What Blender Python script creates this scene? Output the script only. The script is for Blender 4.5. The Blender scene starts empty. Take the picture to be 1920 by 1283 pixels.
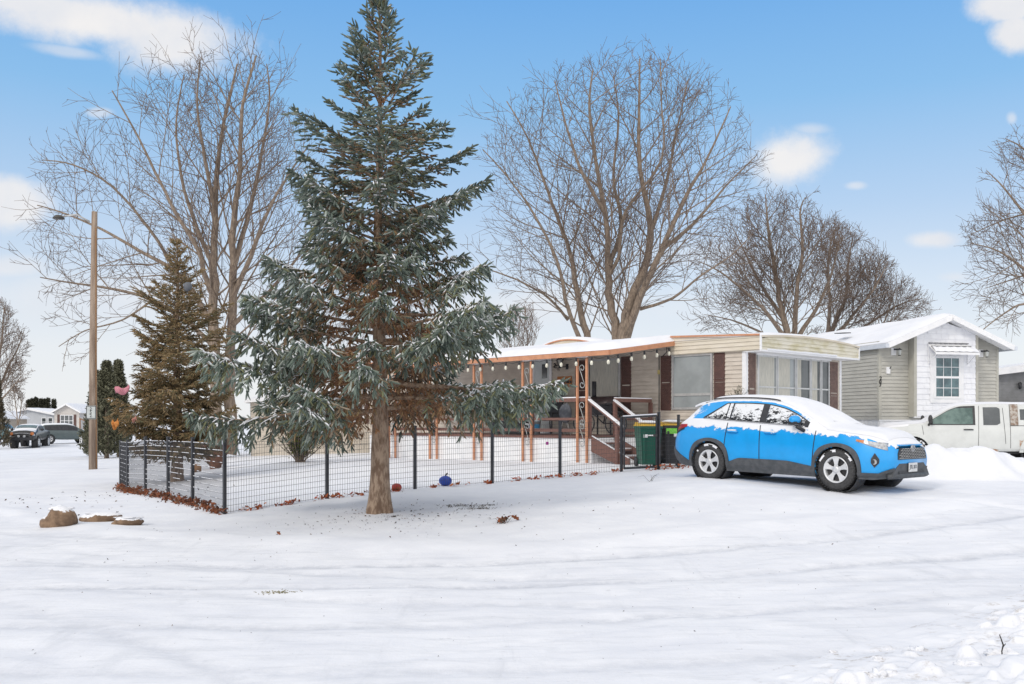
import bpy, math, random
import numpy as np
from mathutils import Matrix, Vector

# ------------------------------------------------------------------ camera, sky, sun, exposure
scene = bpy.context.scene
COL = scene.collection
F, CX, HY, CAMZ = 1800.0, 960.0, 790.0, 1.65      # focal length and horizon in photo pixels, eye height
cam_data = bpy.data.cameras.new("camera")
cam_data.sensor_width = 36.0
cam_data.lens = F / 1920.0 * 36.0
cam_data.shift_y = (HY - 641.5) / 1920.0
cam_data.clip_end = 3000.0
camera = bpy.data.objects.new("camera", cam_data)
camera.location = (0, 0, CAMZ)
camera.rotation_euler = (math.radians(90), 0, 0)
COL.objects.link(camera)
scene.camera = camera
scene.view_settings.view_transform = 'Standard'
scene.view_settings.look = 'None'
scene.view_settings.gamma = 1.0
scene.view_settings.exposure = 0.0
scene.view_settings.use_curve_mapping = False

SUN_EL, SUN_AZ = math.radians(34), math.radians(-140)   # azimuth from +Y towards +X: sun from the left, a little behind the camera

class NT:
    """small helper round a node tree"""
    def __init__(s, tree): s.t = tree; s.n = tree.nodes; s.l = tree.links
    def new(s, kind, **kw):
        nd = s.n.new(kind)
        for k, v in kw.items():
            if k in nd.inputs: s.put(nd.inputs[k], v)
            else: setattr(nd, k, v)
        return nd
    def put(s, sock, v):
        if isinstance(v, bpy.types.NodeSocket): s.l.new(v, sock)
        else:
            if isinstance(v, tuple) and len(v) == 3 and sock.type == 'RGBA': v = v + (1.0,)
            sock.default_value = v
    def math(s, op, a, b=None, c=None, clamp=False):
        nd = s.n.new('ShaderNodeMath'); nd.operation = op; nd.use_clamp = clamp
        s.put(nd.inputs[0], a)
        if b is not None: s.put(nd.inputs[1], b)
        if c is not None: s.put(nd.inputs[2], c)
        return nd.outputs[0]
    def mix(s, fac, a, b, blend='MIX'):
        nd = s.n.new('ShaderNodeMix'); nd.data_type = 'RGBA'; nd.blend_type = blend
        s.put(nd.inputs[0], fac); s.put(nd.inputs[6], a); s.put(nd.inputs[7], b)
        return nd.outputs[2]
    def step(s, v, lo, hi, smooth=True):
        nd = s.n.new('ShaderNodeMapRange'); nd.interpolation_type = 'SMOOTHSTEP' if smooth else 'LINEAR'
        s.put(nd.inputs[0], v); s.put(nd.inputs[1], lo); s.put(nd.inputs[2], hi)
        nd.inputs[3].default_value = 0; nd.inputs[4].default_value = 1
        return nd.outputs[0]
    def noise(s, vec, scale, detail=4, rough=.55, dist=0.0):
        nd = s.n.new('ShaderNodeTexNoise')
        if vec is not None: s.put(nd.inputs['Vector'], vec)
        nd.inputs['Scale'].default_value = scale; nd.inputs['Detail'].default_value = detail
        nd.inputs['Roughness'].default_value = rough; nd.inputs['Distortion'].default_value = dist
        return nd.outputs[0]
    def ramp(s, fac, stops):
        nd = s.n.new('ShaderNodeValToRGB'); s.put(nd.inputs[0], fac)
        e = nd.color_ramp.elements
        while len(e) < len(stops): e.new(1.0)
        for i, (p, c) in enumerate(stops): e[i].position = p; e[i].color = tuple(c) + (1.0,)
        return nd.outputs[0]

world = bpy.data.worlds.new("World"); scene.world = world; world.use_nodes = True
w = NT(world.node_tree); w.n.clear()
out = w.new('ShaderNodeOutputWorld')
sky = w.n.new('ShaderNodeTexSky'); sky.sky_type = 'NISHITA'; sky.sun_disc = False
sky.sun_elevation = SUN_EL; sky.sun_rotation = SUN_AZ; sky.air_density = 1.0; sky.dust_density = 0.6; sky.ozone_density = 1.0
tc = w.n.new('ShaderNodeTexCoord'); sep = w.n.new('ShaderNodeSeparateXYZ'); w.l.new(tc.outputs['Generated'], sep.inputs[0])
X, Y, Z = sep.outputs
yy = w.math('MAXIMUM', Y, 0.02)
U, V = w.math('DIVIDE', X, yy), w.math('DIVIDE', Z, yy)
skyc = w.mix(1.0, sky.outputs[0], (0.10, 0.10, 0.10), 'MULTIPLY')
# thin winter haze: clear blue higher up, almost white at the horizon
hz = w.ramp(w.math('MULTIPLY', Z, 2.0), [(0.0, (.95, .965, .99)), (.14, (.90, .935, .985)), (.27, (.74, .845, .98)), (.42, (.52, .71, .96)), (.62, (.29, .58, .94)), (.85, (.165, .45, .91)), (1.0, (.13, .39, .86))])
base = w.mix(0.88, skyc, hz)
warp = w.noise(tc.outputs['Generated'], 5.0, 6, .62)
warp2 = w.noise(tc.outputs['Generated'], 17.0, 6, .68)
wn = w.math('ADD', w.math('MULTIPLY', w.math('SUBTRACT', warp, .5), 1.9), w.math('MULTIPLY', w.math('SUBTRACT', warp2, .5), 1.5))
def cloud(px, py, a, b, shear=0.0, soft=.5, dens=1.0):
    u0, v0 = (px - CX) / F, (HY - py) / F
    du = w.math('SUBTRACT', U, u0); dv = w.math('SUBTRACT', w.math('SUBTRACT', V, v0), w.math('MULTIPLY', du, shear))
    r = w.math('SQRT', w.math('ADD', w.math('POWER', w.math('ABSOLUTE', w.math('DIVIDE', du, a / F)), 2.0), w.math('POWER', w.math('ABSOLUTE', w.math('DIVIDE', dv, b / F)), 2.0)))
    r = w.math('ADD', r, w.math('MULTIPLY', wn, .8))
    s = w.n.new('ShaderNodeMapRange'); s.interpolation_type = 'SMOOTHSTEP'; w.put(s.inputs[0], r)
    s.inputs[1].default_value = 1.0 + soft * .5; s.inputs[2].default_value = 1.0 - soft; s.inputs[3].default_value = 0; s.inputs[4].default_value = dens
    return s.outputs[0]
cl = None
for c in [(185, 34, 250, 50, -.20, .6, 1.0), (310, 72, 125, 70, -.15, .6, .97), (60, 0, 160, 40, -.2, .6, 1), (130, 97, 60, 10, -.15, .9, .5), (20, 382, 75, 42, 0, .6, .9), (185, 212, 22, 9, 0, .8, .6),
          (1478, 300, 78, 50, .12, .6, .95), (1520, 243, 34, 11, 0, .9, .45), (1890, 15, 70, 32, 0, .5, 1), (1905, 62, 48, 42, 0, .5, 1), (1755, 450, 46, 16, 0, .7, .85), (1605, 348, 18, 7, 0, .9, .5),
          (1790, 520, 34, 10, 0, .9, .5), (20, 500, 60, 18, 0, .9, .6), (1897, 222, 9, 11, 0, .8, .5), (1000, 575, 300, 40, 0, .9, .5), (250, 560, 260, 50, 0, .9, .5), (1330, 480, 160, 30, 0, .9, .35)]:
    k = cloud(*c); cl = k if cl is None else w.math('MAXIMUM', cl, k)
front = w.step(Y, 0.02, .12)
cl = w.math('MULTIPLY', cl, front)
shade = w.mix(w.step(w.noise(tc.outputs['Generated'], 9.0, 5, .6), .35, .7), (.82, .84, .89), (.95, .93, .92))
base = w.mix(cl, base, shade)
# deck: unseen white sky added overhead and behind the camera as fill light
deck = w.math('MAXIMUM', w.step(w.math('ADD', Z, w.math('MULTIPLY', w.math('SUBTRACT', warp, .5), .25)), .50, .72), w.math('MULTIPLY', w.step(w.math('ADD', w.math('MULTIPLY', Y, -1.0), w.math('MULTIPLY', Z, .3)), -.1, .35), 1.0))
fillc = w.mix(w.noise(tc.outputs['Generated'], 3.0, 5, .6), (.86, .86, .88), (1.0, .98, .97))
fillc = w.mix(w.step(Y, .1, -.7), fillc, (1.34, 1.32, 1.31)); base = w.mix(deck, base, fillc)  # extra brightness added behind the camera to lift camera-facing walls
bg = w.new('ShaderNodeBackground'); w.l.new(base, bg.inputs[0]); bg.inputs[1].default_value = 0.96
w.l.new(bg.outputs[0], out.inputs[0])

sl = bpy.data.lights.new("sun", 'SUN'); sl.energy = 1.15; sl.angle = math.radians(10); sl.color = (1.0, .93, .84)
sun = bpy.data.objects.new("sun", sl); COL.objects.link(sun)
sd = Vector((math.sin(SUN_AZ) * math.cos(SUN_EL), math.cos(SUN_AZ) * math.cos(SUN_EL), math.sin(SUN_EL)))
sun.rotation_euler = sd.to_track_quat('Z', 'Y').to_euler(); sun.location = (0, 0, 30)

# ------------------------------------------------------------------ helpers
rnd = random.Random(7)
rng = np.random.default_rng(7)
def P(px, py, Z): return Vector(((px - CX) / F * Z, Z, CAMZ + (HY - py) / F * Z))
def lerp(a, b, t): return a + (b - a) * t
def sst(x, a, b):
    t = np.clip((x - a) / (b - a), 0, 1); return t * t * (3 - 2 * t)

def vnoise(x, y, seed=0):
    """smooth 2-D value noise, vectorised"""
    xi, yi = np.floor(x), np.floor(y); fx, fy = x - xi, y - yi
    fx = fx * fx * (3 - 2 * fx); fy = fy * fy * (3 - 2 * fy)
    def h(a, b):
        n = np.sin(a * 127.1 + b * 311.7 + seed * 74.7) * 43758.5453
        return n - np.floor(n)
    return (h(xi, yi) * (1 - fx) + h(xi + 1, yi) * fx) * (1 - fy) + (h(xi, yi + 1) * (1 - fx) + h(xi + 1, yi + 1) * fx) * fy - .5
def fbm(x, y, oct=4, seed=0):
    s = 0; a = 1
    for i in range(oct): s = s + a * vnoise(x * 2 ** i, y * 2 ** i, seed + i); a *= .5
    return s

class MB:
    """collects geometry, then links it as ONE mesh object"""
    def __init__(s): s.v = []; s.f = []; s.sm = []; s.mi = []; s.cur = 0
    def add(s, vs, fs, smooth=False):
        o = len(s.v); s.v.extend([tuple(p) for p in vs])
        for f in fs: s.f.append(tuple(i + o for i in f)); s.sm.append(smooth); s.mi.append(s.cur)
    def box(s, c, d, M=None, taper=1.0):
        hx, hy, hz = d[0] / 2, d[1] / 2, d[2] / 2
        vs = [Vector((x * (taper if z > 0 else 1), y * (taper if z > 0 else 1), z)) for z in (-hz, hz) for x, y in ((-hx, -hy), (hx, -hy), (hx, hy), (-hx, hy))]
        if M is not None: vs = [M @ p for p in vs]
        vs = [p + Vector(c) for p in vs]
        s.add(vs, [(3, 2, 1, 0), (4, 5, 6, 7), (0, 1, 5, 4), (1, 2, 6, 5), (2, 3, 7, 6), (3, 0, 4, 7)])
    def bb(s, x0, x1, y0, y1, z0, z1): s.box(((x0 + x1) / 2, (y0 + y1) / 2, (z0 + z1) / 2), (abs(x1 - x0), abs(y1 - y0), abs(z1 - z0)))
    def beam(s, a, b, wd, ht, up=(0, 0, 1)):
        a, b = Vector(a), Vector(b); d = (b - a); L = d.length; d.normalize()
        u = Vector(up); r = d.cross(u)
        if r.length < 1e-4: u = Vector((1, 0, 0)); r = d.cross(u)
        r.normalize(); u = r.cross(d)
        vs = [p + r * (sx * wd / 2) + u * (sy * ht / 2) for p in (a, b) for sx, sy in ((-1, -1), (1, -1), (1, 1), (-1, 1))]
        s.add(vs, [(0, 1, 2, 3), (7, 6, 5, 4), (1, 0, 4, 5), (2, 1, 5, 6), (3, 2, 6, 7), (0, 3, 7, 4)])
    def tube(s, pts, rad, k=6, caps=True, smooth=True, twist=None):
        pts = [Vector(p) for p in pts]; n = len(pts)
        if not hasattr(rad, '__len__'): rad = [rad] * n
        d = [(pts[min(i + 1, n - 1)] - pts[max(i - 1, 0)]).normalized() for i in range(n)]
        r = d[0].cross(Vector((0, 0, 1)))
        if r.length < .1: r = d[0].cross(Vector((1, 0, 0)))
        r.normalize(); vs = []
        for i in range(n):
            r = (r - d[i] * r.dot(d[i])); r = r.normalized() if r.length > 1e-6 else Vector((1, 0, 0))
            q = d[i].cross(r)
            for j in range(k):
                a = 2 * math.pi * j / k; vs.append(pts[i] + (r * math.cos(a) + q * math.sin(a)) * rad[i])
        fs = [(i * k + j, i * k + (j + 1) % k, (i + 1) * k + (j + 1) % k, (i + 1) * k + j) for i in range(n - 1) for j in range(k)]
        if caps: fs += [tuple(range(k - 1, -1, -1)), tuple((n - 1) * k + j for j in range(k))]
        s.add(vs, fs, smooth)
    def lathe(s, prof, k=24, axis='z', c=(0, 0, 0), smooth=True, closed=False):
        vs = []
        for r, h in prof:
            for j in range(k):
                a = 2 * math.pi * j / k; p = (r * math.cos(a), r * math.sin(a), h)
                if axis == 'y': p = (p[0], p[2], p[1])
                if axis == 'x': p = (p[2], p[0], p[1])
                vs.append(Vector(p) + Vector(c))
        n = len(prof); m = n if closed else n - 1
        fs = [(i * k + j, i * k + (j + 1) % k, ((i + 1) % n) * k + (j + 1) % k, ((i + 1) % n) * k + j) for i in range(m) for j in range(k)]
        s.add(vs, fs, smooth)
    def prism(s, poly, origin, ux, uy, depth, side=None):
        """flat outline (list of 2-D points) extruded by the vector depth"""
        o, ux, uy, dp = Vector(origin), Vector(ux), Vector(uy), Vector(depth); n = len(poly)
        vs = [o + ux * a + uy * b for a, b in poly]; vs += [p + dp for p in vs]
        s.add(vs, [tuple(range(n)), tuple(range(2 * n - 1, n - 1, -1))] + [((i + 1) % n, i, i + n, (i + 1) % n + n) for i in range(n)])
    def blob(s, c, r, seed=0, amp=.2, seg=12, rings=8, fr=1.5, flat=None):
        rr = random.Random(seed); ox, oy = rr.uniform(0, 50), rr.uniform(0, 50); vs = []
        for i in range(rings + 1):
            th = math.pi * i / rings
            for j in range(seg):
                ph = 2 * math.pi * j / seg
                n = Vector((math.sin(th) * math.cos(ph), math.sin(th) * math.sin(ph), math.cos(th)))
                k = 1 + amp * 2 * float(vnoise(np.array(n.x * fr + ox + n.z), np.array(n.y * fr + oy - n.z * .7), seed)) + amp * float(vnoise(np.array(n.x * fr * 2.3 + ox + n.z * 2), np.array(n.y * fr * 2.3 + oy), seed + 3))
                vs.append(Vector((n.x * r[0] * k, n.y * r[1] * k, n.z * r[2] * k)) + Vector(c))
        s.add(vs, [(i * seg + j, (i + 1) * seg + j, (i + 1) * seg + (j + 1) % seg, i * seg + (j + 1) % seg) for i in range(rings) for j in range(seg)], True)
    def build(s, name, mat, parent=None, loc=None, world=False):
        me = bpy.data.meshes.new(name)
        vs = s.v
        if world and parent is not None:
            Mi = RM[parent.name].inverted(); vs = [Mi @ Vector(p) for p in vs]
        elif loc is not None and parent is None:
            L = Vector(loc); vs = [Vector(p) - L for p in vs]
        me.from_pydata([tuple(p) for p in vs], [], s.f)
        mats = mat if isinstance(mat, (list, tuple)) else [mat]
        for m in mats: me.materials.append(m)
        me.polygons.foreach_set('use_smooth', s.sm)
        if len(mats) > 1: me.polygons.foreach_set('material_index', s.mi)
        me.update()
        o = bpy.data.objects.new(name, me); COL.objects.link(o)
        if parent is not None: o.parent = parent
        elif loc is not None: o.location = loc
        return o

def npmesh(name, verts, faces, mat, parent=None, loc=None, attr=None, smooth=False, world=True):
    """verts (n,3), faces (m,k) arrays -> object"""
    verts = np.asarray(verts, dtype=np.float64); faces = np.asarray(faces, dtype=np.int32)
    if parent is not None and world:
        Mi = np.array(RM[parent.name].inverted()); verts = verts @ Mi[:3, :3].T + Mi[:3, 3]
    elif loc is not None: verts = verts - np.array(loc)
    me = bpy.data.meshes.new(name); k = faces.shape[1]
    me.vertices.add(len(verts)); me.vertices.foreach_set('co', verts.astype(np.float32).ravel())
    me.loops.add(faces.size); me.loops.foreach_set('vertex_index', faces.ravel())
    me.polygons.add(len(faces)); me.polygons.foreach_set('loop_start', np.arange(0, faces.size, k, dtype=np.int32))
    me.polygons.foreach_set('use_smooth', np.full(len(faces), smooth))
    if attr is not None:
        a = me.color_attributes.new('tint', 'FLOAT_COLOR', 'POINT')
        c = np.ones((len(verts), 4), dtype=np.float32); c[:, :attr.shape[1]] = attr; a.data.foreach_set('color', c.ravel())
    me.materials.append(mat); me.update(calc_edges=True); me.validate()
    o = bpy.data.objects.new(name, me); COL.objects.link(o)
    if parent is not None: o.parent = parent
    elif loc is not None: o.location = loc
    return o

RM = {}
def tag(o, label=None, cat=None, group=None, kind=None):
    if label: o['label'] = label
    if cat: o['category'] = cat
    if group: o['group'] = group
    if kind: o['kind'] = kind
    return o
def empty(name, loc, label=None, cat=None, group=None, rz=0.0, tilt=None):
    o = bpy.data.objects.new(name, None); COL.objects.link(o); o.empty_display_size = .1
    M = Matrix.Translation(Vector(loc)) @ Matrix.Rotation(rz, 4, 'Z')
    if tilt is not None: M = M @ tilt
    o.matrix_world = M; o.location = M.to_translation(); o.rotation_euler = M.to_euler(); RM[o.name] = M
    return tag(o, label, cat, group)
def sub(name, parent, loc=(0, 0, 0)):
    o = bpy.data.objects.new(name, None); COL.objects.link(o); o.parent = parent; o.location = loc; return o
def copy_tree(o, parent=None):
    c = o.copy(); COL.objects.link(c)
    if parent is not None: c.parent = parent
    for ch in [q for q in bpy.data.objects if q.parent == o and q is not c]: copy_tree(ch, c)
    return c
def text(name, body, size, M, mat, parent, ext=.006, bold=0.0):
    cu = bpy.data.curves.new(name, 'FONT'); cu.body = body; cu.size = size; cu.extrude = ext; cu.offset = bold
    cu.align_x = 'CENTER'; cu.align_y = 'CENTER'; cu.materials.append(mat)
    tmp = bpy.data.objects.new(name + '_curve', cu); me = bpy.data.meshes.new_from_object(tmp); bpy.data.objects.remove(tmp); me.name = name
    o = bpy.data.objects.new(name, me); COL.objects.link(o); o.parent = parent
    o.location = M.to_translation(); o.rotation_euler = M.to_euler(); return o

# ------------------------------------------------------------------ materials
def mat(name, col, col2=None, rough=.7, scale=6.0, metal=0.0, bump=0.0, bscale=40.0, stretch=(1, 1, 1), spec=.5, lo=.35, hi=.65, coat=0.0):
    m = bpy.data.materials.new(name); m.use_nodes = True; t = NT(m.node_tree); b = t.n['Principled BSDF']
    b.inputs['Roughness'].default_value = rough; b.inputs['Metallic'].default_value = metal
    b.inputs['Specular IOR Level'].default_value = spec; b.inputs['Coat Weight'].default_value = coat
    tc = t.n.new('ShaderNodeTexCoord'); mp = t.n.new('ShaderNodeMapping'); t.l.new(tc.outputs['Object'], mp.inputs[0]); mp.inputs[3].default_value = stretch
    if col2 is None: col2 = tuple(c * .86 for c in col)
    n = t.noise(mp.outputs[0], scale, 5, .6)
    t.put(b.inputs['Base Color'], t.mix(t.step(n, lo, hi), col, col2))
    if bump:
        bp = t.n.new('ShaderNodeBump'); bp.inputs['Strength'].default_value = bump; bp.inputs['Distance'].default_value = .02
        t.put(bp.inputs['Height'], t.noise(mp.outputs[0], bscale, 4, .6)); t.l.new(bp.outputs[0], b.inputs['Normal'])
    return m
def tintmat(name, rough=.75, scale=30, trans=0.0):
    m = bpy.data.materials.new(name); m.use_nodes = True; t = NT(m.node_tree); b = t.n['Principled BSDF']
    a = t.n.new('ShaderNodeAttribute'); a.attribute_name = 'tint'
    t.l.new(a.outputs['Color'], b.inputs['Base Color']); b.inputs['Roughness'].default_value = rough
    b.inputs['Specular IOR Level'].default_value = .25
    return m

def snowmat(name, tracks=0.0, dirt=0.0):
    m = bpy.data.materials.new(name); m.use_nodes = True; t = NT(m.node_tree); b = t.n['Principled BSDF']
    b.inputs['Roughness'].default_value = .85; b.inputs['Specular IOR Level'].default_value = .2
    ge = t.n.new('ShaderNodeNewGeometry'); pos = ge.outputs['Position']
    c = t.mix(t.step(t.noise(pos, .8, 7, .66), .3, .7), (.82, .83, .86), (.735, .75, .795))
    if dirt:
        c = t.mix(t.math('MULTIPLY', t.math('MULTIPLY', t.step(t.noise(pos, 9, 6, .7), .50, .70), t.step(t.noise(pos, 1.6, 3, .6), .42, .60)), dirt), c, (.40, .36, .32))
    if tracks:
        at = t.n.new('ShaderNodeAttribute'); at.attribute_name = 'tint'; asep = t.n.new('ShaderNodeSeparateXYZ'); t.l.new(at.outputs['Vector'], asep.inputs[0])
        tk = t.math('MULTIPLY', asep.outputs[0], t.step(t.noise(pos, 5, 7, .72), .25, .70)); c = t.mix(t.math('MULTIPLY', tk, .95), c, (.50, .52, .57))
    h1 = t.noise(pos, 2.2, 6, .62); h2 = t.noise(pos, 24, 4, .6)
    h = t.math('ADD', t.math('MULTIPLY', h1, 1.0), t.math('MULTIPLY', h2, .17))
    if tracks:
        mp = t.n.new('ShaderNodeMapping'); t.l.new(pos, mp.inputs[0]); mp.inputs[3].default_value = (.45, 2.6, 1); mp.inputs[2].default_value = (0, 0, math.radians(-14))
        st = t.noise(mp.outputs[0], 2.6, 9, .74, .35)
        mp2 = t.n.new('ShaderNodeMapping'); t.l.new(pos, mp2.inputs[0]); mp2.inputs[3].default_value = (1.2, .22, 1); mp2.inputs[2].default_value = (0, 0, math.radians(24))
        st2 = t.noise(mp2.outputs[0], 2.6, 8, .68, .5)
        c = t.mix(t.math('MULTIPLY', t.step(st, .46, .72), tracks), c, (.60, .62, .66))
        c = t.mix(t.math('MULTIPLY', t.step(st2, .54, .76), tracks * .8), c, (.58, .60, .64))
        fl = t.math('MULTIPLY', t.step(t.noise(pos, 7.0, 7, .72), .60, .70), t.step(st, .42, .60))
        c = t.mix(t.math('MULTIPLY', fl, .55), c, (.42, .43, .45))
        h = t.math('ADD', h, t.math('MULTIPLY', t.math('ADD', st, st2), .5))
    t.put(b.inputs['Base Color'], c)
    bp = t.n.new('ShaderNodeBump'); bp.inputs['Strength'].default_value = .35; bp.inputs['Distance'].default_value = .035
    t.put(bp.inputs['Height'], h); t.l.new(bp.outputs[0], b.inputs['Normal'])
    return m
M_snow = snowmat('snow'); M_road = snowmat('road_snow', .62); M_dirtysnow = snowmat('ploughed_snow', 0, .9)
M_black = mat('black_metal', (.018, .019, .024), (.035, .036, .042), .45, 8)
M_dark = mat('dark_plastic', (.03, .03, .033), (.05, .05, .052), .6, 12)
M_white = mat('white_paint', (.84, .84, .85), (.77, .78, .80), .55, 3)
M_cream = mat('cream_siding', (.62, .555, .48), (.53, .47, .40), .6, 2.2, bump=.1, stretch=(1, 1, 3))
M_beige = mat('pale_siding', (.68, .62, .52), (.60, .54, .43), .6, 1.5, stretch=(1, 1, 4))
M_stain = mat('stained_siding', (.72, .68, .57), (.56, .51, .33), .6, 1.6, stretch=(1, 1, 3), lo=.4, hi=.7)
M_gray = mat('grey_siding', (.49, .48, .435), (.43, .42, .38), .6, 2.0, stretch=(1, 1, 3))
M_brown = mat('brown_shutter', (.115, .055, .045), (.085, .042, .035), .6, 8)
M_deck = mat('painted_deck_wood', (.21, .105, .085), (.15, .08, .065), .75, 9, bump=.3, stretch=(1, 1, 5))
M_orange = mat('copper_paint', (.60, .29, .16), (.50, .23, .13), .5, 5)
M_glass = mat('window_glass', (.05, .06, .065), (.10, .11, .115), .08, 1.2, spec=.8)
M_glassg = mat('grey_window_glass', (.26, .285, .29), (.33, .36, .37), .12, 1.0, spec=.7)
M_teal = mat('teal_window_glass', (.045, .09, .11), (.10, .18, .20), .1, 3, spec=.7)
M_curtain = mat('curtain', (.60, .58, .51), (.40, .40, .36), .85, 6, stretch=(14, 14, .6))
M_metal = mat('window_aluminium', (.50, .50, .49), (.40, .40, .40), .4, 6, metal=.3)
M_wood = mat('weathered_pole', (.38, .30, .235), (.22, .16, .12), .85, 3, bump=.5, bscale=30, stretch=(3, 3, .25))
M_bark = mat('grey_brown_bark', (.30, .235, .18), (.17, .13, .10), .9, 8, bump=.6, bscale=20, stretch=(2, 2, .5))
M_twig = mat('twig_bark', (.19, .14, .11), (.12, .088, .07), .9, 4)
M_spruceb = mat('spruce_bark', (.36, .27, .20), (.17, .11, .075), .95, 11, bump=.9, bscale=26, stretch=(1.6, 1.6, .5), lo=.38, hi=.62)
M_rock = mat('brown_rock', (.27, .18, .115), (.14, .09, .058), .9, 7, bump=.9, bscale=14)
t_ = NT(M_rock.node_tree); ge_ = t_.n.new('ShaderNodeNewGeometry'); sz_ = t_.n.new('ShaderNodeSeparateXYZ'); t_.l.new(ge_.outputs['Normal'], sz_.inputs[0])
k_ = t_.step(t_.math('ADD', sz_.outputs[2], t_.math('MULTIPLY', t_.math('SUBTRACT', t_.noise(ge_.outputs['Position'], 11, 6, .7), .5), 1.1)), .66, .74)
bs_ = t_.n['Principled BSDF']; t_.put(bs_.inputs['Base Color'], t_.mix(k_, bs_.inputs['Base Color'].links[0].from_socket, (.80, .81, .845)))
M_leaf = tintmat('leaf_tints'); M_needle = tintmat('needle_tints', .7)
# ------------------------------------------------------------------ terrain
CP = np.array([(0, 3, 0), (-5, 4, 0), (5, 4, .02), (0, 6, 0), (-4, 7, 0), (4, 8, .03), (0, 9, 0), (-5, 10, 0), (6, 11, .12), (0, 12, .04), (-8, 12, 0), (3, 13, .16), (9, 14, .32),
    (-2.1, 15.2, .15), (-4.85, 16.2, .07), (-3.4, 17.7, .22), (-.5, 16, .22), (1.05, 21, .43), (2.55, 22.1, .50), (1.8, 25.7, .52), (4.7, 26, .52), (6.2, 25.3, .52), (5.8, 16.8, .43), (3.85, 18.6, .52), (2.2, 16.2, .33), (8, 19, .46), (5, 21, .52),
    (-5.95, 17.85, .07), (-8, 20.9, .03), (-9.9, 24.4, -.04), (-7.6, 16.1, .02), (-14.4, 33, 0), (-10, 30, .05), (-12, 20, 0), (-20, 30, -.05), (-37, 74, -.4), (-36, 78, -.18), (-30, 60, -.25), (-22, 45, -.15), (-45, 90, -.2), (-30, 90, -.1),
    (12, 26, .45), (12, 31, .60), (17, 31, .65), (17, 26, .45), (12, 22, .42), (-8, 30, .28), (-6, 38, .38), (0, 35, .5), (-12, 42, .2), (8, 40, .6), (20, 45, .6), (-60, 60, -.2), (-60, 20, 0), (60, 20, .4), (60, 60, .4), (0, -20, 0), (-40, -20, 0), (40, -20, 0),
    (0, 80, .3), (0, 150, 0), (-150, 150, 0), (150, 150, 0), (-150, 0, 0), (150, 0, 0), (0, 600, -1), (-400, 400, -1), (400, 400, -1), (-400, -20, -1), (400, -20, -1)], dtype=float)
_C = 1.5
def _phi(r2): return np.sqrt(r2 + _C * _C)
_d2 = ((CP[:, None, :2] - CP[None, :, :2]) ** 2).sum(-1)
_A = np.zeros((len(CP) + 3, len(CP) + 3)); _n = len(CP)
_A[:_n, :_n] = _phi(_d2) - np.eye(_n) * .04; _A[:_n, _n] = 1; _A[_n, :_n] = 1; _A[:_n, _n + 1:] = CP[:, :2]; _A[_n + 1:, :_n] = CP[:, :2].T
_W = np.linalg.solve(_A, np.concatenate([CP[:, 2], [0, 0, 0]]))
def g0(x, y):
    x = np.asarray(x, float); y = np.asarray(y, float); r = _W[_n] + _W[_n + 1] * x + _W[_n + 2] * y
    for i in range(_n): r = r + _W[i] * _phi((x - CP[i, 0]) ** 2 + (y - CP[i, 1]) ** 2)
    return np.clip(r, -1.2, .75)
EX = np.array([-9.3, -7, -5, -1.7, .5, 3, 6, 9, 14, 40]); EY = np.array([17.0, 14.6, 13.2, 11.8, 11.6, 12.6, 14.0, 15.8, 20, 34])
LY = np.array([-50, 17, 20, 30, 45, 80, 200]); LX = np.array([-9.3, -9.3, -11.2, -16.5, -21, -31, -60])
def is_road(x, y):
    e = np.interp(x, EX, EY); l = np.interp(y, LY, LX)
    return ((x >= -9.3) & (y < e)) | ((x < l) & (x > l - 14) & (x < -9.29)) | ((x < -9.3) & (y < 17))
CAR = (5.40, 18.42); CARA = math.radians(-47.5)       # blue car: centre and heading
def track_field(x, y):
    '''0..1 where tyres have pressed the snow: long bends through the corner and into the driveway'''
    f = np.zeros_like(x + y)
    for xc, yc, R, a in ((-3, 31, 21.6, 1), (-3, 31, 20.1, 1), (-3, 31, 23.3, .7), (-3, 31, 24.8, .7), (-16, -7, 17.2, 1), (-16, -7, 15.6, 1), (-16, -7, 19.4, .6), (5, 44, 35.8, .5), (5, 44, 34.3, .5), (-2, 25.5, 12.6, .6), (-2, 25.5, 11.1, .5)):
        d = np.sqrt((x - xc) ** 2 + (y - yc) ** 2) - R + .18 * vnoise(x * .35, y * .35, int(R)) + .05 * vnoise(x * 2, y * 2, 3)
        f = np.maximum(f, a * np.exp(-(d / .13) ** 2) * (.55 + .9 * np.clip(vnoise(x * .5, y * .5, 40 + int(R)) + .4, 0, .5)))
    return f * is_road(x, y)
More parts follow.
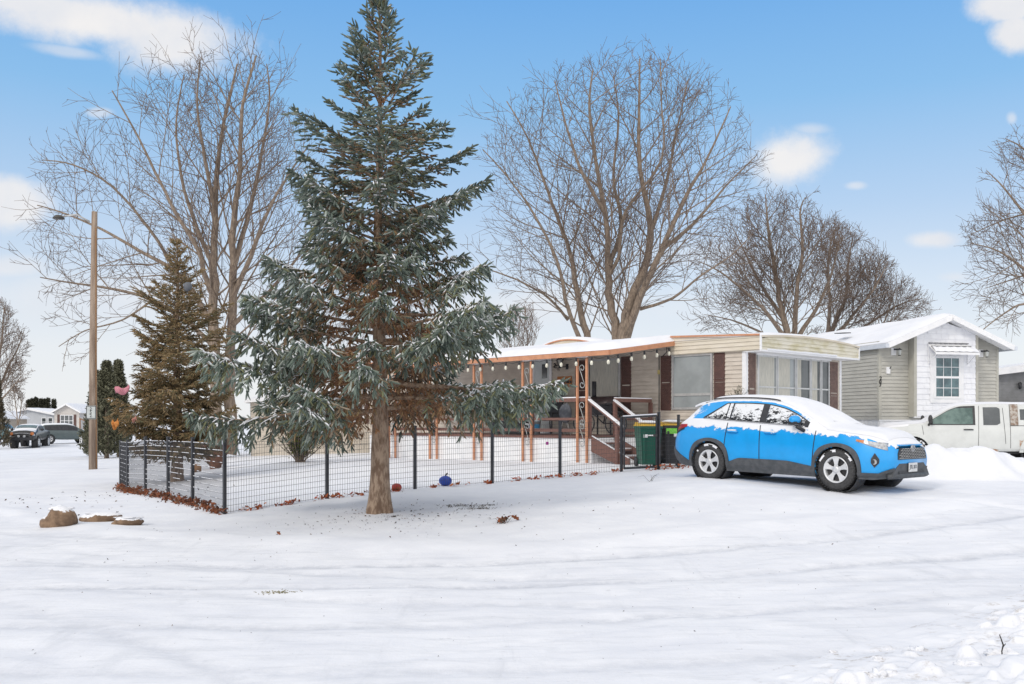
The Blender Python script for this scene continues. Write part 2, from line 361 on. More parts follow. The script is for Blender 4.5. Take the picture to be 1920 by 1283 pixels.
def ground_z(x, y):
    x = np.asarray(x, float); y = np.asarray(y, float); z = g0(x, y)
    # gentle lumps on the lawn, ridged wheel tracks on the road, a soft bank along the road edge
    e = np.interp(x, EX, EY); road = is_road(x, y)
    z = z + .045 * fbm(x * .55, y * .55, 3, 1) * sst(y, 4, 9) + .018 * fbm(x * 2.3, y * 2.3, 3, 5)
    dd = y - e
    z = z + np.where(x > -9.3, .05 * np.exp(-((dd - .5) / .5) ** 2), 0)
    tr = 0
    for off, k in ((-1.6, 1), (-3.1, 1), (-4.6, .8), (-6.1, .6)):
        c = dd - off * (1 + .02 * x) + .25 * vnoise(x * .18, x * 0 + off, 9); tr = tr - .011 * k * np.exp(-(c / .16) ** 2) + .007 * k * np.exp(-((np.abs(c) - .27) / .1) ** 2)
    z = z + np.where((x > -9) & (y < e + .3), tr * .5, 0) - .026 * track_field(x, y)
    ln = (y - 7.0) - (x + .2) * .565 - .02 * x * x * 0; z = z - np.where((x > -1.5) & (x < 6), .012 * np.exp(-(ln / .035) ** 2), 0)
    # tracks in the driveway behind and beside the blue car
    hx, hy = math.cos(CARA), math.sin(CARA); ax = (x - CAR[0]) * hx + (y - CAR[1]) * hy; ay = -(x - CAR[0]) * hy + (y - CAR[1]) * hx
    for s in (-.8, .8):
        z = z - .035 * np.exp(-((ay - s) / .14) ** 2) * sst(ax, 1.0, 2.2) * (1 - sst(ax, 6, 9))
    # ploughed bank at the lower right, mound beyond the car, mound between car and pickup
    q = (x - .9) * .66 - (y - 5.4) * .75
    band = sst(q, -.1, 1.1)
    z = z + np.where((y < 13) & (x > 0), band * (.06 + .16 * sst(q, .8, 3)) + band * .08 * np.abs(fbm(x * 2.0, y * 2.0, 2, 12)), 0)
    def mound(mx, my, sx, sy, h, a=0):
        c, s_ = math.cos(a), math.sin(a); u = (x - mx) * c + (y - my) * s_; v = -(x - mx) * s_ + (y - my) * c
        r = np.sqrt((u / sx) ** 2 + (v / sy) ** 2); return h * (1 - sst(r, .15, 1.0)) * (1 + .35 * fbm(x * 1.6, y * 1.6, 4, 22))
    z = z + mound(9.35, 20.2, 1.9, 1.0, .62, .1) + mound(10.7, 20.9, 2.3, .9, .42, -.1) + mound(13.2, 21.5, 2.5, .8, .22, 0)
    # slight hollow at the spruce, rim along the fence
    return z
def gz(x, y): return float(ground_z(np.array([float(x)]), np.array([float(y)]))[0])
def G(px, py, zlo=6.0, zhi=150.0):
    """where the line of sight through a photo pixel meets the ground"""
    Z = np.concatenate([np.linspace(zlo, 40, 800), np.linspace(40, zhi, 500)]); zz = CAMZ + (HY - py) / F * Z; h = ground_z((px - CX) / F * Z, Z)
    i = np.argmax(zz <= h); i = i if zz[i] <= h[i] else len(Z) - 1
    return Vector(((px - CX) / F * Z[i], Z[i], float(h[i])))

def axis_grid(a, b, st, lo, hi, gr=1.13):
    m = list(np.arange(a, b + st / 2, st)); s = st; p = b
    while p < hi: s *= gr; p += s; m.append(p)
    s = st; p = a; l = []
    while p > lo: s *= gr; p -= s; l.append(p)
    return np.array(l[::-1] + m)
gx = axis_grid(-11, 12, .07, -420, 420); gy = axis_grid(4.5, 24, .06, -25, 620)
XX, YY = np.meshgrid(gx, gy); ZZ = ground_z(XX, YY)
vv = np.stack([XX, YY, ZZ], -1).reshape(-1, 3); nx, ny = len(gx), len(gy)
ii, jj = np.meshgrid(np.arange(nx - 1), np.arange(ny - 1)); a0 = (jj * nx + ii).ravel()
ff = np.stack([a0, a0 + 1, a0 + 1 + nx, a0 + nx], -1)
cen = vv[ff].mean(1); rd = is_road(cen[:, 0], cen[:, 1])
bank = (cen[:, 1] < 13) & (cen[:, 0] > .2) & (((cen[:, 0] - .9) * .66 - (cen[:, 1] - 5.4) * .75) > .2)
def piece(name, mask, m):
    f = ff[mask]; u, inv = np.unique(f, return_inverse=True)
    tf = track_field(vv[u][:, 0], vv[u][:, 1]); o = npmesh(name, vv[u], inv.reshape(f.shape), m, smooth=True, attr=np.stack([tf, tf, tf], 1)); return tag(o, kind='structure')
piece('ground', ~rd, M_snow)['label'] = 'snow covered lawn and driveway ground'
piece('road', rd, M_road)['label'] = 'snow packed road with faint wheel tracks'
# ploughed bank: its own finely broken sheet lying on the ground sheet, made of tumbled crusts and crumbs
bx, by = np.meshgrid(np.arange(.1, 8.0, .022), np.arange(4.6, 11.6, .022))
q_ = (bx - .9) * .66 - (by - 5.4) * .75; inb = sst(q_, -.25, .5)
hz_ = np.zeros_like(bx); R_ = random.Random(77)
for k in range(1300):
    lx, ly = R_.uniform(.3, 7.6), R_.uniform(4.7, 11.2); ql = (lx - .9) * .66 - (ly - 5.4) * .75
    if ql < -.35 or R_.random() > .35 + .5 * ql: continue
    r = R_.choice((.03, .035, .04, .05, .06, .08, .10)) * R_.uniform(.7, 1.3); r *= .55 + .45 * min(1, max(0, ql + .3)); a = R_.uniform(0, 3.1); sx, sy = r * R_.uniform(.9, 1.7), r
    i0, i1 = np.searchsorted(bx[0], (lx - 2 * r, lx + 2 * r)); j0, j1 = np.searchsorted(by[:, 0], (ly - 2 * r, ly + 2 * r)); X_, Y_ = bx[j0:j1, i0:i1], by[j0:j1, i0:i1]
    if X_.size == 0: continue
    wx, wy = X_ + .35 * r * fbm(X_ / r * 1.1, Y_ / r * 1.1, 2, k), Y_ + .35 * r * fbm(X_ / r * 1.1 + 9, Y_ / r * 1.1, 2, k)
    u = ((wx - lx) * math.cos(a) + (wy - ly) * math.sin(a)) / sx; v = (-(wx - lx) * math.sin(a) + (wy - ly) * math.cos(a)) / sy
    d2 = u * u + v * v; hh = r * R_.uniform(.5, .95) * np.clip(1 - d2 ** 1.6, 0, 1) ** .5 * (1 + .3 * R_.uniform(-1, 1) * u) ; hz_[j0:j1, i0:i1] = np.maximum(hz_[j0:j1, i0:i1], hh)
bz_ = ground_z(bx, by) + .004 + inb * (hz_ + .012 * (fbm(bx * 14, by * 14, 3, 5) + .3) + .05 * np.abs(fbm(bx * 4, by * 4, 4, 8))) - (1 - sst(q_, -.35, -.1)) * .03
bv = np.stack([bx, by, bz_], -1).reshape(-1, 3); bn = bx.shape[1]; ii, jj = np.meshgrid(np.arange(bn - 1), np.arange(bx.shape[0] - 1)); a0 = (jj * bn + ii).ravel(); bf = np.stack([a0, a0 + 1, a0 + 1 + bn, a0 + bn], -1)
bf = bf[q_.reshape(-1)[a0] > -.4]; u_, inv = np.unique(bf, return_inverse=True)
tag(npmesh('snow_bank', bv[u_], inv.reshape(bf.shape), M_dirtysnow, smooth=True), 'ploughed lumpy snow bank at the road edge', kind='structure')
# ------------------------------------------------------------------ siding and roof helpers (local frame: wall runs along u, outward normal n)
def laps(mb, o, u, n, L, z0, z1, h=.11, d=.026, xl=None, xr=None):
    """horizontal clapboards from z0 to z1, each a slightly tilted board"""
    o, u, n = Vector(o), Vector(u), Vector(n); z = z0
    while z < z1 - 1e-4:
        zt = min(z + h, z1); a0, a1 = (0, L) if xl is None else (xl(z), xr(z)); b0, b1 = (0, L) if xl is None else (xl(zt), xr(zt))
        if b1 - b0 < .02: b0 = b1 = (b0 + b1) / 2
        q = [o + u * a0 + n * d, o + u * a1 + n * d, o + u * b1 + n * .002, o + u * b0 + n * .002, o + u * a0, o + u * a1]
        for p, zz in zip(q, (z, z, zt, zt, z, z)): p.z += zz
        mb.add(q, [(0, 1, 2, 3), (4, 5, 1, 0)]); z = zt
def ribs(mb, o, u, n, L, z0, z1, p=.15, d=.012):
    """vertical ribbed skirting"""
    o, u, n = Vector(o), Vector(u), Vector(n); k = max(1, int(L / p)); vs = []; fs = []
    for i in range(k * 4 + 1):
        x = L * i / (k * 4); dd = d if (i % 4) in (1, 2) else 0
        for z in (z0, z1): q = o + u * x + n * dd; q.z += z; vs.append(q)
    for i in range(k * 4): fs.append((2 * i, 2 * i + 2, 2 * i + 3, 2 * i + 1))
    mb.add(vs, fs)
def panel(mb, o, u, n, x0, x1, z0, z1, t, off=0.0):
    """a slab standing t proud of the wall"""
    o, u, n = Vector(o), Vector(u), Vector(n)
    mb.prism([(x0, z0), (x1, z0), (x1, z1), (x0, z1)], o + n * off, u, Vector((0, 0, 1)), n * t)
class Wall:
    def __init__(s, o, u, n): s.o, s.u, s.n = Vector(o), Vector(u), Vector(n)
    def pt(s, x, z, off=0): q = s.o + s.u * x + s.n * off; q.z += z; return q
    def pan(s, name, m, par, x0, x1, z0, z1, t, off=0): b = MB(); panel(b, s.o, s.u, s.n, x0, x1, z0, z1, t, off); return b.build(name, m, par)
    def frame(s, mb, x0, x1, z0, z1, w_, t, off=0):
        for a in ((x0, x1, z1 - w_, z1), (x0, x1, z0, z0 + w_), (x0, x0 + w_, z0 + w_, z1 - w_), (x1 - w_, x1, z0 + w_, z1 - w_)): panel(mb, s.o, s.u, s.n, *a, t, off)
    def window(s, par, x0, x1, z0, z1, fw=.05, glass=None, vs=(), hs=(), mw=.03, fm=None, name='window', curtain=None, t=.07):
        wdw = s.pan(name, glass or M_glass, par, x0 + fw * .6, x1 - fw * .6, z0 + fw * .6, z1 - fw * .6, .012, .028)
        b = MB(); s.frame(b, x0, x1, z0, z1, fw, t, .002)
        for v in vs: panel(b, s.o, s.u, s.n, v - mw / 2, v + mw / 2, z0 + fw, z1 - fw, t - .008, .003)
        for h in hs: panel(b, s.o, s.u, s.n, x0 + fw, x1 - fw, h - mw / 2, h + mw / 2, t - .012, .004)
        b.build('window_frame', fm or M_metal, wdw)
        if curtain:
            for a in curtain:
                c = MB(); vs_, fs_ = [], []; K = 24
                for i in range(K + 1):
                    x = lerp(a[0], a[1], i / K); o_ = .047 + .004 * math.sin(i * 1.9 + a[0] * 7)
                    vs_ += [s.pt(x, z0 + fw + a[2] * (z1 - z0 - 2 * fw), o_), s.pt(x, z0 + fw + a[3] * (z1 - z0 - 2 * fw), o_)]
                fs_ = [(2 * i, 2 * i + 2, 2 * i + 3, 2 * i + 1) for i in range(K)]
                c.add(vs_, fs_, True); c.build('curtain', M_curtain, wdw)
        return wdw
    def shutter(s, par, x0, x1, z0, z1, m=None):
        b = MB(); s.frame(b, x0, x1, z0, z1, .035, .035); zm = lerp(z0, z1, .48)
        panel(b, s.o, s.u, s.n, x0 + .03, x1 - .03, zm - .03, zm + .03, .034)
        z = z0 + .04
        while z < z1 - .05:
            if abs(z - zm) > .05:
                q = [s.pt(x0 + .034, z, .033), s.pt(x1 - .034, z, .033), s.pt(x1 - .034, z + .035, .026), s.pt(x0 + .034, z + .035, .026)]; b.add(q, [(0, 1, 2, 3)])
            z += .035
        panel(b, s.o, s.u, s.n, x0 + .02, x1 - .02, z0 + .02, z1 - .02, .01, .001)
        return b.build('shutter', m or M_brown, par)
def roof_slab(name, prof, y0, y1, th, m, par):
    """profile (x,z) list swept along y, given thickness"""
    b = MB(); n = len(prof); vs = []
    for y in (y0, y1):
        for x, z in prof: vs.append((x, y, z))
        for x, z in prof: vs.append((x, y, z - th))
    fs = []
    for i in range(n - 1):
        fs += [(i, i + 1, 2 * n + i + 1, 2 * n + i), (n + i + 1, n + i, 3 * n + i, 3 * n + i + 1), (i + 1, i, n + i, n + i + 1), (2 * n + i, 2 * n + i + 1, 3 * n + i + 1, 3 * n + i)]
    fs += [(0, 2 * n, 3 * n, n), (n - 1, 2 * n - 1, 4 * n - 1, 3 * n - 1)]
    b.add(vs, fs); return b.build(name, m, par)
def snow_slab(name, prof, y0, y1, th, par, seed=3, K=40, edge=.10):
    """soft snow blanket over a roof profile"""
    n = 22; b = MB(); xs = np.linspace(prof[0][0] - .02, prof[-1][0] + .02, n); zs = np.interp(xs, [p[0] for p in prof], [p[1] for p in prof])
    vs = []; 
    for j in range(K + 1):
        y = lerp(y0, y1, j / K)
        for i in range(n):
            e = min(1, min(i, n - 1 - i) / 1.6) * min(1, min(j, K - j) / 1.0); e = math.sqrt(max(0, e))
            vs.append((xs[i], y, zs[i] + .002 + th * e * (1 + .35 * float(fbm(np.array(xs[i] * 1.1 + seed), np.array(y * 1.1), 3, seed)))))
    b.add(vs, [(j * n + i, j * n + i + 1, (j + 1) * n + i + 1, (j + 1) * n + i) for j in range(K) for i in range(n - 1)], True)
    return b.build(name, M_snow, par)

# ------------------------------------------------------------------ the beige trailer home with the porch
HC = Vector((6.17, 25.35, 0)); HA = math.atan2(.69, .72)       # near corner, direction of the bay window end
home = empty('mobile_home', (HC.x, HC.y, .50), 'cream trailer home with brown shutters and snowy bowed roof behind the blue car', 'mobile home', rz=HA)
HM = RM[home.name]; HI = HM.inverted()
Lv = HM.to_3x3() @ Vector((0, 1, 0)); Rv = HM.to_3x3() @ Vector((1, 0, 0))
def wall_t(px):           # photo column -> distance along the long wall
    k = (px - CX) / F; return (HC.x - HC.y * k) / (-Lv.x + Lv.y * k)
def wall_z(px, py):       # -> height above the home's base
    Z = HC.y + wall_t(px) * Lv.y; return CAMZ + (HY - py) / F * Z - .50
def end_t(px):
    k = (px - CX) / F; return (HC.x - HC.y * k) / (Rv.y * k - Rv.x)
HL, HW = 17.0, 5.14
lw = Wall((0, 0, 0), (0, 1, 0), (-1, 0, 0))
b = MB(); laps(b, (0, 0, 0), (0, 1, 0), (-1, 0, 0), HL, .62, 3.42, .112)
laps(b, (0, 0, 0), (1, 0, 0), (0, -1, 0), HW, .62, 3.42, .112)
b.add([(HW, 0, .62), (HW, HL, .62), (HW, HL, 3.4), (HW, 0, 3.4), (0, HL, .62), (0, HL, 3.4)], [(0, 1, 2, 3), (1, 4, 5, 2)])
b.build('wall', M_cream, home)
b = MB(); ribs(b, (.02, 0, 0), (0, 1, 0), (-1, 0, 0), HL, -.25, .62); ribs(b, (0, .02, 0), (1, 0, 0), (0, -1, 0), HW, -.25, .62); b.build('skirting', M_white, home)
b = MB(); b.bb(-.03, .07, -.03, .09, .62, 3.4); b.build('corner_trim', M_white, home); b = MB(); b.bb(HW - .08, HW + .03, -.03, .05, .62, 3.4); b.build('corner_trim', M_white, home)
# upper fascia panel of siding above the wall, following the roof edge, and the arched front panel
def roofz(y): return lerp(3.37, 3.50, min(1, max(0, y / 2.3)))
def arch(x): s = (x / HW) * 2 - 1; return 3.37 + .10 * (1 - s * s)
b = MB(); laps(b, (-.10, -.51, 0), (0, 1, 0), (-1, 0, 0), 2.85, 3.02, 3.34, .11); b.add([(-.10, -.51, 3.34), (-.10, 2.34, 3.34), (-.10, 2.34, 3.5), (-.10, -.51, 3.36)], [(0, 1, 2, 3)])
b.bb(-.098, 0, -.5, 2.3, 3.0, 3.02); b.build('fascia_panel', M_beige, home)
b = MB(); z = 3.0; n_ = 24
laps(b, (0, -.51, 0), (1, 0, 0), (0, -1, 0), HW, 3.0, 3.46, .10, .024, lambda z: -.1 if z < 3.36 else HW / 2 * (1 - math.sqrt(max(0, 1 - (z - 3.36) / .11))), lambda z: HW + .1 if z < 3.36 else HW / 2 * (1 + math.sqrt(max(0, 1 - (z - 3.36) / .11))))
b.build('arched_awning_panel', M_stain, home)
b = MB(); b.tube([(x, -.53, arch(x) + .0) for x in np.linspace(-.12, HW + .12, 20)], .028, 5); b.beam((-.12, -.53, 2.99), (HW + .12, -.53, 2.99), .05, .05); b.beam((HW + .12, -.53, 2.97), (HW + .12, -.53, 3.38), .05, .04); b.beam((-.12, -.53, 2.97), (-.12, -.53, 3.38), .05, .04)
b.bb(-.08, HW + .1, -.5, .0, 2.97, 3.0); b.build('awning_trim', M_white, home)
b = MB(); xs_ = np.linspace(.15, HW - 1.3, 40)
for i in range(39):
    h_ = .035 + .035 * abs(float(fbm(np.array(i * .35), np.array(.3), 3, 4))); b.box(((xs_[i] + xs_[i + 1]) / 2, -.565, 3.01 + h_ / 2), (xs_[1] - xs_[0] + .002, .04, h_))
b.build('snow_ledge', M_snow, home)
prof = [(x, arch(x) + .02) for x in np.linspace(-.12, HW + .12, 16)]
roof = roof_slab('roof', prof, -.56, HL + .2, .05, M_beige, home)
snow_slab('roof_snow', prof, -.52, HL + .1, .085, roof, 5, 60)
b = MB(); b.beam((-.14, -.5, 3.40), (-.14, 2.34, 3.52), .03, .05); b.beam((-.14, 2.34, 3.40), (-.14, HL, 3.40), .03, .06)
b.build('roof_edge_trim', M_orange, roof)
# raised arched siding panel over the porch
y0_, y1_ = wall_t(1135), wall_t(1003)
b = MB(); pa = lambda y: 3.40 + .29 * math.sin(math.pi * min(1, (y - y0_ + .4) / (y1_ - y0_ + .4)) ** 1.3)
ys_ = np.linspace(y0_, y1_, 18); vs_ = []
for y in ys_: vs_ += [(-.06, y, 3.36), (-.06, y, pa(y))]
b.add(vs_, [(2 * i, 2 * i + 2, 2 * i + 3, 2 * i + 1) for i in range(17)]); b.build('arched_gable_panel', M_beige, home)
b = MB(); b.tube([(-.08, y, pa(y)) for y in ys_], .03, 5); b.build('arched_trim', M_orange, roof)
b = MB(); vs_ = []
for y in ys_:
    for x, dz in ((-.1, .02), (.0, .10), (.5, .12), (1.6, .10)): vs_.append((x, y, pa(y) + dz))
b.add(vs_, [(i * 4 + j, (i + 1) * 4 + j, (i + 1) * 4 + j + 1, i * 4 + j + 1) for i in range(17) for j in range(3)], True); b.build('arched_roof_snow', M_snow, roof)
# windows on the long wall
zt, zb_ = wall_z(1300, 664), wall_z(1300, 768)
t0, t1 = wall_t(1338), wall_t(1262)
lw.window(home, t0, t1, zb_, zt, .06, M_glassg, hs=(lerp(zb_, zt, .27),), mw=.07)
b = MB(); panel(b, (0, 0, 0), (0, 1, 0), (-1, 0, 0), t1 - .20, t1 - .09, zb_ + .5, zt - .09, .012, .026); b.build('dark_curtain_edge', M_dark, home)
lw.shutter(home, wall_t(1360), wall_t(1340), zb_ + .02, zt + .04); lw.shutter(home, wall_t(1259), wall_t(1240), zb_ - .02, zt + .0)
zt, zb_ = wall_z(1137, 673), wall_z(1137, 780)
t0, t1 = wall_t(1165), wall_t(1104)
lw.window(home, t0, t1, zb_, zt, .06, M_glass, curtain=[(t0 + .1, t1 - .09, 0, 1)])
lw.shutter(home, wall_t(1184), wall_t(1166), zb_, zt + .03, M_brown); lw.shutter(home, wall_t(1102), wall_t(1080), zb_, zt + .0, M_brown)
# storm door at the left of the porch
zt, zb_ = wall_z(1015, 672), .78
t0, t1 = wall_t(1036), wall_t(1000)
dr = lw.pan('door', mat('storm_door', (.62, .66, .66), (.55, .60, .60), .35, 3), home, t0 + .08, t1 - .08, zb_, zt - .08, .03, .01)
b = MB(); lw.frame(b, t0, t1, zb_ - .02, zt, .08, .05, .012); b.build('door_frame', M_white, dr)
b = MB(); panel(b, (0, 0, 0), (0, 1, 0), (-1, 0, 0), t0 + .2, t0 + .42, zt - .65, zt - .2, .012, .04); b.build('door_glass', M_glass, dr)
b = MB(); b.blob(lw.pt(t0 + .16, 1.75, .06), (.025, .025, .04), 2, .05, 8, 6); b.build('handle', M_black, dr)
# glazed bay on the end wall, with shutters
ew = Wall((0, 0, 0), (1, 0, 0), (0, -1, 0))
cols = [end_t(p) for p in (1417, 1453.5, 1489, 1516.5, 1536, 1552)]
z0_, z1_ = 1.15, 2.93
M_bayf = mat('bay_frame', (.60, .61, .61), (.50, .51, .51), .5, 5)
for i in range(5):
    hs = (lerp(z0_, z1_, .52),)
    wd = ew.window(home, cols[i] + .012, cols[i + 1] - .012, z0_, z1_, .045, M_glassg if i < 2 else M_glass, hs=hs, mw=.04, fm=M_bayf,
        curtain=[[(cols[i] + .06, cols[i + 1] - .12, 0, 1)], [(cols[i] + .06, cols[i + 1] - .3, .0, 1)], [(cols[i] + .06, cols[i] + .3, .3, 1)], [(cols[i] + .05, cols[i + 1] - .2, 0, 1)], None][i])
b = MB(); panel(b, (0, 0, 0), (1, 0, 0), (0, -1, 0), cols[0] - .05, cols[-1] + .1, z1_, z1_ + .07, .07); b.build('bay_trim', M_white, home); b = MB(); panel(b, (0, 0, 0), (1, 0, 0), (0, -1, 0), cols[0] - .05, cols[-1] + .05, z0_ - .06, z0_, .07); b.build('bay_trim', M_white, home)
ew.shutter(home, end_t(1401) + .03, end_t(1415), z0_ - .1, z1_ + .02, mat('faded_shutter', (.19, .12, .10), (.14, .09, .075), .7, 8)); ew.shutter(home, end_t(1555), end_t(1569), z0_ - .1, z1_ - .02, mat('faded_shutter', (.19, .12, .10), (.14, .09, .075), .7, 8))
# house number, wall lamp, cable, switch on the wall
M_num = mat('black_numerals', (.012, .012, .012), rough=.4)
MW = Matrix(((0, 0, -1, 0), (-1, 0, 0, 0), (0, 1, 0, 0), (0, 0, 0, 1)))     # text plane on the long wall: reads from outside
def on_long(px, py, off=.03, roll=0.0):
    t = wall_t(px); return Matrix.Translation(lw.pt(t, wall_z(px, py), off)) @ MW @ Matrix.Rotation(roll, 4, 'Z')
for ch, px, py in (('2', 1041, 686), ('6', 1044.5, 688.5), ('6', 1048.5, 692.5)): text('house_number', ch, .19, on_long(px, py, .03, -.35), M_num, home, bold=.008)
lamp = lw.pan('lamp_bracket', M_black, home, wall_t(1066.5), wall_t(1062.5), wall_z(1064, 693), wall_z(1064, 683), .05)
b = MB(); c = lw.pt(wall_t(1058), 0, .2); zz = wall_z(1058, 681)
b.lathe([(.0, zz + .19), (.03, zz + .17), (.13, zz + .09), (.12, zz + .08)], 6, c=(c.x, c.y, 0), smooth=False); b.lathe([(.035, zz - .11), (.05, zz - .09), (.04, zz - .16), (0, zz - .17)], 6, c=(c.x, c.y, 0)); b.beam((c.x, c.y, zz - .13), lw.pt(wall_t(1064), wall_z(1064, 688), .05), .03, .03)
for k in range(6):
    a = k * math.pi / 3; b.beam((c.x + .05 * math.cos(a), c.y + .05 * math.sin(a), zz - .1), (c.x + .11 * math.cos(a), c.y + .11 * math.sin(a), zz + .085), .012, .012)
b.build('lamp_cage', M_black, lamp)
b = MB(); b.lathe([(.042, zz - .095), (.10, zz + .08)], 6, c=(c.x, c.y, 0)); b.build('lamp_glass', mat('lamp_glass', (.75, .74, .66), rough=.2), lamp)
b = MB(); tcb = wall_t(1237); b.tube([lw.pt(tcb - .35, 3.36, .14), lw.pt(tcb - .3, 3.1, .08), lw.pt(tcb - .12, 2.98, .05), lw.pt(tcb, 3.02, .03), lw.pt(tcb, 2.2, .03), lw.pt(tcb, 1.1, .03)], .012, 5); b.build('cable', M_black, home)
b = MB(); b.box(lw.pt(tcb, wall_z(1237, 698), .05), (.05, .05, .12)); b.build('outlet_box', mat('brass_box', (.55, .45, .18), rough=.5), home)
b = MB(); b.blob(lw.pt(wall_t(1268) , 3.30, .16), (.08, .05, .05), 2, .2); 

# ------------------------------------------------------------------ porch roof, posts, deck, stairs
HZ = .50
def hp(p, t, z): return HM @ Vector((-p, t, z))       # p = distance out from the long wall, t = along it
TA = 2.25; T1 = TA + 9.9; PD = 2.91
porch = empty('porch_roof', hp(PD, TA, 0), 'snow covered porch roof with copper coloured edge and scroll posts', 'porch roof', rz=HA)
PI_ = RM[porch.name]
def pl(p, t, z): return PI_.inverted() @ hp(p, t, z)
b = MB(); zA, zF = 3.36, 2.97
b.add([pl(0.1, TA, zA), pl(PD, TA, zF), pl(PD, T1, zF), pl(.1, T1, zA), pl(.1, TA, zA - .06), pl(PD, TA, zF - .06), pl(PD, T1, zF - .06), pl(.1, T1, zA - .06)], [(0, 1, 2, 3), (7, 6, 5, 4), (0, 4, 5, 1), (2, 6, 7, 3), (3, 7, 4, 0)])
b.build('roof_panel', M_white, porch)
b = MB(); b.beam(pl(PD + .01, TA - .02, zF - .03), pl(PD + .01, T1, zF - .03), .035, .13); b.beam(pl(.1, TA - .02, zA - .03), pl(PD, TA - .02, zF - .03), .035, .13); b.build('fascia', M_orange, porch)
b = MB(); K1, K2 = 50, 16; vs_ = []
for j in range(K1 + 1):
    for i in range(K2 + 1):
        t = lerp(TA - .03, T1 + .02, j / K1); p = lerp(PD + .04, .02, i / K2); e = math.sqrt(min(1, min(j, K1 - j) / 1.0)) * math.sqrt(min(1, min(i * 1.0, 99) / 2.0)); 
        vs_.append(pl(p, t, lerp(zF, zA, i / K2) + .035 + (.19 + .03 * float(fbm(np.array(t * .9), np.array(p * 1.3), 3, 8))) * e))
b.add(vs_, [(j * (K2 + 1) + i, j * (K2 + 1) + i + 1, (j + 1) * (K2 + 1) + i + 1, (j + 1) * (K2 + 1) + i) for j in range(K1) for i in range(K2)], True)
b.build('snow_cover', M_snow, porch)
def scroll(c, r, turns, up, rt, s=1, k=14):
    c, up, rt = Vector(c), Vector(up), Vector(rt)
    return [c + (rt * math.cos(a) * s + up * math.sin(a)) * (r * (1 - .62 * a / (turns * 2 * math.pi))) for a in np.linspace(0, turns * 2 * math.pi, k)]
M_scroll = mat('pale_scroll_iron', (.50, .52, .52), rough=.45, metal=.4)
for n_, s_ in enumerate((1.0, 3.1, 5.2, 7.3, 9.45)):
    t = TA + s_
    for dt in (-.17, .17):
        q = hp(PD - .08, t + dt, 0); zg = gz(q.x, q.y) - HZ - .05
        b = MB(); b.beam(pl(PD - .08, t + dt, zg), pl(PD - .08, t + dt, zF - .12), .055, .055, up=(1, 0, 0)); b.build('post', M_orange, porch)
    b = MB(); b.beam(pl(PD - .08, t - .2, zF - .09), pl(PD - .08, t + .2, zF - .09), .05, .05); b.build('post_cap', M_white, porch)
    b = MB(); U_ = Vector((0, 0, 1)); R_ = (pl(PD, 1, 0) - pl(PD, 0, 0)).normalized()
    for zc in (2.35, 1.35, .78):
        c = pl(PD - .08, t, zc)
        b.tube(scroll(c + U_ * .22, .10, 1.0, U_, R_), .012, 4); b.tube(scroll(c - U_ * .22, .10, 1.0, -U_, -R_), .012, 4)
        b.tube([c + U_ * .22 + R_ * .10, c + U_ * .08 + R_ * .03, c - U_ * .08 - R_ * .03, c - U_ * .22 - R_ * .10], .012, 4)
    b.build('scroll_work', M_scroll, porch)
# deck
TD = 2.99; DZ = .76; DE = PD - .15
deck = empty('porch_deck', hp(DE, TD, 0), 'brown painted porch deck with snow topped railing and steps', 'deck', rz=HA)
def dl(p, t, z): return PI2 @ hp(p, t, z)
PI2 = RM[deck.name].inverted()
b = MB()
for i in range(22): b.beam(dl(.1 + (DE - .1) * (i + .5) / 22, TD, DZ - .02), dl(.1 + (DE - .1) * (i + .5) / 22, T1 - .3, DZ - .02), (DE - .1) / 22 - .006, .035)
b.build('floor_boards', M_deck, deck)
b = MB(); ribs(b, dl(DE - .02, TD, 0), (dl(DE, 1, 0) - dl(DE, 0, 0)), (dl(1, 0, 0) - dl(0, 0, 0)), T1 - .3 - TD, -.3, DZ - .06, .16, .014); ribs(b, dl(0, TD + .02, 0), (dl(1, 0, 0) - dl(0, 0, 0)), (dl(0, 0, 0) - dl(0, 1, 0)), DE, -.3, DZ - .06, .16, .014); b.build('skirt_panels', M_white, deck)
b = MB(); b.beam(dl(DE + .01, TD, DZ - .05), dl(DE + .01, T1 - .3, DZ - .05), .03, .05); b.build('rim_board', M_deck, deck)
def rail(pa_, pb_, posts, name='railing'):
    """top rail, bottom rail and posts between two (p,t) points on the deck"""
    b = MB(); A, B = Vector((pa_[0], pa_[1])), Vector((pb_[0], pb_[1]))
    b.beam(dl(A.x, A.y, DZ + .97), dl(B.x, B.y, DZ + .97), .09, .10); b.beam(dl(A.x, A.y, DZ + .14), dl(B.x, B.y, DZ + .14), .04, .09)
    b.beam(dl(A.x, A.y, DZ + .45), dl(B.x, B.y, DZ + .45), .03, .07)
    for f in posts: q = A.lerp(B, f); b.beam(dl(q.x, q.y, DZ), dl(q.x, q.y, DZ + .92), .09, .09, up=(1, 0, 0))
    r = b.build(name, M_deck, deck); s = MB(); s.beam(dl(A.x, A.y, DZ + 1.035), dl(B.x, B.y, DZ + 1.035), .085, .03); s.build('rail_snow', M_snow, r)
rail((DE - .05, TD + .1), (DE - .05, T1 - .4), (0, .25, .5, .75, 1)); rail((DE - 1.05, TD + .05), (.15, TD + .05), (0, 1))
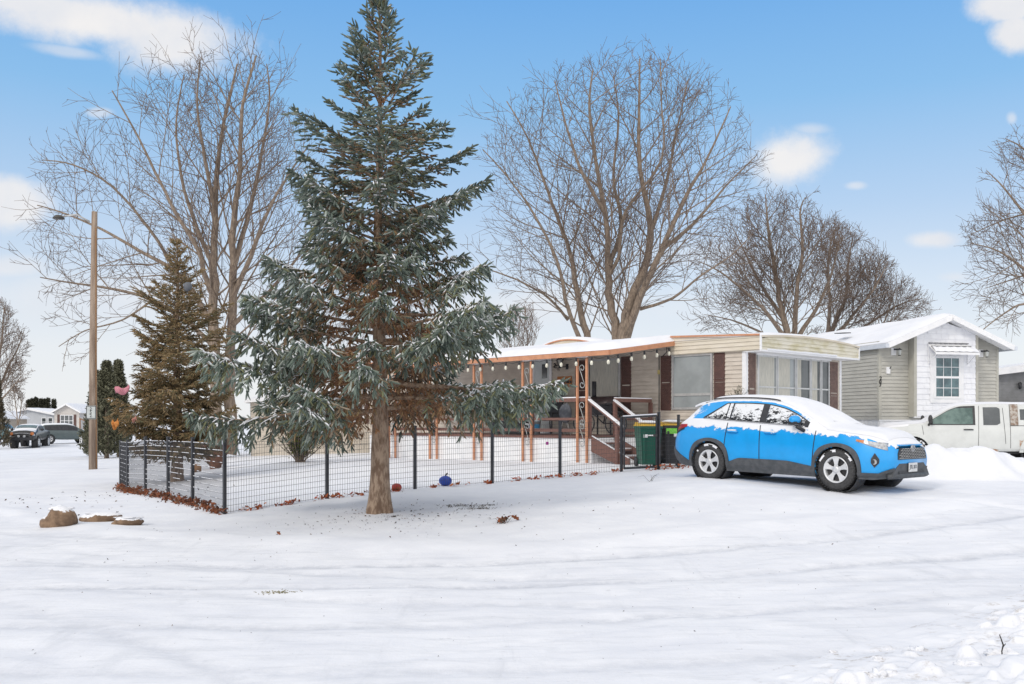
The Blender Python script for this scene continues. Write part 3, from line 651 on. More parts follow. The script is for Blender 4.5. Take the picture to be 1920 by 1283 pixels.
# stairs going down from the deck end towards the gate
def st(w_, r_, z): return dl(DE - w_, TD - r_, z)
zs0 = gz(*hp(DE, TD - 1.2, 0).xy) - HZ
for w_ in (.0, .98):
    b = MB(); P_ = [(.0, DZ - .02), (0, DZ - .42), (.95, zs0 - .03), (1.30, zs0 - .03), (1.30, zs0 + .16)]
    b.prism(P_, st(w_, 0, 0), st(w_, 1, 0) - st(w_, 0, 0), Vector((0, 0, 1)), (st(w_ + .04, 0, 0) - st(w_, 0, 0))); sg = b.build('stringer', M_deck, deck)
    b = MB(); b.beam(st(w_ + .02, .02, DZ + .0), st(w_ + .02, 1.28, zs0 + .18), .045, .02); b.build('stringer_snow', M_snow, sg)
for k in range(3):
    f = (k + 1) / 4; zt_ = lerp(DZ, zs0 + .02, f); b = MB(); b.beam(st(.04, .16 + k * .33, zt_ - .02), st(.98, .16 + k * .33, zt_ - .02), .28, .04); tr_ = b.build('tread', M_deck, deck)
    b = MB(); b.beam(st(.05, .14 + k * .33, zt_ + .015), st(.97, .14 + k * .33, zt_ + .015), .24, .03); b.build('tread_snow', M_snow, tr_)
for w_ in (-.02, 1.02):
    b = MB(); b.beam(st(w_, -.05, DZ + .93), st(w_, 1.12, DZ + .20), .09, .05); b.beam(st(w_, .92, zs0 - .05), st(w_, .92, DZ + .32), .09, .09, up=(1, 0, 0)); hr = b.build('handrail', M_deck, deck)
    b = MB(); b.beam(st(w_, -.05, DZ + .975), st(w_, 1.14, DZ + .235), .10, .04); b.build('handrail_snow', M_snow, hr)
# string lights along the porch roof edge
sl_ = empty('string_lights', hp(PD, TA, 0), 'string of bulbs hanging under the porch roof edge', 'string lights', rz=HA); SI = RM[sl_.name].inverted()
def sp(p, t, z): return SI @ hp(p, t, z)
wire = []
bul = [(.45, 0), (.95, 0), (1.5, 0), (2.05, 0), (2.6, 0)]
pts_ = [(p, TA + .02, lerp(zA, zF, p / PD) - .12) for p in (.3, .85, 1.4, 1.95, 2.5, 2.9)] + [(PD + .02, TA + .02 + k * .55, zF - .12) for k in range(1, 15)]
for i, (p, t, z) in enumerate(pts_):
    wire.append(sp(p, t, z)); 
    if i < len(pts_) - 1: q = pts_[i + 1]; wire.append(sp((p + q[0]) / 2, (t + q[1]) / 2, (z + q[2]) / 2 - .05))
b = MB(); b.tube(wire, .006, 4); b.build('wire', M_black, sl_)
M_bulb = mat('bulb_glass', (.80, .78, .66), rough=.15)
for i, (p, t, z) in enumerate(pts_[:-1]):
    c = sp(p, t, z); b = MB(); b.lathe([(.022, 0), (.03, -.05), (.022, -.11), (.0, -.12)], 8, c=c); bb_ = b.build('socket', M_black, sl_)
    b = MB(); b.lathe([(.022, -.10), (.045, -.15), (.035, -.21), (0, -.225)], 8, c=c); b.build('bulb', M_bulb, bb_)
# wooden name sign hung on the wall
q = hp(.03, wall_t(1060), wall_z(1060, 716)); sg = empty('wall_sign', q, 'small orange wooden sign with dark script on porch wall', 'sign', rz=HA)
b = MB(); b.bb(-.02, .012, -.30, .30, -.16, .17); b.build('board', mat('sign_wood', (.52, .20, .06), (.40, .14, .04), .6, 6, stretch=(1, 1, 8)), sg)
text('lettering', 'The Keldes', .135, Matrix.Translation((-.026, 0, -.005)) @ MW, M_num, sg, bold=.006); text('lettering', 'est 2018', .07, Matrix.Translation((-.026, -.02, -.115)) @ MW, M_num, sg, bold=.003)

# ------------------------------------------------------------------ things on the porch
def chair_on(p, t, label, rz=0.0, rocker=False):
    q = hp(p, t, DZ + .002); e = empty('patio_chair', q, label, 'chair', 'chairs on the porch', rz=HA + rz)
    b = MB(); 
    b.bb(-.26, .26, -.26, .26, .40, .44); b.build('seat', M_black, e)
    b = MB(); b.box((.24, 0, .86), (.04, .54, .86), Matrix.Rotation(math.radians(12), 3, 'Y')); b.build('backrest', M_black, e)
    for sx in (-.24, .24):
        for sy in (-.25, .25): b = MB(); b.beam((sx, sy, 0), (sx * .9, sy, .40), .03, .03, up=(1, 0, 0)); b.build('leg', M_black, e)
    for sy in (-.28, .28): b = MB(); b.beam((-.26, sy, .62), (.28, sy, .66), .05, .03); b.beam((-.24, sy, .4), (-.24, sy, .62), .03, .03, up=(1, 0, 0)); b.build('armrest', M_black, e)
chair_on(.75, wall_t(1064) , 'black high backed patio chair under the wooden sign'); chair_on(1.5, wall_t(1035) - .2, 'black patio chair behind the railing beside the storm door', rz=.5)
q = hp(.85, wall_t(1168), DZ + .002); e = empty('barbecue_grill', q, 'black barbecue grill with raised chimney beside the curtained window', 'grill', rz=HA)
b = MB(); b.box((0, 0, .72), (.5, 1.0, .30)); b.build('fire_box', M_black, e)
b = MB(); b.tube([(0, -.5, .87), (0, .5, .87)], .24, 16); b.build('lid', mat('grill_lid', (.05, .03, .03), rough=.35), e)
b = MB(); b.tube([(0, .38, .9), (0, .38, 1.55)], .065, 10); b.build('chimney', M_black, e)
for sx in (-.2, .2):
    for sy in (-.42, .42): b = MB(); b.beam((sx, sy, 0), (sx, sy, .6), .035, .035, up=(1, 0, 0)); b.build('leg', M_black, e)
b = MB(); b.bb(-.22, .22, -.42, .42, .18, .2); b.build('shelf', M_black, e)
# bicycle leaning at the stair head
def bicycle(q, rz):
    e = empty('bicycle', q, 'black bicycle standing on the deck behind the stair rail', 'bicycle', rz=rz)
    for sx in (-.5, .5):
        b = MB(); c = (0, sx, .33); b.lathe([(.33 + .02 * math.cos(a), .02 * math.sin(a)) for a in np.linspace(0, 2 * math.pi, 7)[:-1]], 24, 'x', c, closed=True); wh = b.build('wheel', M_black, e)
        b = MB()
        for k in range(8): a = k * math.pi / 4; b.beam(c, (0, sx + .31 * math.cos(a), .33 + .31 * math.sin(a)), .005, .005)
        b.build('spokes', M_metal, wh)
    b = MB()
    for a, d in (((0, -.5, .33), (0, -.12, .33)), ((0, -.12, .33), (0, -.22, .78)), ((0, -.22, .75), (0, .32, .80)), ((0, -.12, .33), (0, .34, .72)), ((0, -.5, .33), (0, -.22, .75)), ((0, .5, .33), (0, .32, .92))): b.tube([a, d], .018, 6)
    b.build('frame', M_black, e)
    b = MB(); b.tube([(-.28, .24, .98), (-.2, .32, .98), (.2, .32, .98), (.28, .24, .98)], .015, 6); b.tube([(0, .32, .9), (0, .32, .98)], .016, 6); b.build('handlebar', M_dark, e)
    b = MB(); b.blob((0, -.26, .86), (.07, .14, .04), 1, .1, 10, 6); b.tube([(0, -.22, .75), (0, -.24, .86)], .015, 5); b.build('saddle', M_black, e)
bicycle(hp(1.55, TD + .75, DZ + .002), HA + .25)
# tall grey folding chair frame, cushions and boxes by the rail
q = hp(2.1, wall_t(1108) - .9, DZ + .002); e = empty('folded_camp_chair', q, 'grey folded camp chair with pale metal legs beside scroll post', 'chair', 'chairs on the porch', rz=HA)
b = MB(); b.blob((0, 0, .62), (.12, .22, .28), 3, .12, 12, 8, 2); b.build('seat_fabric', mat('grey_fabric', (.13, .14, .16), (.09, .1, .12), .9, 10), e)
for a, d in (((0, -.2, 0), (0, .12, .8)), ((0, .22, 0), (0, -.05, .8)), ((.1, .1, 0), (.1, .02, .75))): b = MB(); b.tube([a, d], .014, 6); b.build('leg', M_metal, e)
q = hp(2.35, wall_t(1072) - .7, DZ + .002); e = empty('paint_bucket', q, 'white bucket with blue label behind the lower rail', 'bucket')
b = MB(); b.lathe([(0, .0), (.13, 0), (.16, .38), (.165, .38), (.165, .41), (0, .41)], 20); b.build('pail', mat('bucket_plastic', (.55, .66, .72), (.50, .62, .68), .4), e)
b = MB(); b.lathe([(.142, .1), (.158, .30)], 20); b.build('label', mat('blue_label', (.04, .30, .58), (.05, .36, .62), .4), e)
for i, (p, t, s, lb) in enumerate(((2.3, wall_t(1040) - .7, .42, 'low dark storage crate behind the lower rail beside the bucket'), (2.2, wall_t(1022) - .4, .36, 'dark storage crate at the left behind the lower porch rail'))):
    e = empty('storage_crate', hp(p, t, DZ + .002), lb, 'crate', 'crates on the porch', rz=HA); b = MB(); b.box((0, 0, s / 2), (.35, .6, s)); b.build('crate_body', M_dark, e); b = MB(); b.box((0, 0, s + .02), (.38, .64, .04)); b.build('lid', M_black, e)

# ------------------------------------------------------------------ grey house with white gable bump-out
H2 = Vector((11.85, 31.0, .62)); A2 = math.atan2(.24, .97)
house = empty('grey_mobile_home', H2, 'grey sided mobile home with white shingled gable front behind the pickup', 'mobile home', rz=A2)
W2 = 4.51; SK = 1.08; EV = 3.62; AP = 4.35
gw = Wall((0, 0, 0), (1, 0, 0), (0, -1, 0))
rake = lambda x: EV + (AP - EV) * (1 - abs(x / W2 * 2 - 1))
xl_ = lambda z: 0 if z <= EV else W2 / 2 * (z - EV) / (AP - EV)
b = MB(); laps(b, (0, 0, 0), (1, 0, 0), (0, -1, 0), W2, SK, AP - .02, .118, .026, xl_, lambda z: W2 - xl_(z)); laps(b, (0, 12, 0), (0, -1, 0), (-1, 0, 0), 12, SK, EV, .118, .026); b.add([(W2, 0, SK), (W2, 12, SK), (W2, 12, EV), (W2, 0, EV)], [(0, 1, 2, 3)]); b.build('wall', M_gray, house)
b = MB(); ribs(b, (0, .03, 0), (1, 0, 0), (0, -1, 0), W2, -.4, SK, .2); ribs(b, (.03, 12, 0), (0, -1, 0), (-1, 0, 0), 12, -.4, SK, .2); b.bb(-.01, W2 + .01, -.02, .01, SK - .04, SK); b.build('skirting', M_white, house)
M_gtrim = mat('grey_trim', (.46, .45, .40), (.42, .41, .36), .6, 4)
b = MB(); b.bb(-.025, .075, -.025, .075, SK, EV); b.build('corner_trim', M_gtrim, house); b = MB(); b.bb(W2 - .07, W2 + .025, -.025, .05, SK, EV); b.build('corner_trim', M_gtrim, house)
x0, x1 = 1.17, 3.40; BZ = SK + .12
M_shake = mat('white_shingles', (.85, .86, .89), (.79, .80, .84), .6, 3)
b = MB(); z = BZ
rowi = 0
while z < AP - .1:
    zt = min(z + .178, AP - .05); lo_, hi_ = max(x0, xl_(zt) + .25), min(x1, W2 - xl_(zt) - .25)
    if hi_ - lo_ < .1: break
    x = lo_; rr = random.Random(rowi * 13)
    while x < hi_ - .01:
        xe = min(hi_, x + rr.uniform(.18, .42)); 
        if hi_ - xe < .08: xe = hi_
        q = [(x + .003, -.30 - .017, z), (xe - .003, -.30 - .017, z), (xe - .003, -.30, zt), (x + .003, -.30, zt), (x + .003, -.29, z), (xe - .003, -.29, z)]
        b.add(q, [(0, 1, 2, 3), (4, 5, 1, 0)]); x = xe
    z = zt; rowi += 1
b.add([(x0, -.296, BZ), (x1, -.296, BZ), (x1, -.296, rake(x1) - .05), ((x0 + x1) / 2, -.296, AP - .12), (x0, -.296, rake(x0) - .05)], [(0, 1, 2, 3, 4)])
b.bb(x0, x0 + .01, -.295, 0, BZ, rake(x0) - .05); b.bb(x1 - .01, x1, -.295, 0, BZ, rake(x1) - .05); b.bb(x0, x1, -.295, 0, BZ - .03, BZ); b.build('shingle_bump_out', M_shake, house)
b = MB(); b.bb(x0 - .10, x0, -.32, -.0, BZ - .03, rake(x0 - .1) - .05); b.bb(x1, x1 + .09, -.32, 0, BZ - .03, rake(x1 + .09) - .05); b.build('bump_out_trim', M_gtrim, house)
b = MB(); b.bb(x0 - .1, x1 + .1, -.33, -.29, BZ - .06, BZ - .02); b.build('bump_out_sill', M_white, house)
sw = Wall((0, -.31, 0), (1, 0, 0), (0, -1, 0))
def e2(px): k = (px - CX) / F; return (H2.x - H2.y * k) / (.24 * k - .97)
def z2(py, Z=31.5): return CAMZ + (HY - py) / F * Z - H2.z
u0, u1 = 1.79, 2.79; v0, v1 = z2(748) , z2(669)
wn_ = sw.window(house, u0, u1, v0, v1, .07, M_teal, vs=(lerp(u0, u1, .35), lerp(u0, u1, .65)), hs=(lerp(v0, v1, .25), lerp(v0, v1, .74)), mw=.018, fm=M_white, t=.05)
b = MB(); panel(b, sw.o, sw.u, sw.n, u0 + .05, u1 - .05, lerp(v0, v1, .5) - .035, lerp(v0, v1, .5) + .035, .05, .006); panel(b, sw.o, sw.u, sw.n, u0 - .13, u0, v0 - .14, v1 + .1, .03, .002); panel(b, sw.o, sw.u, sw.n, u1, u1 + .13, v0 - .14, v1 + .1, .03, .002); panel(b, sw.o, sw.u, sw.n, u0, u1, v0 - .14, v0, .03, .002); panel(b, sw.o, sw.u, sw.n, u0, u1, v1, v1 + .1, .03, .002); b.build('window_surround', M_white, wn_)
# little white awning over the window
b = MB(); za, zf = z2(647), z2(664); xa, xb = u0 - .22, u1 + .30
b.add([(xa, -.33, za), (xb, -.33, za), (xb + .06, -.78, zf), (xa - .06, -.78, zf), (xa, -.33, za - .03), (xb, -.33, za - .03), (xb + .06, -.78, zf - .03), (xa - .06, -.78, zf - .03)], [(0, 3, 2, 1), (4, 5, 6, 7), (3, 7, 6, 2), (0, 4, 7, 3), (1, 2, 6, 5)])
b.bb(xa - .06, xb + .06, -.80, -.78, zf - .07, zf); 
for xx in (xa + .02, xb - .02): b.beam((xx, -.33, zf - .34), (xx, -.76, zf - .03), .018, .018); b.beam((xx, -.335, zf - .36), (xx, -.335, za), .02, .02)
aw = b.build('window_awning', M_white, house)
b = MB()
for i in range(8):
    for zz, yy_ in ((za + .01, -.36), (lerp(za, zf, .33), -.48)):
        b.beam((lerp(xa, xb, (i + .08) / 8), yy_, zz + .02), (lerp(xa, xb, (i + .9) / 8), yy_, zz + .02), .05, .02)
b.build('awning_slots', M_black, aw)
b = MB(); vs_ = []
for i in range(25):
    for j in range(8):
        f = j / 7; x = lerp(xa - .06 * f, xb + .06 * f, i / 24); y = lerp(-.50, -.785, f); vs_.append((x, y, lerp(za, zf, (y + .33) / -.45) + .012 + .05 * math.sqrt(min(1, f * 3, (1 - f) * 3 + .2)) * (1 + .3 * math.sin(i * math.pi / 2))))
b.add(vs_, [(i * 8 + j, i * 8 + j + 1, (i + 1) * 8 + j + 1, (i + 1) * 8 + j) for i in range(24) for j in range(7)], True); b.build('awning_snow', M_snow, aw)
# roof
OV = .10
prof2 = [(-OV, EV - .10), (W2 / 2, AP + .13), (W2 + OV, EV - .10)]
rf = roof_slab('roof', prof2, -.62, 12.3, .06, M_white, house); snow_slab('roof_snow', prof2, -.60, 12.2, .09, rf, 9, 50)
b = MB()
for sx in (0, 1):
    xe = -OV if sx == 0 else W2 + OV
    b.beam((xe, -.64, EV - .19), (W2 / 2, -.64, AP + .03), .035, .17, up=(0, 0, 1)); b.beam((xe + (.04 if sx == 0 else -.04), -.44, EV - .22), (W2 / 2, -.44, AP - .02), .4, .02)
b.build('rake_fascia', M_white, rf)
b = MB(); b.beam((-OV - .05, -.66, EV - .20), (-OV - .05, 12.3, EV - .20), .12, .13); b.beam((W2 + OV + .05, -.66, EV - .20), (W2 + OV + .05, 12.3, EV - .20), .12, .13); b.build('gutter', mat('gutter_metal', (.62, .66, .72), (.56, .60, .66), .4), rf)
b = MB(); b.beam((-OV + .03, -.3, EV - .14), (-OV + .03, 12.2, EV - .14), .20, .02); b.build('soffit', M_white, rf)
b = MB(); b.beam((.55, 2.6, rake(.55) + .33), (.75, 3.5, rake(.75) + .33), .25, .03); b.build('roof_vent', M_black, rf)
# wall lamps, box, number
for px in (1675, 1838):
    x = e2(px); b = MB(); panel(b, gw.o, gw.u, gw.n, x - .1, x + .08, z2(668), z2(654), .03, .012); lp = b.build('wall_lamp', M_white, house)
    b = MB(); b.beam((x, -.04, z2(657)), (x + .09, -.18, z2(657.5)), .05, .05); b.lathe([(0, .09), (.09, .03), (.08, .02)], 6, c=(x + .09, -.19, z2(660))); b.lathe([(.045, -.16), (.05, -.14), (.0, -.17)], 6, c=(x + .09, -.19, z2(660))); b.build('lamp_cap', M_black, lp)
    b = MB(); b.lathe([(.045, -.14), (.07, .02)], 6, c=(x + .09, -.19, z2(660))); b.build('lamp_glass', mat('clear_lamp', (.5, .52, .5), rough=.15), lp)
x = e2(1663.5); b = MB(); panel(b, gw.o, gw.u, gw.n, x - .065, x + .065, z2(702), z2(690), .06, .012); mb_ = b.build('meter_box', M_white, house); b = MB(); b.beam((x + .04, -.08, z2(693)), (x + .09, -.08, z2(689)), .02, .03); b.build('antenna', M_black, mb_)
EWm = Matrix(((1, 0, 0, 0), (0, 0, -1, 0), (0, 1, 0, 0), (0, 0, 0, 1)))
for i, ch in enumerate('207'): text('house_number', ch, .17, Matrix.Translation((.028 + (.015 if i == 0 else 0), -.032, z2(711 + i * 6.3))) @ EWm, M_num, house, bold=.004)

# ------------------------------------------------------------------ dark grey house at the right edge, pale home behind the spruce, far houses
def simple_house(name, loc, rz, Wd, Ln, sk, ev, ap, wallm, label, cat='mobile home', group=None, fascia=.14, wins=(), ov=.3, lap=.12, skm=None, roofth=.12):
    e = empty(name, loc, label, cat, group, rz=rz)
    xl2 = lambda z: 0 if z <= ev else Wd / 2 * (z - ev) / (ap - ev)
    b = MB(); laps(b, (0, 0, 0), (1, 0, 0), (0, -1, 0), Wd, sk, ap - .02, lap, .014, xl2, lambda z: Wd - xl2(z)); laps(b, (0, Ln, 0), (0, -1, 0), (-1, 0, 0), Ln, sk, ev, lap); laps(b, (Wd, 0, 0), (0, 1, 0), (1, 0, 0), Ln, sk, ev, lap); b.build('wall', wallm, e)
    b = MB(); ribs(b, (0, .03, 0), (1, 0, 0), (0, -1, 0), Wd, -.4, sk, .2); ribs(b, (.03, Ln, 0), (0, -1, 0), (-1, 0, 0), Ln, -.4, sk, .2); ribs(b, (Wd - .03, 0, 0), (0, 1, 0), (1, 0, 0), Ln, -.4, sk, .2); b.build('skirting', skm or M_white, e)
    pr = [(-ov, ev - .08), (Wd / 2, ap + .1), (Wd + ov, ev - .08)]
    rf = roof_slab('roof', pr, -.35, Ln + .35, .06, M_white, e); snow_slab('roof_snow', pr, -.33, Ln + .33, roofth, rf, 11, 30)
    b = MB()
    for xe in (-ov, Wd + ov): b.beam((xe, -.37, ev - .14), (Wd / 2, -.37, ap + .02), .03, fascia); b.beam((xe, -.37, ev - .15), (xe, Ln + .35, ev - .15), .04, fascia)
    b.build('fascia', M_white, rf)
    F_ = Wall((0, 0, 0), (1, 0, 0), (0, -1, 0)); S_ = Wall((0, Ln, 0), (0, -1, 0), (-1, 0, 0)); R_ = Wall((Wd, 0, 0), (0, 1, 0), (1, 0, 0))
    for (wl, x0, x1, z0, z1, nv, nh, sh) in wins:
        W_ = {'f': F_, 's': S_, 'r': R_}[wl]; W_.window(e, x0, x1, z0, z1, .07, M_glass, vs=[lerp(x0, x1, (i + 1) / (nv + 1)) for i in range(nv)], hs=[lerp(z0, z1, (i + 1) / (nh + 1)) for i in range(nh)], mw=.06, fm=M_white)
        if sh: W_.shutter(e, x0 - .35, x0 - .05, z0 - .05, z1 + .05); W_.shutter(e, x1 + .05, x1 + .35, z0 - .05, z1 + .05)
    return e
q = P(1868, 790, 44); 
e5 = simple_house('dark_grey_home', (q.x, 44, .7), .05, 14.0, 6, .6, 3.35, 4.05, mat('dark_grey_siding', (.22, .225, .235), (.18, .185, .19), .6, 3), 'dark grey home with low snowy roof at the right edge', wins=(('f', 2.2, 3.4, 1.2, 2.9, 0, 1, False),), ov=.1, fascia=.3)
b = MB(); b.lathe([(.0, 2.75), (.09, 2.70), (.07, 2.45), (.0, 2.4)], 8, c=(1.05, -.12, 0)); b.build('wall_lamp', M_black, e5)
b = MB(); b.bb(-.2, 4, -.9, -.82, .6, 1.75); b.build('deck_rail', mat('dark_wood', (.12, .07, .05)), e5)
q = P(470, 790, 39)
e3 = simple_house('pale_home', (q.x, 39, .30), .03, 8.3, 5, .42, 2.3, 2.55, mat('pale_tan_siding', (.60, .54, .46), (.54, .48, .40), .6, 2), 'pale tan mobile home seen through the spruce and fence', wins=(('f', 3.9, 4.6, 1.3, 2.1, 0, 1, True),), ov=.15, skm=mat('tan_skirting', (.62, .56, .48), (.55, .5, .43), .7))
M_fargrey = mat('far_grey_siding', (.50, .52, .55), (.45, .47, .50), .6, 1); M_fartan = mat('far_tan_siding', (.56, .53, .50), (.52, .49, .46), .6, 1)
q = P(102, 790, 115)
simple_house('gabled_home', (q.x, 115, -.2), .03, 2.95, 12, .5, 3.05, 3.85, M_fartan, 'small pale gabled home with brown shutters and six pane window far left', wins=(('f', .7, 2.25, 1.2, 2.6, 2, 1, True),), ov=.25, fascia=.18)
q = P(2, 790, 120); simple_house('long_home', (q.x, 120, -.2), .03, 6.9, 6, .5, 2.75, 3.35, M_fargrey, 'long grey home with two small windows far left behind the black truck', wins=(('f', 5.0, 5.6, 1.2, 2.3, 0, 1, False), ('f', 5.8, 6.4, 1.2, 2.3, 0, 1, False)), ov=.15, fascia=.2)
q = P(-45, 790, 110); simple_house('tan_home', (q.x, 110, -.2), .03, 3.4, 5, .3, 2.3, 2.9, mat('far_tan', (.42, .37, .31)), 'tan shed like home at the far left edge', ov=.15)
# ------------------------------------------------------------------ vehicles: x forward, y left, z up; u = distance from the rear bumper
def pchip(pts):
    xs = np.array([p[0] for p in pts], float); ys = np.array([p[1] for p in pts], float); h = np.diff(xs); d = np.diff(ys) / h
    m = np.zeros(len(xs)); m[0], m[-1] = d[0], d[-1]
    for i in range(1, len(xs) - 1):
        if d[i - 1] * d[i] > 0: w1, w2 = 2 * h[i] + h[i - 1], h[i] + 2 * h[i - 1]; m[i] = (w1 + w2) / (w1 / d[i - 1] + w2 / d[i])
    def f(x):
        x = float(min(max(x, xs[0]), xs[-1])); i = int(min(max(np.searchsorted(xs, x) - 1, 0), len(h) - 1)); t = (x - xs[i]) / h[i]
        return float(ys[i] * (2 * t ** 3 - 3 * t ** 2 + 1) + h[i] * m[i] * (t ** 3 - 2 * t ** 2 + t) + ys[i + 1] * (-2 * t ** 3 + 3 * t ** 2) + h[i] * m[i + 1] * (t ** 3 - t ** 2))
    return f
class Body:
    def __init__(s, L, top, belt, bot, W, yr, axles, rw, crown=.07, front=None, rear=None, nu=150):
        s.L, s.top, s.belt, s.bot, s.W, s.yr = L, pchip(top), pchip(belt), pchip(bot), pchip(W), pchip(yr)
        s.ax, s.rw, s.crown, s.nu = axles, rw, crown, nu
        s.fd = pchip(front or [(.2, .09), (.4, .02), (.55, 0), (.75, .03), (.9, .08), (1.2, .1)]); s.rd = pchip(rear or [(.2, .08), (.5, .0), (.7, 0), (1.0, .05), (1.2, .05)])
        s.prof = pchip([(0, .93), (.12, .985), (.35, 1.0), (.6, .995), (.8, .975), (1, .93)])
    def zr(s, u): return max(s.top(u) - s.crown, s.belt(u) + .012)
    def half(s, u, z):
        zb, zl, zr = s.bot(u), s.belt(u), s.zr(u)
        if z <= zl: return s.W(u) * s.prof(min(1, max(0, (z - zb) / (zl - zb))))
        f = min(1, (z - zl) / (zr - zl)); y0, y1 = s.W(u) * .93, min(s.yr(u), s.W(u) * .93); return y0 + (y1 - y0) * (f ** 1.15)
    def shift(s, u, z):
        x = u - s.L / 2; k = min(1, max(0, (u - (s.L - .5)) / .5)); k = k * k * (3 - 2 * k); r = min(1, max(0, (.4 - u) / .4)); r = r * r * (3 - 2 * r)
        return x - s.fd(z) * k + s.rd(z) * r
    def side(s, u, z, sg=1, off=0.0):
        e = .01; y = s.half(u, z); nu = -(s.half(min(u + e, s.L), z) - s.half(max(u - e, 0), z)) / (2 * e); nz = -(s.half(u, z + e) - s.half(u, z - e)) / (2 * e); n = Vector((nu, 1, nz)).normalized()
        p = Vector((s.shift(u, z), y, z)) + n * off; p.y *= sg; return p
    def roof(s, u, v, off=0.0):        # v from -1 to 1 across
        zr, zt = s.zr(u), max(s.top(u), s.zr(u) + .004); yr = min(s.yr(u), s.W(u) * .93); z = zt - (zt - zr) * abs(v) ** 2.6
        return Vector((s.shift(u, z), v * yr, z + off))
    def shell(s, m, par, name='body'):
        us = np.concatenate([np.linspace(0, .5, 18)[:-1], np.linspace(.5, s.L - .5, s.nu)[:-1], np.linspace(s.L - .5, s.L, 20)]); nl, ng, nr = 30, 10, 12; rows = []
        for u in us:
            zb, zl, zr = s.bot(u), s.belt(u), s.zr(u); half = [(z, s.half(u, z)) for z in np.linspace(zb, zl, nl)] + [(z, s.half(u, z)) for z in np.linspace(zl, zr, ng + 1)[1:]]
            Lp = [Vector((s.shift(u, z), y, z)) for z, y in half]; Rp = [Vector((p.x, -p.y, p.z)) for p in Lp]
            mid = [s.roof(u, v) for v in np.linspace(1, -1, 2 * nr + 1)[1:-1]]; rows.append(Lp + mid + Rp[::-1])
        n = len(rows[0]); b = MB(); vs = [p for r in rows for p in r]; fs = []
        for i in range(len(rows) - 1):
            for j in range(n - 1):
                q = (vs[i * n + j] + vs[(i + 1) * n + j + 1]) / 2
                if any((q.x + s.L / 2 - a) ** 2 + (q.z - s.rw) ** 2 < (s.rw + .045) ** 2 and abs(q.y) > .45 and q.z < 1.0 for a in s.ax): continue
                fs.append((i * n + j, (i + 1) * n + j, (i + 1) * n + j + 1, i * n + j + 1))
            fs.append((i * n, i * n + n - 1, (i + 1) * n + n - 1, (i + 1) * n))
        for i in (0, len(rows) - 1):
            h = nl + ng
            for j in range(h - 1): a, c, d, e = i * n + j, i * n + j + 1, i * n + n - 2 - j, i * n + n - 1 - j; fs.append((a, c, d, e) if i == 0 else (e, d, c, a))
            fs.append(tuple(i * n + j for j in range(h - 1, n - h + 1)))
        b.add(vs, fs, True); o = b.build(name, m, par)
        for a in s.ax:
            for sg in (-1, 1):
                bw = MB()
                y0, y1 = sg * (s.W(a) - .03), sg * (s.W(a) - .36); pr = [(s.rw + .06, y0), (s.rw + .06, y1), (0, y1)]; bw.lathe(pr, 28, 'y', (a - s.L / 2, 0, s.rw)); bw.build('wheel_well', M_dark, o)
        return o
    def strip(s, mb, us, zlo, zhi, sg, off, nz=6, smooth=True, thick=.0):
        vs = []
        for u in us:
            for k in range(nz + 1): vs.append(s.side(u, lerp(zlo(u), zhi(u), k / nz), sg, off))
        m = nz + 1; fs = [(i * m + k, (i + 1) * m + k, (i + 1) * m + k + 1, i * m + k + 1) for i in range(len(us) - 1) for k in range(nz)]
        if thick:
            o = len(vs)
            for u in us:
                for k in range(m): vs.append(s.side(u, lerp(zlo(u), zhi(u), k / nz), sg, off - thick))
            N = len(us)
            for i in range(N - 1): fs += [(i * m, i * m + o, (i + 1) * m + o, (i + 1) * m), (i * m + nz, (i + 1) * m + nz, (i + 1) * m + nz + o, i * m + nz + o)]
            fs += [(k, k + 1, k + 1 + o, k + o) for k in range(nz)] + [((N - 1) * m + k, (N - 1) * m + k + o, (N - 1) * m + k + 1 + o, (N - 1) * m + k + 1) for k in range(nz)]
        mb.add(vs, fs, smooth)
    def arch(s, par, m, a, sg, r0, r1, off=.022, squash=1.0, a0=-8, a1=188):
        b = MB(); vs = []; K = 30
        for i in range(K + 1):
            th = math.radians(lerp(a0, a1, i / K)); c, sn = math.cos(th), math.sin(th)
            p = 4.5; q = (abs(c) ** p + abs(sn) ** p) ** (-1 / p); q = lerp(1, q, squash * .55)
            for r, o_ in ((r0, -.06), (r0, off), (r1 * q, off), (r1 * q + .005, -.01)):
                u, z = a + r * c, s.rw + r * sn; z = max(z, .22); pt = s.side(min(max(u, .02), s.L - .02), z, sg, 0); pt.x = u - s.L / 2; pt.y += sg * o_; vs.append(pt)
        b.add(vs, [(i * 4 + j, (i + 1) * 4 + j, (i + 1) * 4 + j + 1, i * 4 + j + 1) for i in range(K) for j in range(3)]); return b.build('arch_moulding', m, par)
M_tyre = mat('tyre_rubber', (.035, .035, .037), (.06, .06, .062), .85, 30, bump=.3); M_rim = mat('alloy_rim', (.74, .75, .77), (.62, .63, .65), .38, 5, metal=.35); M_chrome = mat('chrome', (.6, .6, .62), rough=.15, metal=.9)
M_light = mat('headlight_lens', (.55, .56, .57), (.30, .31, .33), .12, 22, spec=.8); M_red = mat('tail_lamp_red', (.42, .015, .012), (.30, .01, .01), .15, 8); M_amber = mat('amber_lens', (.60, .20, .06), rough=.25)
M_wellsnow = M_snow
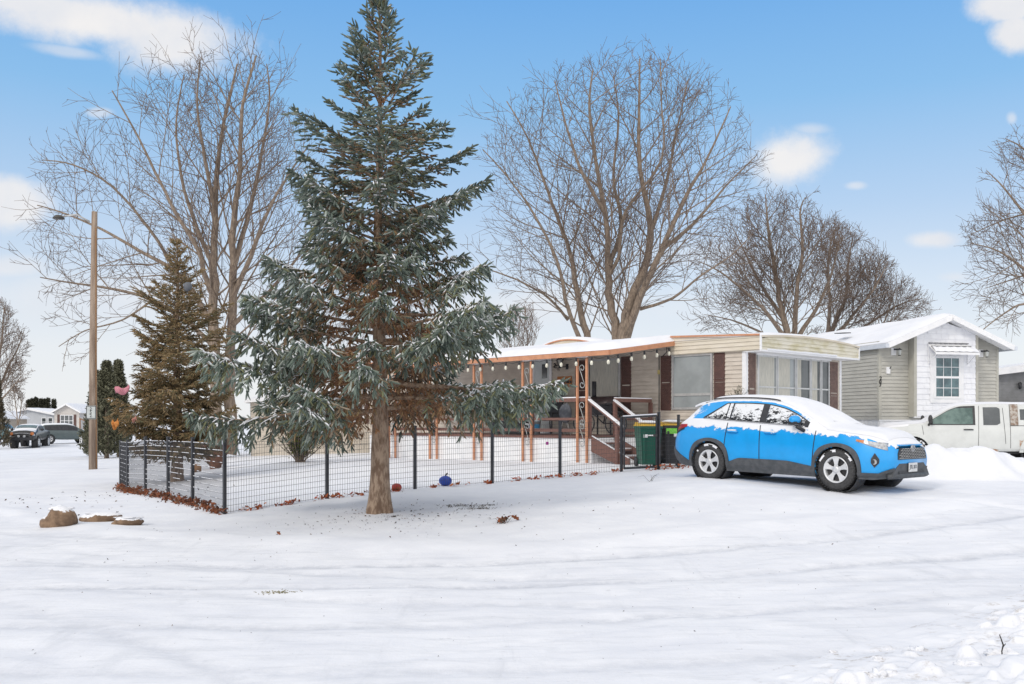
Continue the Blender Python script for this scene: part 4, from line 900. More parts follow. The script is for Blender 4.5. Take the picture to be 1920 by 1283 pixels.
def wheel(par, x, y, r, wd, sg, spokes=5, snow=True, rimr=.64, name='wheel'):
    w_ = sub(name, par, (x, y, r)); b = MB(); h = wd / 2; R = r * rimr
    b.lathe([(R, -h * .8), (R + .02, -h), (r - .04, -h), (r - .012, -h * .82), (r, -h * .6), (r, h * .6), (r - .012, h * .82), (r - .04, h), (R + .02, h), (R, h * .8)], 40, 'y', smooth=True, closed=True)
    for k in range(44):
        a = 2 * math.pi * k / 44; b.box((r * math.cos(a), 0, r * math.sin(a)), (.016, wd * .95, .018), Matrix.Rotation(-a, 3, 'Y'))
    b.build('tyre', M_tyre, w_)
    b = MB(); f = sg * h
    b.lathe([(R + .005, f * .88), (R + .002, f * .98), (R - .018, f * .96), (R - .03, f * .6), (R - .035, -f * .8)], 40, 'y'); b.lathe([(.065, f * .62), (.062, f * .9), (.03, f * .97), (0, f * .97)], 16, 'y')
    for k in range(spokes):
        a = 2 * math.pi * k / spokes + .35; c, s_ = math.cos(a), math.sin(a); rr_ = Vector((c, 0, s_)); tt = Vector((-s_, 0, c)); vs = []
        for q, w1, yy_ in ((.03, .045, .88), (.09, .034, .86), (R * .62, .044, .90), (R - .012, .076, .94)):
            for sd_, dy in ((-1, -.10), (-.8, 0), (.8, 0), (1, -.10)): vs.append(rr_ * q + tt * (w1 * sd_) + Vector((0, f * (yy_ + dy), 0)))
        b.add(vs, [(i * 4 + j, (i + 1) * 4 + j, (i + 1) * 4 + j + 1, i * 4 + j + 1) for i in range(3) for j in range(3)])
    b.build('rim', M_rim, w_)
    b = MB(); b.lathe([(0, f * .35), (R - .03, f * .35)], 30, 'y'); b.build('brake_disc', M_dark, w_)
    if snow:
        b = MB(); vs = []; K = 60
        for i in range(K + 1):
            a = 2 * math.pi * i / K; t = max(0, math.sin(a)) * .012 + .004 + .010 * abs(float(vnoise(np.array(i * .9), np.array(x), 3))); 
            for dr, dy in ((-.035 - t, h + .002), (-.02, h * .98 + t), (-.006, h * .84 + t * .6)): vs.append(((r + dr) * math.cos(a), sg * (dy), (r + dr) * math.sin(a)))
        fs = [(i * 3 + j, (i + 1) * 3 + j, (i + 1) * 3 + j + 1, i * 3 + j + 1) for i in range(K) for j in range(2) if (math.sin(2 * math.pi * i / K) > .45) and rnd.random() < .85 and vnoise(np.array(i * .35 + x), np.array(1.0), 6) > -.12 and (j == 1 or rnd.random() < .5)]
        b.add(vs, fs, True); b.build('wheel_snow', M_snow, w_)
    return w_
def paint(name, col, snowy=True, zline=.93, slope=-.02, belt=1.06, nzt=.55):
    m = bpy.data.materials.new(name); m.use_nodes = True; t = NT(m.node_tree); b = t.n['Principled BSDF']; tc = t.n.new('ShaderNodeTexCoord'); sp_ = t.n.new('ShaderNodeSeparateXYZ'); t.l.new(tc.outputs['Object'], sp_.inputs[0])
    b.inputs['Roughness'].default_value = .32; b.inputs['Coat Weight'].default_value = .6; b.inputs['Coat Roughness'].default_value = .12
    c = t.mix(t.step(t.noise(tc.outputs['Object'], 3, 5, .6), .3, .75), col, tuple(q * .88 for q in col))
    if snowy:
        ge = t.n.new('ShaderNodeNewGeometry'); nz = t.n.new('ShaderNodeSeparateXYZ'); t.l.new(ge.outputs['Normal'], nz.inputs[0])
        mp = t.n.new('ShaderNodeMapping'); t.l.new(tc.outputs['Object'], mp.inputs[0]); mp.inputs[3].default_value = (1, 1, 1.3)
        ns = t.math('SUBTRACT', t.noise(mp.outputs[0], 5, 6, .62, .8), .5); n2 = t.math('SUBTRACT', t.noise(tc.outputs['Object'], 40, 4, .7), .5)
        nn = t.math('ADD', ns, t.math('MULTIPLY', n2, .14))
        up = t.step(t.math('ADD', nz.outputs[2], t.math('MULTIPLY', nn, .35)), nzt - .03, nzt + .03)
        ln = t.math('ADD', t.math('MULTIPLY', sp_.outputs[0], slope), zline)
        k = t.math('SUBTRACT', t.math('ADD', sp_.outputs[2], t.math('MULTIPLY', nn, .34)), ln)
        sh = t.math('MULTIPLY', t.step(k, 0.0, .022), t.math('LESS_THAN', sp_.outputs[2], belt))
        fac = t.math('MAXIMUM', up, sh); c = t.mix(fac, c, (.80, .81, .845))
        t.put(b.inputs['Roughness'], t.math('ADD', .32, t.math('MULTIPLY', fac, .5))); t.put(b.inputs['Coat Weight'], t.math('MULTIPLY', t.math('SUBTRACT', 1.0, fac), .6))
        bp = t.n.new('ShaderNodeBump'); bp.inputs['Strength'].default_value = .5; bp.inputs['Distance'].default_value = .02; t.put(bp.inputs['Height'], t.math('MULTIPLY', fac, t.math('ADD', nn, .6))); t.l.new(bp.outputs[0], b.inputs['Normal'])
    t.put(b.inputs['Base Color'], c); return m
def snowglass(name, col, amt=.5):
    m = bpy.data.materials.new(name); m.use_nodes = True; t = NT(m.node_tree); b = t.n['Principled BSDF']; tc = t.n.new('ShaderNodeTexCoord'); mp = t.n.new('ShaderNodeMapping'); t.l.new(tc.outputs['Object'], mp.inputs[0]); mp.inputs[3].default_value = (1, 1, 2.0); mp.inputs[2].default_value = (0, math.radians(35), 0)
    sp_ = t.n.new('ShaderNodeSeparateXYZ'); t.l.new(tc.outputs['Object'], sp_.inputs[0])
    n = t.math('ADD', t.math('MULTIPLY', t.noise(mp.outputs[0], 17, 7, .72, .6), .6), t.math('MULTIPLY', t.noise(mp.outputs[0], 5, 3, .6), .4))
    fac = t.step(t.math('ADD', n, t.math('MULTIPLY', t.math('SUBTRACT', sp_.outputs[2], 1.25), .35)), .52 - amt * .1, .56 - amt * .08)
    t.put(b.inputs['Base Color'], t.mix(fac, col, (.74, .76, .79))); t.put(b.inputs['Roughness'], t.math('ADD', .08, t.math('MULTIPLY', fac, .75)))
    return m

# ---- blue SUV
cz = gz(*CAR); fz = gz(CAR[0] + 1.37 * math.cos(CARA), CAR[1] + 1.37 * math.sin(CARA)); rz_ = gz(CAR[0] - 1.32 * math.cos(CARA), CAR[1] - 1.32 * math.sin(CARA))
pitch = -math.atan2(fz - rz_, 2.69)
car = empty('blue_suv', (CAR[0], CAR[1], (fz + rz_) / 2 - .03), 'bright blue compact SUV dusted with snow, parked in front of the trailer home', 'car', rz=CARA, tilt=Matrix.Rotation(pitch, 4, 'Y'))
B = Body(4.6, top=[(0, 1.0), (.08, 1.10), (.25, 1.26), (.48, 1.45), (.66, 1.56), (.85, 1.61), (1.2, 1.64), (1.7, 1.645), (2.15, 1.625), (2.5, 1.56), (2.8, 1.445), (3.1, 1.29), (3.3, 1.18), (3.45, 1.12), (3.62, 1.10), (3.9, 1.07), (4.2, 1.03), (4.4, .98), (4.52, .92), (4.6, .82)],
    belt=[(0, .98), (.3, 1.13), (.7, 1.19), (1.2, 1.165), (2.0, 1.125), (2.9, 1.08), (3.2, 1.06), (3.5, 1.01), (4.0, .965), (4.35, .885), (4.6, .74)], bot=[(0, .42), (.3, .30), (.98, .25), (2.3, .23), (3.67, .25), (4.3, .25), (4.6, .28)],
    W=[(0, .70), (.1, .80), (.3, .885), (.8, .925), (1.5, .915), (2.3, .905), (3.2, .915), (3.7, .925), (4.1, .905), (4.35, .84), (4.5, .74), (4.6, .60)],
    yr=[(0, .58), (.5, .61), (1.2, .64), (2.4, .63), (2.8, .66), (3.2, .74), (3.45, .80), (3.7, .82), (4.6, .56)], axles=(.98, 3.67), rw=.36)
M_blue = paint('bright_blue_paint', (.001, .335, .80), True, .985, -.022, 1.20, .64)
M_bluep = paint('plain_blue_paint', (.001, .335, .80), False); body = B.shell(M_blue, car)
M_clad = mat('grey_cladding', (.055, .062, .07), (.085, .09, .10), .6, 9)
for a in B.ax:
    for sg in (-1, 1): B.arch(car, M_clad, a, sg, .405, .465, .025, .5, -14, 194)
for sg in (-1, 1):
    b = MB(); us = np.linspace(1.38, 3.27, 30); B.strip(b, us, lambda u: .205, lambda u: .39 + .08 * min(1, max(0, (u - 1.45) / .22)) * min(1, max(0, (3.25 - u) / .55)) , sg, .022, 4, False, .05); b.build('side_cladding', M_clad, car)
M_sglass = snowglass('snow_speckled_glass', (.018, .02, .024))
hi_ = lambda u: min(B.zr(u) - .075, 1.50, lerp(1.21, 1.50, min(1, max(0, (u - .80) / .45))))
for sg in (-1, 1):
    b = MB(); B.strip(b, np.linspace(.80, 3.08, 50), lambda u: B.belt(u) + .012, lambda u: max(hi_(u) + .018, B.belt(u) + .02), sg, .004, 5); b.build('window_surround', M_black, car)
    for (a, c, nm) in ((.88, 1.30, 'quarter_window'), (1.43, 2.06, 'rear_door_window'), (2.20, 2.98, 'front_door_window')):
        def zh(u, a=a, c=c, nm=nm):
            z = hi_(u) - .004
            if nm == 'quarter_window': z = min(z, lerp(1.20, 1.50, min(1, max(0, (u - .84) / .43))))
            return max(z, B.belt(u) + .04)
        b = MB(); B.strip(b, np.linspace(a, c, 22), lambda u: B.belt(u) + .032, zh, sg, .009, 6, thick=.004); b.build(nm, M_sglass, car)
    b = MB(); B.strip(b, np.linspace(1.33, 1.40, 5), lambda u: B.belt(u) + .032, lambda u: hi_(u), sg, .012, 4); b.build('pillar_trim', M_sglass, car)
    b = MB(); B.strip(b, np.linspace(.82, 3.02, 40), lambda u: B.belt(u) + .012, lambda u: B.belt(u) + .027, sg, .012, 1, thick=.006); b.build('belt_trim', M_chrome, car)
    # door seams, handles, mirror, roof rail
    b = MB()
    for us in ((2.12, 2.10, .30, 1.10), (3.20, 3.25, .30, 1.03), (1.33, 1.38, .62, 1.13)):
        z = np.linspace(us[2], us[3], 14); P1 = [B.side(lerp(us[0], us[1], (k - us[2]) / (us[3] - us[2])), k, sg, .003) for k in z]; vs = [q for p in P1 for q in (p + Vector((-.009, 0, 0)), p + Vector((.009, 0, 0)))]
        b.add(vs, [(2 * i, 2 * i + 1, 2 * i + 3, 2 * i + 2) for i in range(13)])
    b.build('door_seams', M_black, car)
    for u in (1.40, 2.22):
        b = MB(); b.tube([B.side(u, .955, sg, .008), B.side(u + .04, .96, sg, .045), B.side(u + .19, .96, sg, .045), B.side(u + .23, .955, sg, .008)], .017, 8); h_ = b.build('door_handle', M_blue, car)
        b = MB(); b.blob(B.side(u + .115, .985, sg, .045), (.10, .02, .014), 5, .2, 10, 6); b.build('handle_snow', M_snow, h_)
    b = MB(); p = B.side(2.86, 1.145, sg, .14); b.blob(p, (.10, .125, .08), 4, .04, 16, 10, 1); mir = b.build('mirror', M_bluep, car)
    b = MB(); b.tube([B.side(3.02, 1.02, sg, 0), B.side(2.92, 1.07, sg, .12)], .035, 8); b.box(p + Vector((.0, 0, -.06)), (.15, .2, .05)); b.build('mirror_base', M_black, mir)
    b = MB(); b.tube([B.roof(u, sg * .93, .03) for u in np.linspace(.85, 2.35, 16)], .014, 6); b.build('roof_rail', M_dark, car)
    # lamps
    b = MB(); B.strip(b, np.linspace(4.02, 4.52, 12), lambda u: lerp(.90, .755, (u - 4.02) / .5) - .03, lambda u: lerp(.945, .885, (u - 4.02) / .5) - .04 , sg, .012, 5, thick=.02); hl = b.build('headlight', M_light, car)
    b = MB(); B.strip(b, np.linspace(4.03, 4.16, 5), lambda u: lerp(.87, .84, (u - 4.03) / .13), lambda u: lerp(.90, .89, (u - 4.03) / .13), sg, .018, 3); b.build('turn_signal', M_amber, hl)
    b = MB(); B.strip(b, np.linspace(.0, .42, 10), lambda u: lerp(.93, 1.03, u / .42), lambda u: lerp(1.07, 1.08, u / .42), sg, .014, 4, thick=.02); tl = b.build('tail_light', M_red, car)
    b = MB(); B.strip(b, np.linspace(.0, .36, 8), lambda u: lerp(.87, .98, u / .36), lambda u: lerp(.93, 1.015, u / .36), sg, .010, 3); b.build('lamp_bezel', M_black, tl)
    # fog lamp pocket and black lower corners
    b = MB(); B.strip(b, np.linspace(4.29, 4.41, 7), lambda u: .43 + .08 * abs((u - 4.35) / .06), lambda u: .68 - .10 * abs((u - 4.35) / .06), sg, .012, 5); fl = b.build('fog_lamp_pocket', M_black, car)
    b = MB(); b.lathe([(0, .012), (.035, .01), (.045, 0)], 14, 'y', B.side(4.35, .53, sg, .014) - Vector((0, .01, 0)) * (0 if sg > 0 else 1)); b.build('fog_lamp', M_light, fl)
    b = MB(); B.strip(b, np.linspace(4.06, 4.6, 16), lambda u: B.bot(u) - .03, lambda u: .335 + max(0, u - 4.42) * .55, sg, .022, 3, False, .04); b.build('front_bumper_cladding', M_clad, car)
    b = MB(); B.strip(b, np.linspace(.0, .56, 16), lambda u: max(.25, B.bot(u) - .03), lambda u: lerp(.62, .36, min(1, u / .5)), sg, .022, 3, False, .04); b.build('rear_bumper_cladding', M_clad, car)
for x in (.98 - 2.3, 3.67 - 2.3):
    for sg in (-1, 1): wheel(car, x, sg * .80, .36, .235, sg)
# front face: grille, emblem, lower grille, skid lip, plate
fx = lambda z: B.shift(4.6, z)
b = MB(); b.prism([(-.53, .57), (.53, .57), (.51, .67), (.42, .765), (-.42, .765), (-.51, .67)], (fx(.66) - .02, 0, 0), (0, 1, 0), (0, 0, 1), (.045, 0, 0)); gr = b.build('grille', M_black, car)
b = MB()
for r in range(7):
    for k in range(11 - (r % 2)):
        y = (k - (10 - (r % 2)) / 2) * .092; z = .59 + r * .027
        if abs(y) < .47 - max(0, (z - .67)) * .8: b.beam((fx(.66) + .026, y - .036, z - .004), (fx(.66) + .034, y, z + .007), .012, .007); b.beam((fx(.66) + .034, y, z + .007), (fx(.66) + .026, y + .036, z - .004), .012, .007)
b.build('grille_mesh', M_metal, gr)
b = MB(); 
for rx, rz2, dz in ((.075, .052, 0), (.028, .050, 0), (.055, .022, .022)):
    b.tube([(fx(.75) + .045, rx * math.cos(a), .76 + dz + rz2 * math.sin(a)) for a in np.linspace(0, 2 * math.pi, 17)], .008, 5)
b.build('emblem', M_chrome, gr)
b = MB(); b.box((fx(.81) + .005, 0, .815), (.05, .84, .025)); b.build('hood_edge_trim', M_blue, car)
b = MB(); b.prism([(-.70, .27), (.70, .27), (.60, .40), (.46, .50), (-.46, .50), (-.60, .40)], (fx(.4) - .04, 0, 0), (0, 1, 0), (0, 0, 1), (.06, 0, 0)); lg = b.build('lower_grille', M_clad, car)
b = MB(); b.bb(fx(.4) + .015, fx(.4) + .03, -.48, .48, .32, .37); 
b.build('intake', M_black, lg)
b = MB(); b.tube([(fx(.3) - .02, -.72, .28), (fx(.3) + .05, -.5, .285), (fx(.3) + .07, 0, .29), (fx(.3) + .05, .5, .285), (fx(.3) - .02, .72, .28)], .045, 8); b.build('bumper_lip', M_clad, lg)
pl_ = MB(); pl_.box((fx(.45) + .035, .0, .43), (.012, .31, .155)); plate = pl_.build('licence_plate', mat('plate_white', (.70, .71, .72), rough=.4), car)
PM = Matrix(((0, 0, 1, 0), (1, 0, 0, 0), (0, 1, 0, 0), (0, 0, 0, 1)))
text('plate_characters', 'JTL 266', .085, Matrix.Translation((fx(.45) + .043, 0, .435)) @ PM, mat('plate_grey', (.16, .17, .2)), plate, .002, .003)
# windscreen edge, wiper bumps, rear spoiler, rear glass
b = MB(); vs = []; us = np.linspace(2.45, 3.40, 20)
for u in us:
    for v in np.linspace(-.93, .93, 15): vs.append(B.roof(u, v, .006))
b.add(vs, [(i * 15 + j, (i + 1) * 15 + j, (i + 1) * 15 + j + 1, i * 15 + j + 1) for i in range(19) for j in range(14)], True); b.build('windscreen', M_glass, car)
b = MB(); vs = []
for u in np.linspace(.12, .50, 8):
    for v in np.linspace(-.88, .88, 11): vs.append(B.roof(u, v, .006))
b.add(vs, [(i * 11 + j, (i + 1) * 11 + j, (i + 1) * 11 + j + 1, i * 11 + j + 1) for i in range(7) for j in range(10)], True); b.build('rear_window', M_sglass, car)
b = MB(); vs = []
for k, u in enumerate((.40, .48, .66, .86)):
    for v in np.linspace(-.98, .98, 9): q = B.roof(max(u, .72), v, .0); vs.append(Vector((u - 2.3 + .02 * abs(v) ** 3, q.y, q.z + (.012 if k else -.01) - (.0 if u > .72 else (.72 - u) * .16))))
n_ = len(vs); vs += [v - Vector((0, 0, .035)) for v in vs]
b.add(vs, [(i * 9 + j, i * 9 + j + 1, (i + 1) * 9 + j + 1, (i + 1) * 9 + j) for i in range(3) for j in range(8)] + [(n_ + i * 9 + j, n_ + (i + 1) * 9 + j, n_ + (i + 1) * 9 + j + 1, n_ + i * 9 + j + 1) for i in range(3) for j in range(8)] + [(j + 1, j, n_ + j, n_ + j + 1) for j in range(8)] + [(0, 9, n_ + 9, n_), (9, 18, n_ + 18, n_ + 9), (8, n_ + 8, n_ + 17, 17), (17, n_ + 17, n_ + 26, 26)], False); b.build('spoiler', M_snow, car)
# snow blanket over roof, windscreen and hood
def blanket(B, u0, u1, th, par, vmax=.93, seed=2, nu=70, nv=30, vf=None):
    b = MB(); vs = []
    for i in range(nu + 1):
        u = lerp(u0, u1, i / nu)
        for j in range(nv + 1):
            vm = vf(u) if vf else vmax
            v = lerp(-vm, vm, j / nv); e = min(1, min(i, nu - i) / 2.5) * min(1, min(j, nv - j) / 2.0); p = B.roof(u, v, 0)
            k = th * math.sqrt(e) * (1 + .55 * float(fbm(np.array(u * 2.2), np.array(v * 2.4), 3, seed))); vs.append(p + Vector((0, 0, .004 + k)))
    m = nv + 1; b.add(vs, [(i * m + j, (i + 1) * m + j, (i + 1) * m + j + 1, i * m + j + 1) for i in range(nu) for j in range(nv)], True); return b.build('snow_cover', M_snow, par)
blanket(B, .74, 4.50, .036, car, .90, 2, 90, 30, vf=lambda u: .86 if u < 2.4 else (.94 if u < 3.4 else 1.0 - .05 * max(0, u - 3.9)))
blanket(B, .08, .62, .02, car, .95, 6, 18, 16)
b = MB(); b.tube([B.roof(3.32, -.5, .035), B.roof(3.36, -.1, .03), B.roof(3.38, .1, .028)], .012, 5); b.tube([B.roof(3.40, .2, .03), B.roof(3.44, .62, .028)], .012, 5); b.build('wipers', M_black, car)
b = MB(); b.bb(-1.9, 1.9, -.62, .62, .20, .30); b.bb(-1.5, -1.1, -.7, .7, .25, .42); b.tube([(-1.9, -.3, .27), (1.2, -.3, .25)], .035, 8); b.build('underbody', M_dark, car)

# ---- white pickup with cap at the right edge
TC = Vector((13.0, 27.2, 0)); TA_ = math.radians(163)
tz_ = gz(12.5, 26) 
truck = empty('white_pickup', (TC.x, TC.y, tz_ - .02), 'dull white pickup truck with bed cap and rusty sill parked by grey home', 'pickup truck', rz=TA_)
T = Body(5.3, top=[(0, 1.16), (.04, 1.66), (.3, 1.73), (1.75, 1.75), (1.84, 1.755), (2.2, 1.76), (3.0, 1.74), (3.25, 1.67), (3.6, 1.47), (3.85, 1.31), (3.97, 1.24), (4.4, 1.21), (4.9, 1.16), (5.15, 1.08), (5.3, .95)],
    belt=[(0, 1.10), (1.8, 1.10), (3.0, 1.10), (3.6, 1.10), (4.1, 1.10), (4.8, 1.06), (5.1, 1.0), (5.3, .88)], bot=[(0, .50), (.8, .44), (3, .40), (4.6, .40), (5.3, .42)],
    W=[(0, .86), (.15, .92), (1, .925), (1.8, .92), (2.8, .90), (4, .91), (4.6, .925), (4.95, .89), (5.15, .80), (5.3, .68)],
    yr=[(0, .72), (1, .72), (2, .68), (3.2, .68), (3.7, .74), (4.1, .80), (5.3, .6)], axles=(1.05, 4.25), rw=.385, crown=.06)
M_tp = paint('dull_white_paint', (.62, .64, .63), True, 1.4, 0, 1.0, .80)
T.shell(M_tp, truck)
for a in T.ax:
    for sg in (-1, 1): T.arch(truck, M_tp, a, sg, .43, .53, .05, .3, 0, 180)
M_tg = mat('truck_window', (.04, .085, .075), (.12, .19, .17), .08, 3, spec=.8)
th_ = lambda u: T.zr(u) - .05
for sg in (-1, 1):
    b = MB(); T.strip(b, np.linspace(2.66, 3.80, 24), lambda u: 1.13, lambda u: max(1.15, th_(u) + .02), sg, .004, 5); b.build('door_glass_frame', M_dark, truck)
    b = MB(); T.strip(b, np.linspace(2.72, 3.74, 24), lambda u: 1.155, lambda u: max(1.17, min(th_(u), 1.60)), sg, .009, 5); b.build('door_window', M_tg, truck)
    b = MB(); T.strip(b, np.linspace(2.04, 2.46, 12), lambda u: 1.13 + .05 * max(0, (2.12 - u) / .08) , lambda u: 1.62 - .05 * max(0, (2.1 - u) / .06), sg, .006, 5); b.build('rear_cab_window', M_glass, truck)
    b = MB(); T.strip(b, np.linspace(.35, 1.55, 16), lambda u: 1.27, lambda u: 1.56, sg, .006, 5); cw = b.build('cap_window', M_glass, truck)
    b = MB()
    for (u0_, u1_, za_, zb2) in ((3.93, 4.02, .48, 1.12), (2.60, 2.56, .48, 1.66), (1.92, 1.97, .62, 1.6), (1.80, 1.80, .5, 1.7)):
        z = np.linspace(za_, zb2, 14); P1 = [T.side(lerp(u0_, u1_, (k - za_) / (zb2 - za_)), k, sg, .003) for k in z]; vs = [q_ for p in P1 for q_ in (p + Vector((-.006, 0, 0)), p + Vector((.006, 0, 0)))]; b.add(vs, [(2 * i, 2 * i + 1, 2 * i + 3, 2 * i + 2) for i in range(13)])
    T.strip(b, np.linspace(.03, 1.79, 14), lambda u: 1.105, lambda u: 1.12, sg, .004, 1); b.build('seams', M_dark, truck)
    b = MB(); T.strip(b, np.linspace(1.6, 1.79, 3), lambda u: 1.12, lambda u: 1.70, sg, .02, 3); b.build('cap_trim', mat('rusty_trim', (.20, .13, .09), (.45, .42, .38), .7, 12), truck)
    b = MB(); b.tube([T.side(2.72, 1.0, sg, .02), T.side(2.76, 1.0, sg, .035), T.side(2.92, 1.0, sg, .035), T.side(2.96, 1.0, sg, .02)], .016, 6); b.build('door_handle', M_black, truck)
    b = MB(); b.blob(T.side(3.80, 1.22, sg, .16), (.06, .10, .12), 4, .05, 12, 8); b.tube([T.side(3.85, 1.12, sg, 0), T.side(3.80, 1.18, sg, .12)], .03, 6); b.build('mirror', M_dark, truck)
    b = MB(); T.strip(b, np.linspace(2.1, 2.9, 12), lambda u: .40, lambda u: .46 + .02 * math.sin(u * 9), sg, .008, 2); T.strip(b, np.linspace(1.42, 1.58, 6), lambda u: .46, lambda u: .72 + .02 * math.sin(u * 40), sg, .006, 2); b.build('rust_patch', mat('rust', (.36, .15, .05), (.55, .50, .44), .9, 14), truck)
    b = MB(); T.strip(b, np.linspace(5.02, 5.2, 6), lambda u: .80, lambda u: .93, sg, .012, 3); b.build('headlight', M_light, truck)
    b = MB(); T.strip(b, np.linspace(4.90, 5.03, 5), lambda u: .82, lambda u: .93 + (5.03 - u) * .1, sg, .016, 3); b.build('turn_signal', M_amber, truck)
    b = MB(); pts_ = [T.side(1.25 + .08 * math.cos(a), .86 + .085 * math.sin(a), sg, .004) for a in np.linspace(0, 2 * math.pi, 17)]; b.tube(pts_, .004, 4); b.build('fuel_door', M_metal, truck)
for x in (1.05 - 2.65, 4.25 - 2.65):
    for sg in (-1, 1): wheel(truck, x, sg * .79, .385, .25, sg, 6)
blanket(T, .1, 5.2, .018, truck, .92, 4, 60, 20)
b = MB(); b.bb(-2.2, 2.3, -.6, .6, .34, .46); b.build('underbody', M_dark, truck)
b = MB(); b.bb(2.55, 2.68, -.85, .85, .42, .60); b.build('front_bumper', M_dark, truck)

# ---- three vehicles far down the side road
def far_car(name, px, py, Z, rz, label, col, L=4.7, H=1.75, W_=.92, rw=.36, pick=False, lift=0.0):
    q = P(px, py, Z); zg = gz(q.x, Z); e = empty(name, (q.x, Z, zg - .01 ), label, 'car', rz=rz); s = H / 1.69; l = lift
    if pick: top = [(0, 1.0), (1.5, 1.02), (1.56, H - .05), (1.9, H), (2.9, H - .02), (3.5, 1.25), (3.7, 1.15), (4.4, 1.08), (4.7, .85)]
    else: top = [(0, 1.0), (.1, 1.15), (.4, H - .15), (.7, H - .03), (2.2, H), (2.8, H - .1), (3.45, 1.2), (3.7, 1.13), (4.4, 1.02), (4.7, .8)]
    bd = Body(4.7, top=[(u, z + l) for u, z in top], belt=[(0, .95 + l), (1, 1.05 + l), (3.5, 1.0 + l), (4.3, .92 + l), (4.7, .7 + l)], bot=[(0, .4 + l), (2.3, .3 + l), (4.7, .4 + l)], W=[(0, W_ * .9), (.4, W_), (4.2, W_), (4.7, W_ * .82)], yr=[(0, .62), (2, .68), (3.5, .8), (4.7, .6)], axles=(.95, 3.75), rw=rw, nu=60)
    m = paint(name + '_paint', col, True, 3, 0, 1.0, .8); bd.shell(m, e)
    for sg in (-1, 1):
        b = MB(); bd.strip(b, np.linspace(.6 if not pick else 1.75, 3.1, 20), lambda u: bd.belt(u) + .03, lambda u: max(bd.belt(u) + .05, bd.zr(u) - .05), sg, .01, 4); b.build('side_window', M_black, e)
        b = MB(); bd.strip(b, np.linspace(.0, .25, 6), lambda u: .78 + l, lambda u: .98 + l, sg, .015, 3); b.build('tail_light', M_red, e)
        b = MB(); bd.strip(b, np.linspace(4.45, 4.7, 6), lambda u: .66 + l, lambda u: .80 + l, sg, .015, 3); b.build('headlight', M_light, e)
    b = MB(); vs = []
    for u in np.linspace(2.75 if not pick else 2.95, 3.5, 8):
        for v in np.linspace(-.9, .9, 7): vs.append(bd.roof(u, v, .012))
    b.add(vs, [(i * 7 + j, (i + 1) * 7 + j, (i + 1) * 7 + j + 1, i * 7 + j + 1) for i in range(7) for j in range(6)], True); b.build('windscreen', M_teal, e)
    for x in (.95 - 2.35, 3.75 - 2.35):
        for sg in (-1, 1): wheel(e, x, sg * (W_ - .1), rw, .25 if not lift else .32, sg, 5, False, .6)
    blanket(bd, .5 if not pick else 1.7, 3.0 if not lift else 3.0, .05, e, .95, 8, 20, 10)
    return e, bd
e, bd = far_car('black_truck', 57, 840, 74, math.radians(-78), 'lifted black truck with round amber headlights facing down the snowy side road', (.012, .012, .014), H=1.50, lift=.30, rw=.46, pick=True)
b = MB(); b.bb(2.25, 2.42, -.86, .86, .62, .88); b.build('front_bumper', M_black, e)
b = MB(); b.bb(2.30, 2.345, -.5, .5, .92, 1.12); b.build('grille', M_dark, e)
for sg in (-1, 1):
    b = MB(); b.lathe([(0, 2.37), (.12, 2.36), (.13, 2.3)], 14, 'x', (0, sg * .72, 1.12)); b.build('round_headlight', M_amber, e); b = MB(); b.lathe([(0, 2.46), (.09, 2.45), (.1, 2.40)], 12, 'x', (0, sg * .2, .93)); b.build('spot_lamp', M_light, e)
    b = MB(); b.blob((.85, sg * 1.06, 1.42), (.06, .12, .1), 3, .05, 10, 6); b.build('mirror', M_black, e)
far_car('grey_green_car', 122, 830, 80, math.radians(40), 'grey green SUV parked by the small gabled home', (.07, .10, .105), H=1.62)
far_car('teal_pickup', -4, 828, 84, math.radians(5), 'dark teal pickup cut by the left edge behind the black truck', (.03, .10, .12), H=1.75, pick=True)
# ------------------------------------------------------------------ trees
class Paths:
    """many tapered tubes -> one mesh, fast"""
    def __init__(s): s.g = {}
    def add(s, pts, rad, k=4): s.g.setdefault((len(pts), k), []).append((pts, rad))
    def mesh(s, name, m, parent, tint=None):
        V, Fc = [], []; off = 0
        for (n, k), L in s.g.items():
            P_ = np.array([l[0] for l in L], float).reshape(len(L), n, 3); R_ = np.array([l[1] for l in L], float).reshape(len(L), n)
            D = np.gradient(P_, axis=1); D /= np.linalg.norm(D, axis=2, keepdims=True) + 1e-9
            a = np.zeros_like(D); a[..., 2] = 1; vert = np.abs(D[:, :1, 2]) > .9; a[np.broadcast_to(vert, a.shape[:2])] = (1, 0, 0)
            A = np.cross(D, a); A /= np.linalg.norm(A, axis=2, keepdims=True) + 1e-9; Bq = np.cross(D, A)
            ang = np.arange(k) * 2 * np.pi / k
            ring = P_[:, :, None] + (A[:, :, None] * np.cos(ang)[:, None] + Bq[:, :, None] * np.sin(ang)[:, None]) * R_[:, :, None, None]
            V.append(ring.reshape(-1, 3)); N = len(L)
            l, i, j = np.meshgrid(np.arange(N), np.arange(n - 1), np.arange(k), indexing='ij'); b0 = l * n * k; j2 = (j + 1) % k
            Fc.append((np.stack([b0 + i * k + j, b0 + i * k + j2, b0 + (i + 1) * k + j2, b0 + (i + 1) * k + j], -1)).reshape(-1, 4) + off); off += N * n * k
        return npmesh(name, np.concatenate(V), np.concatenate(Fc), m, parent, smooth=True)

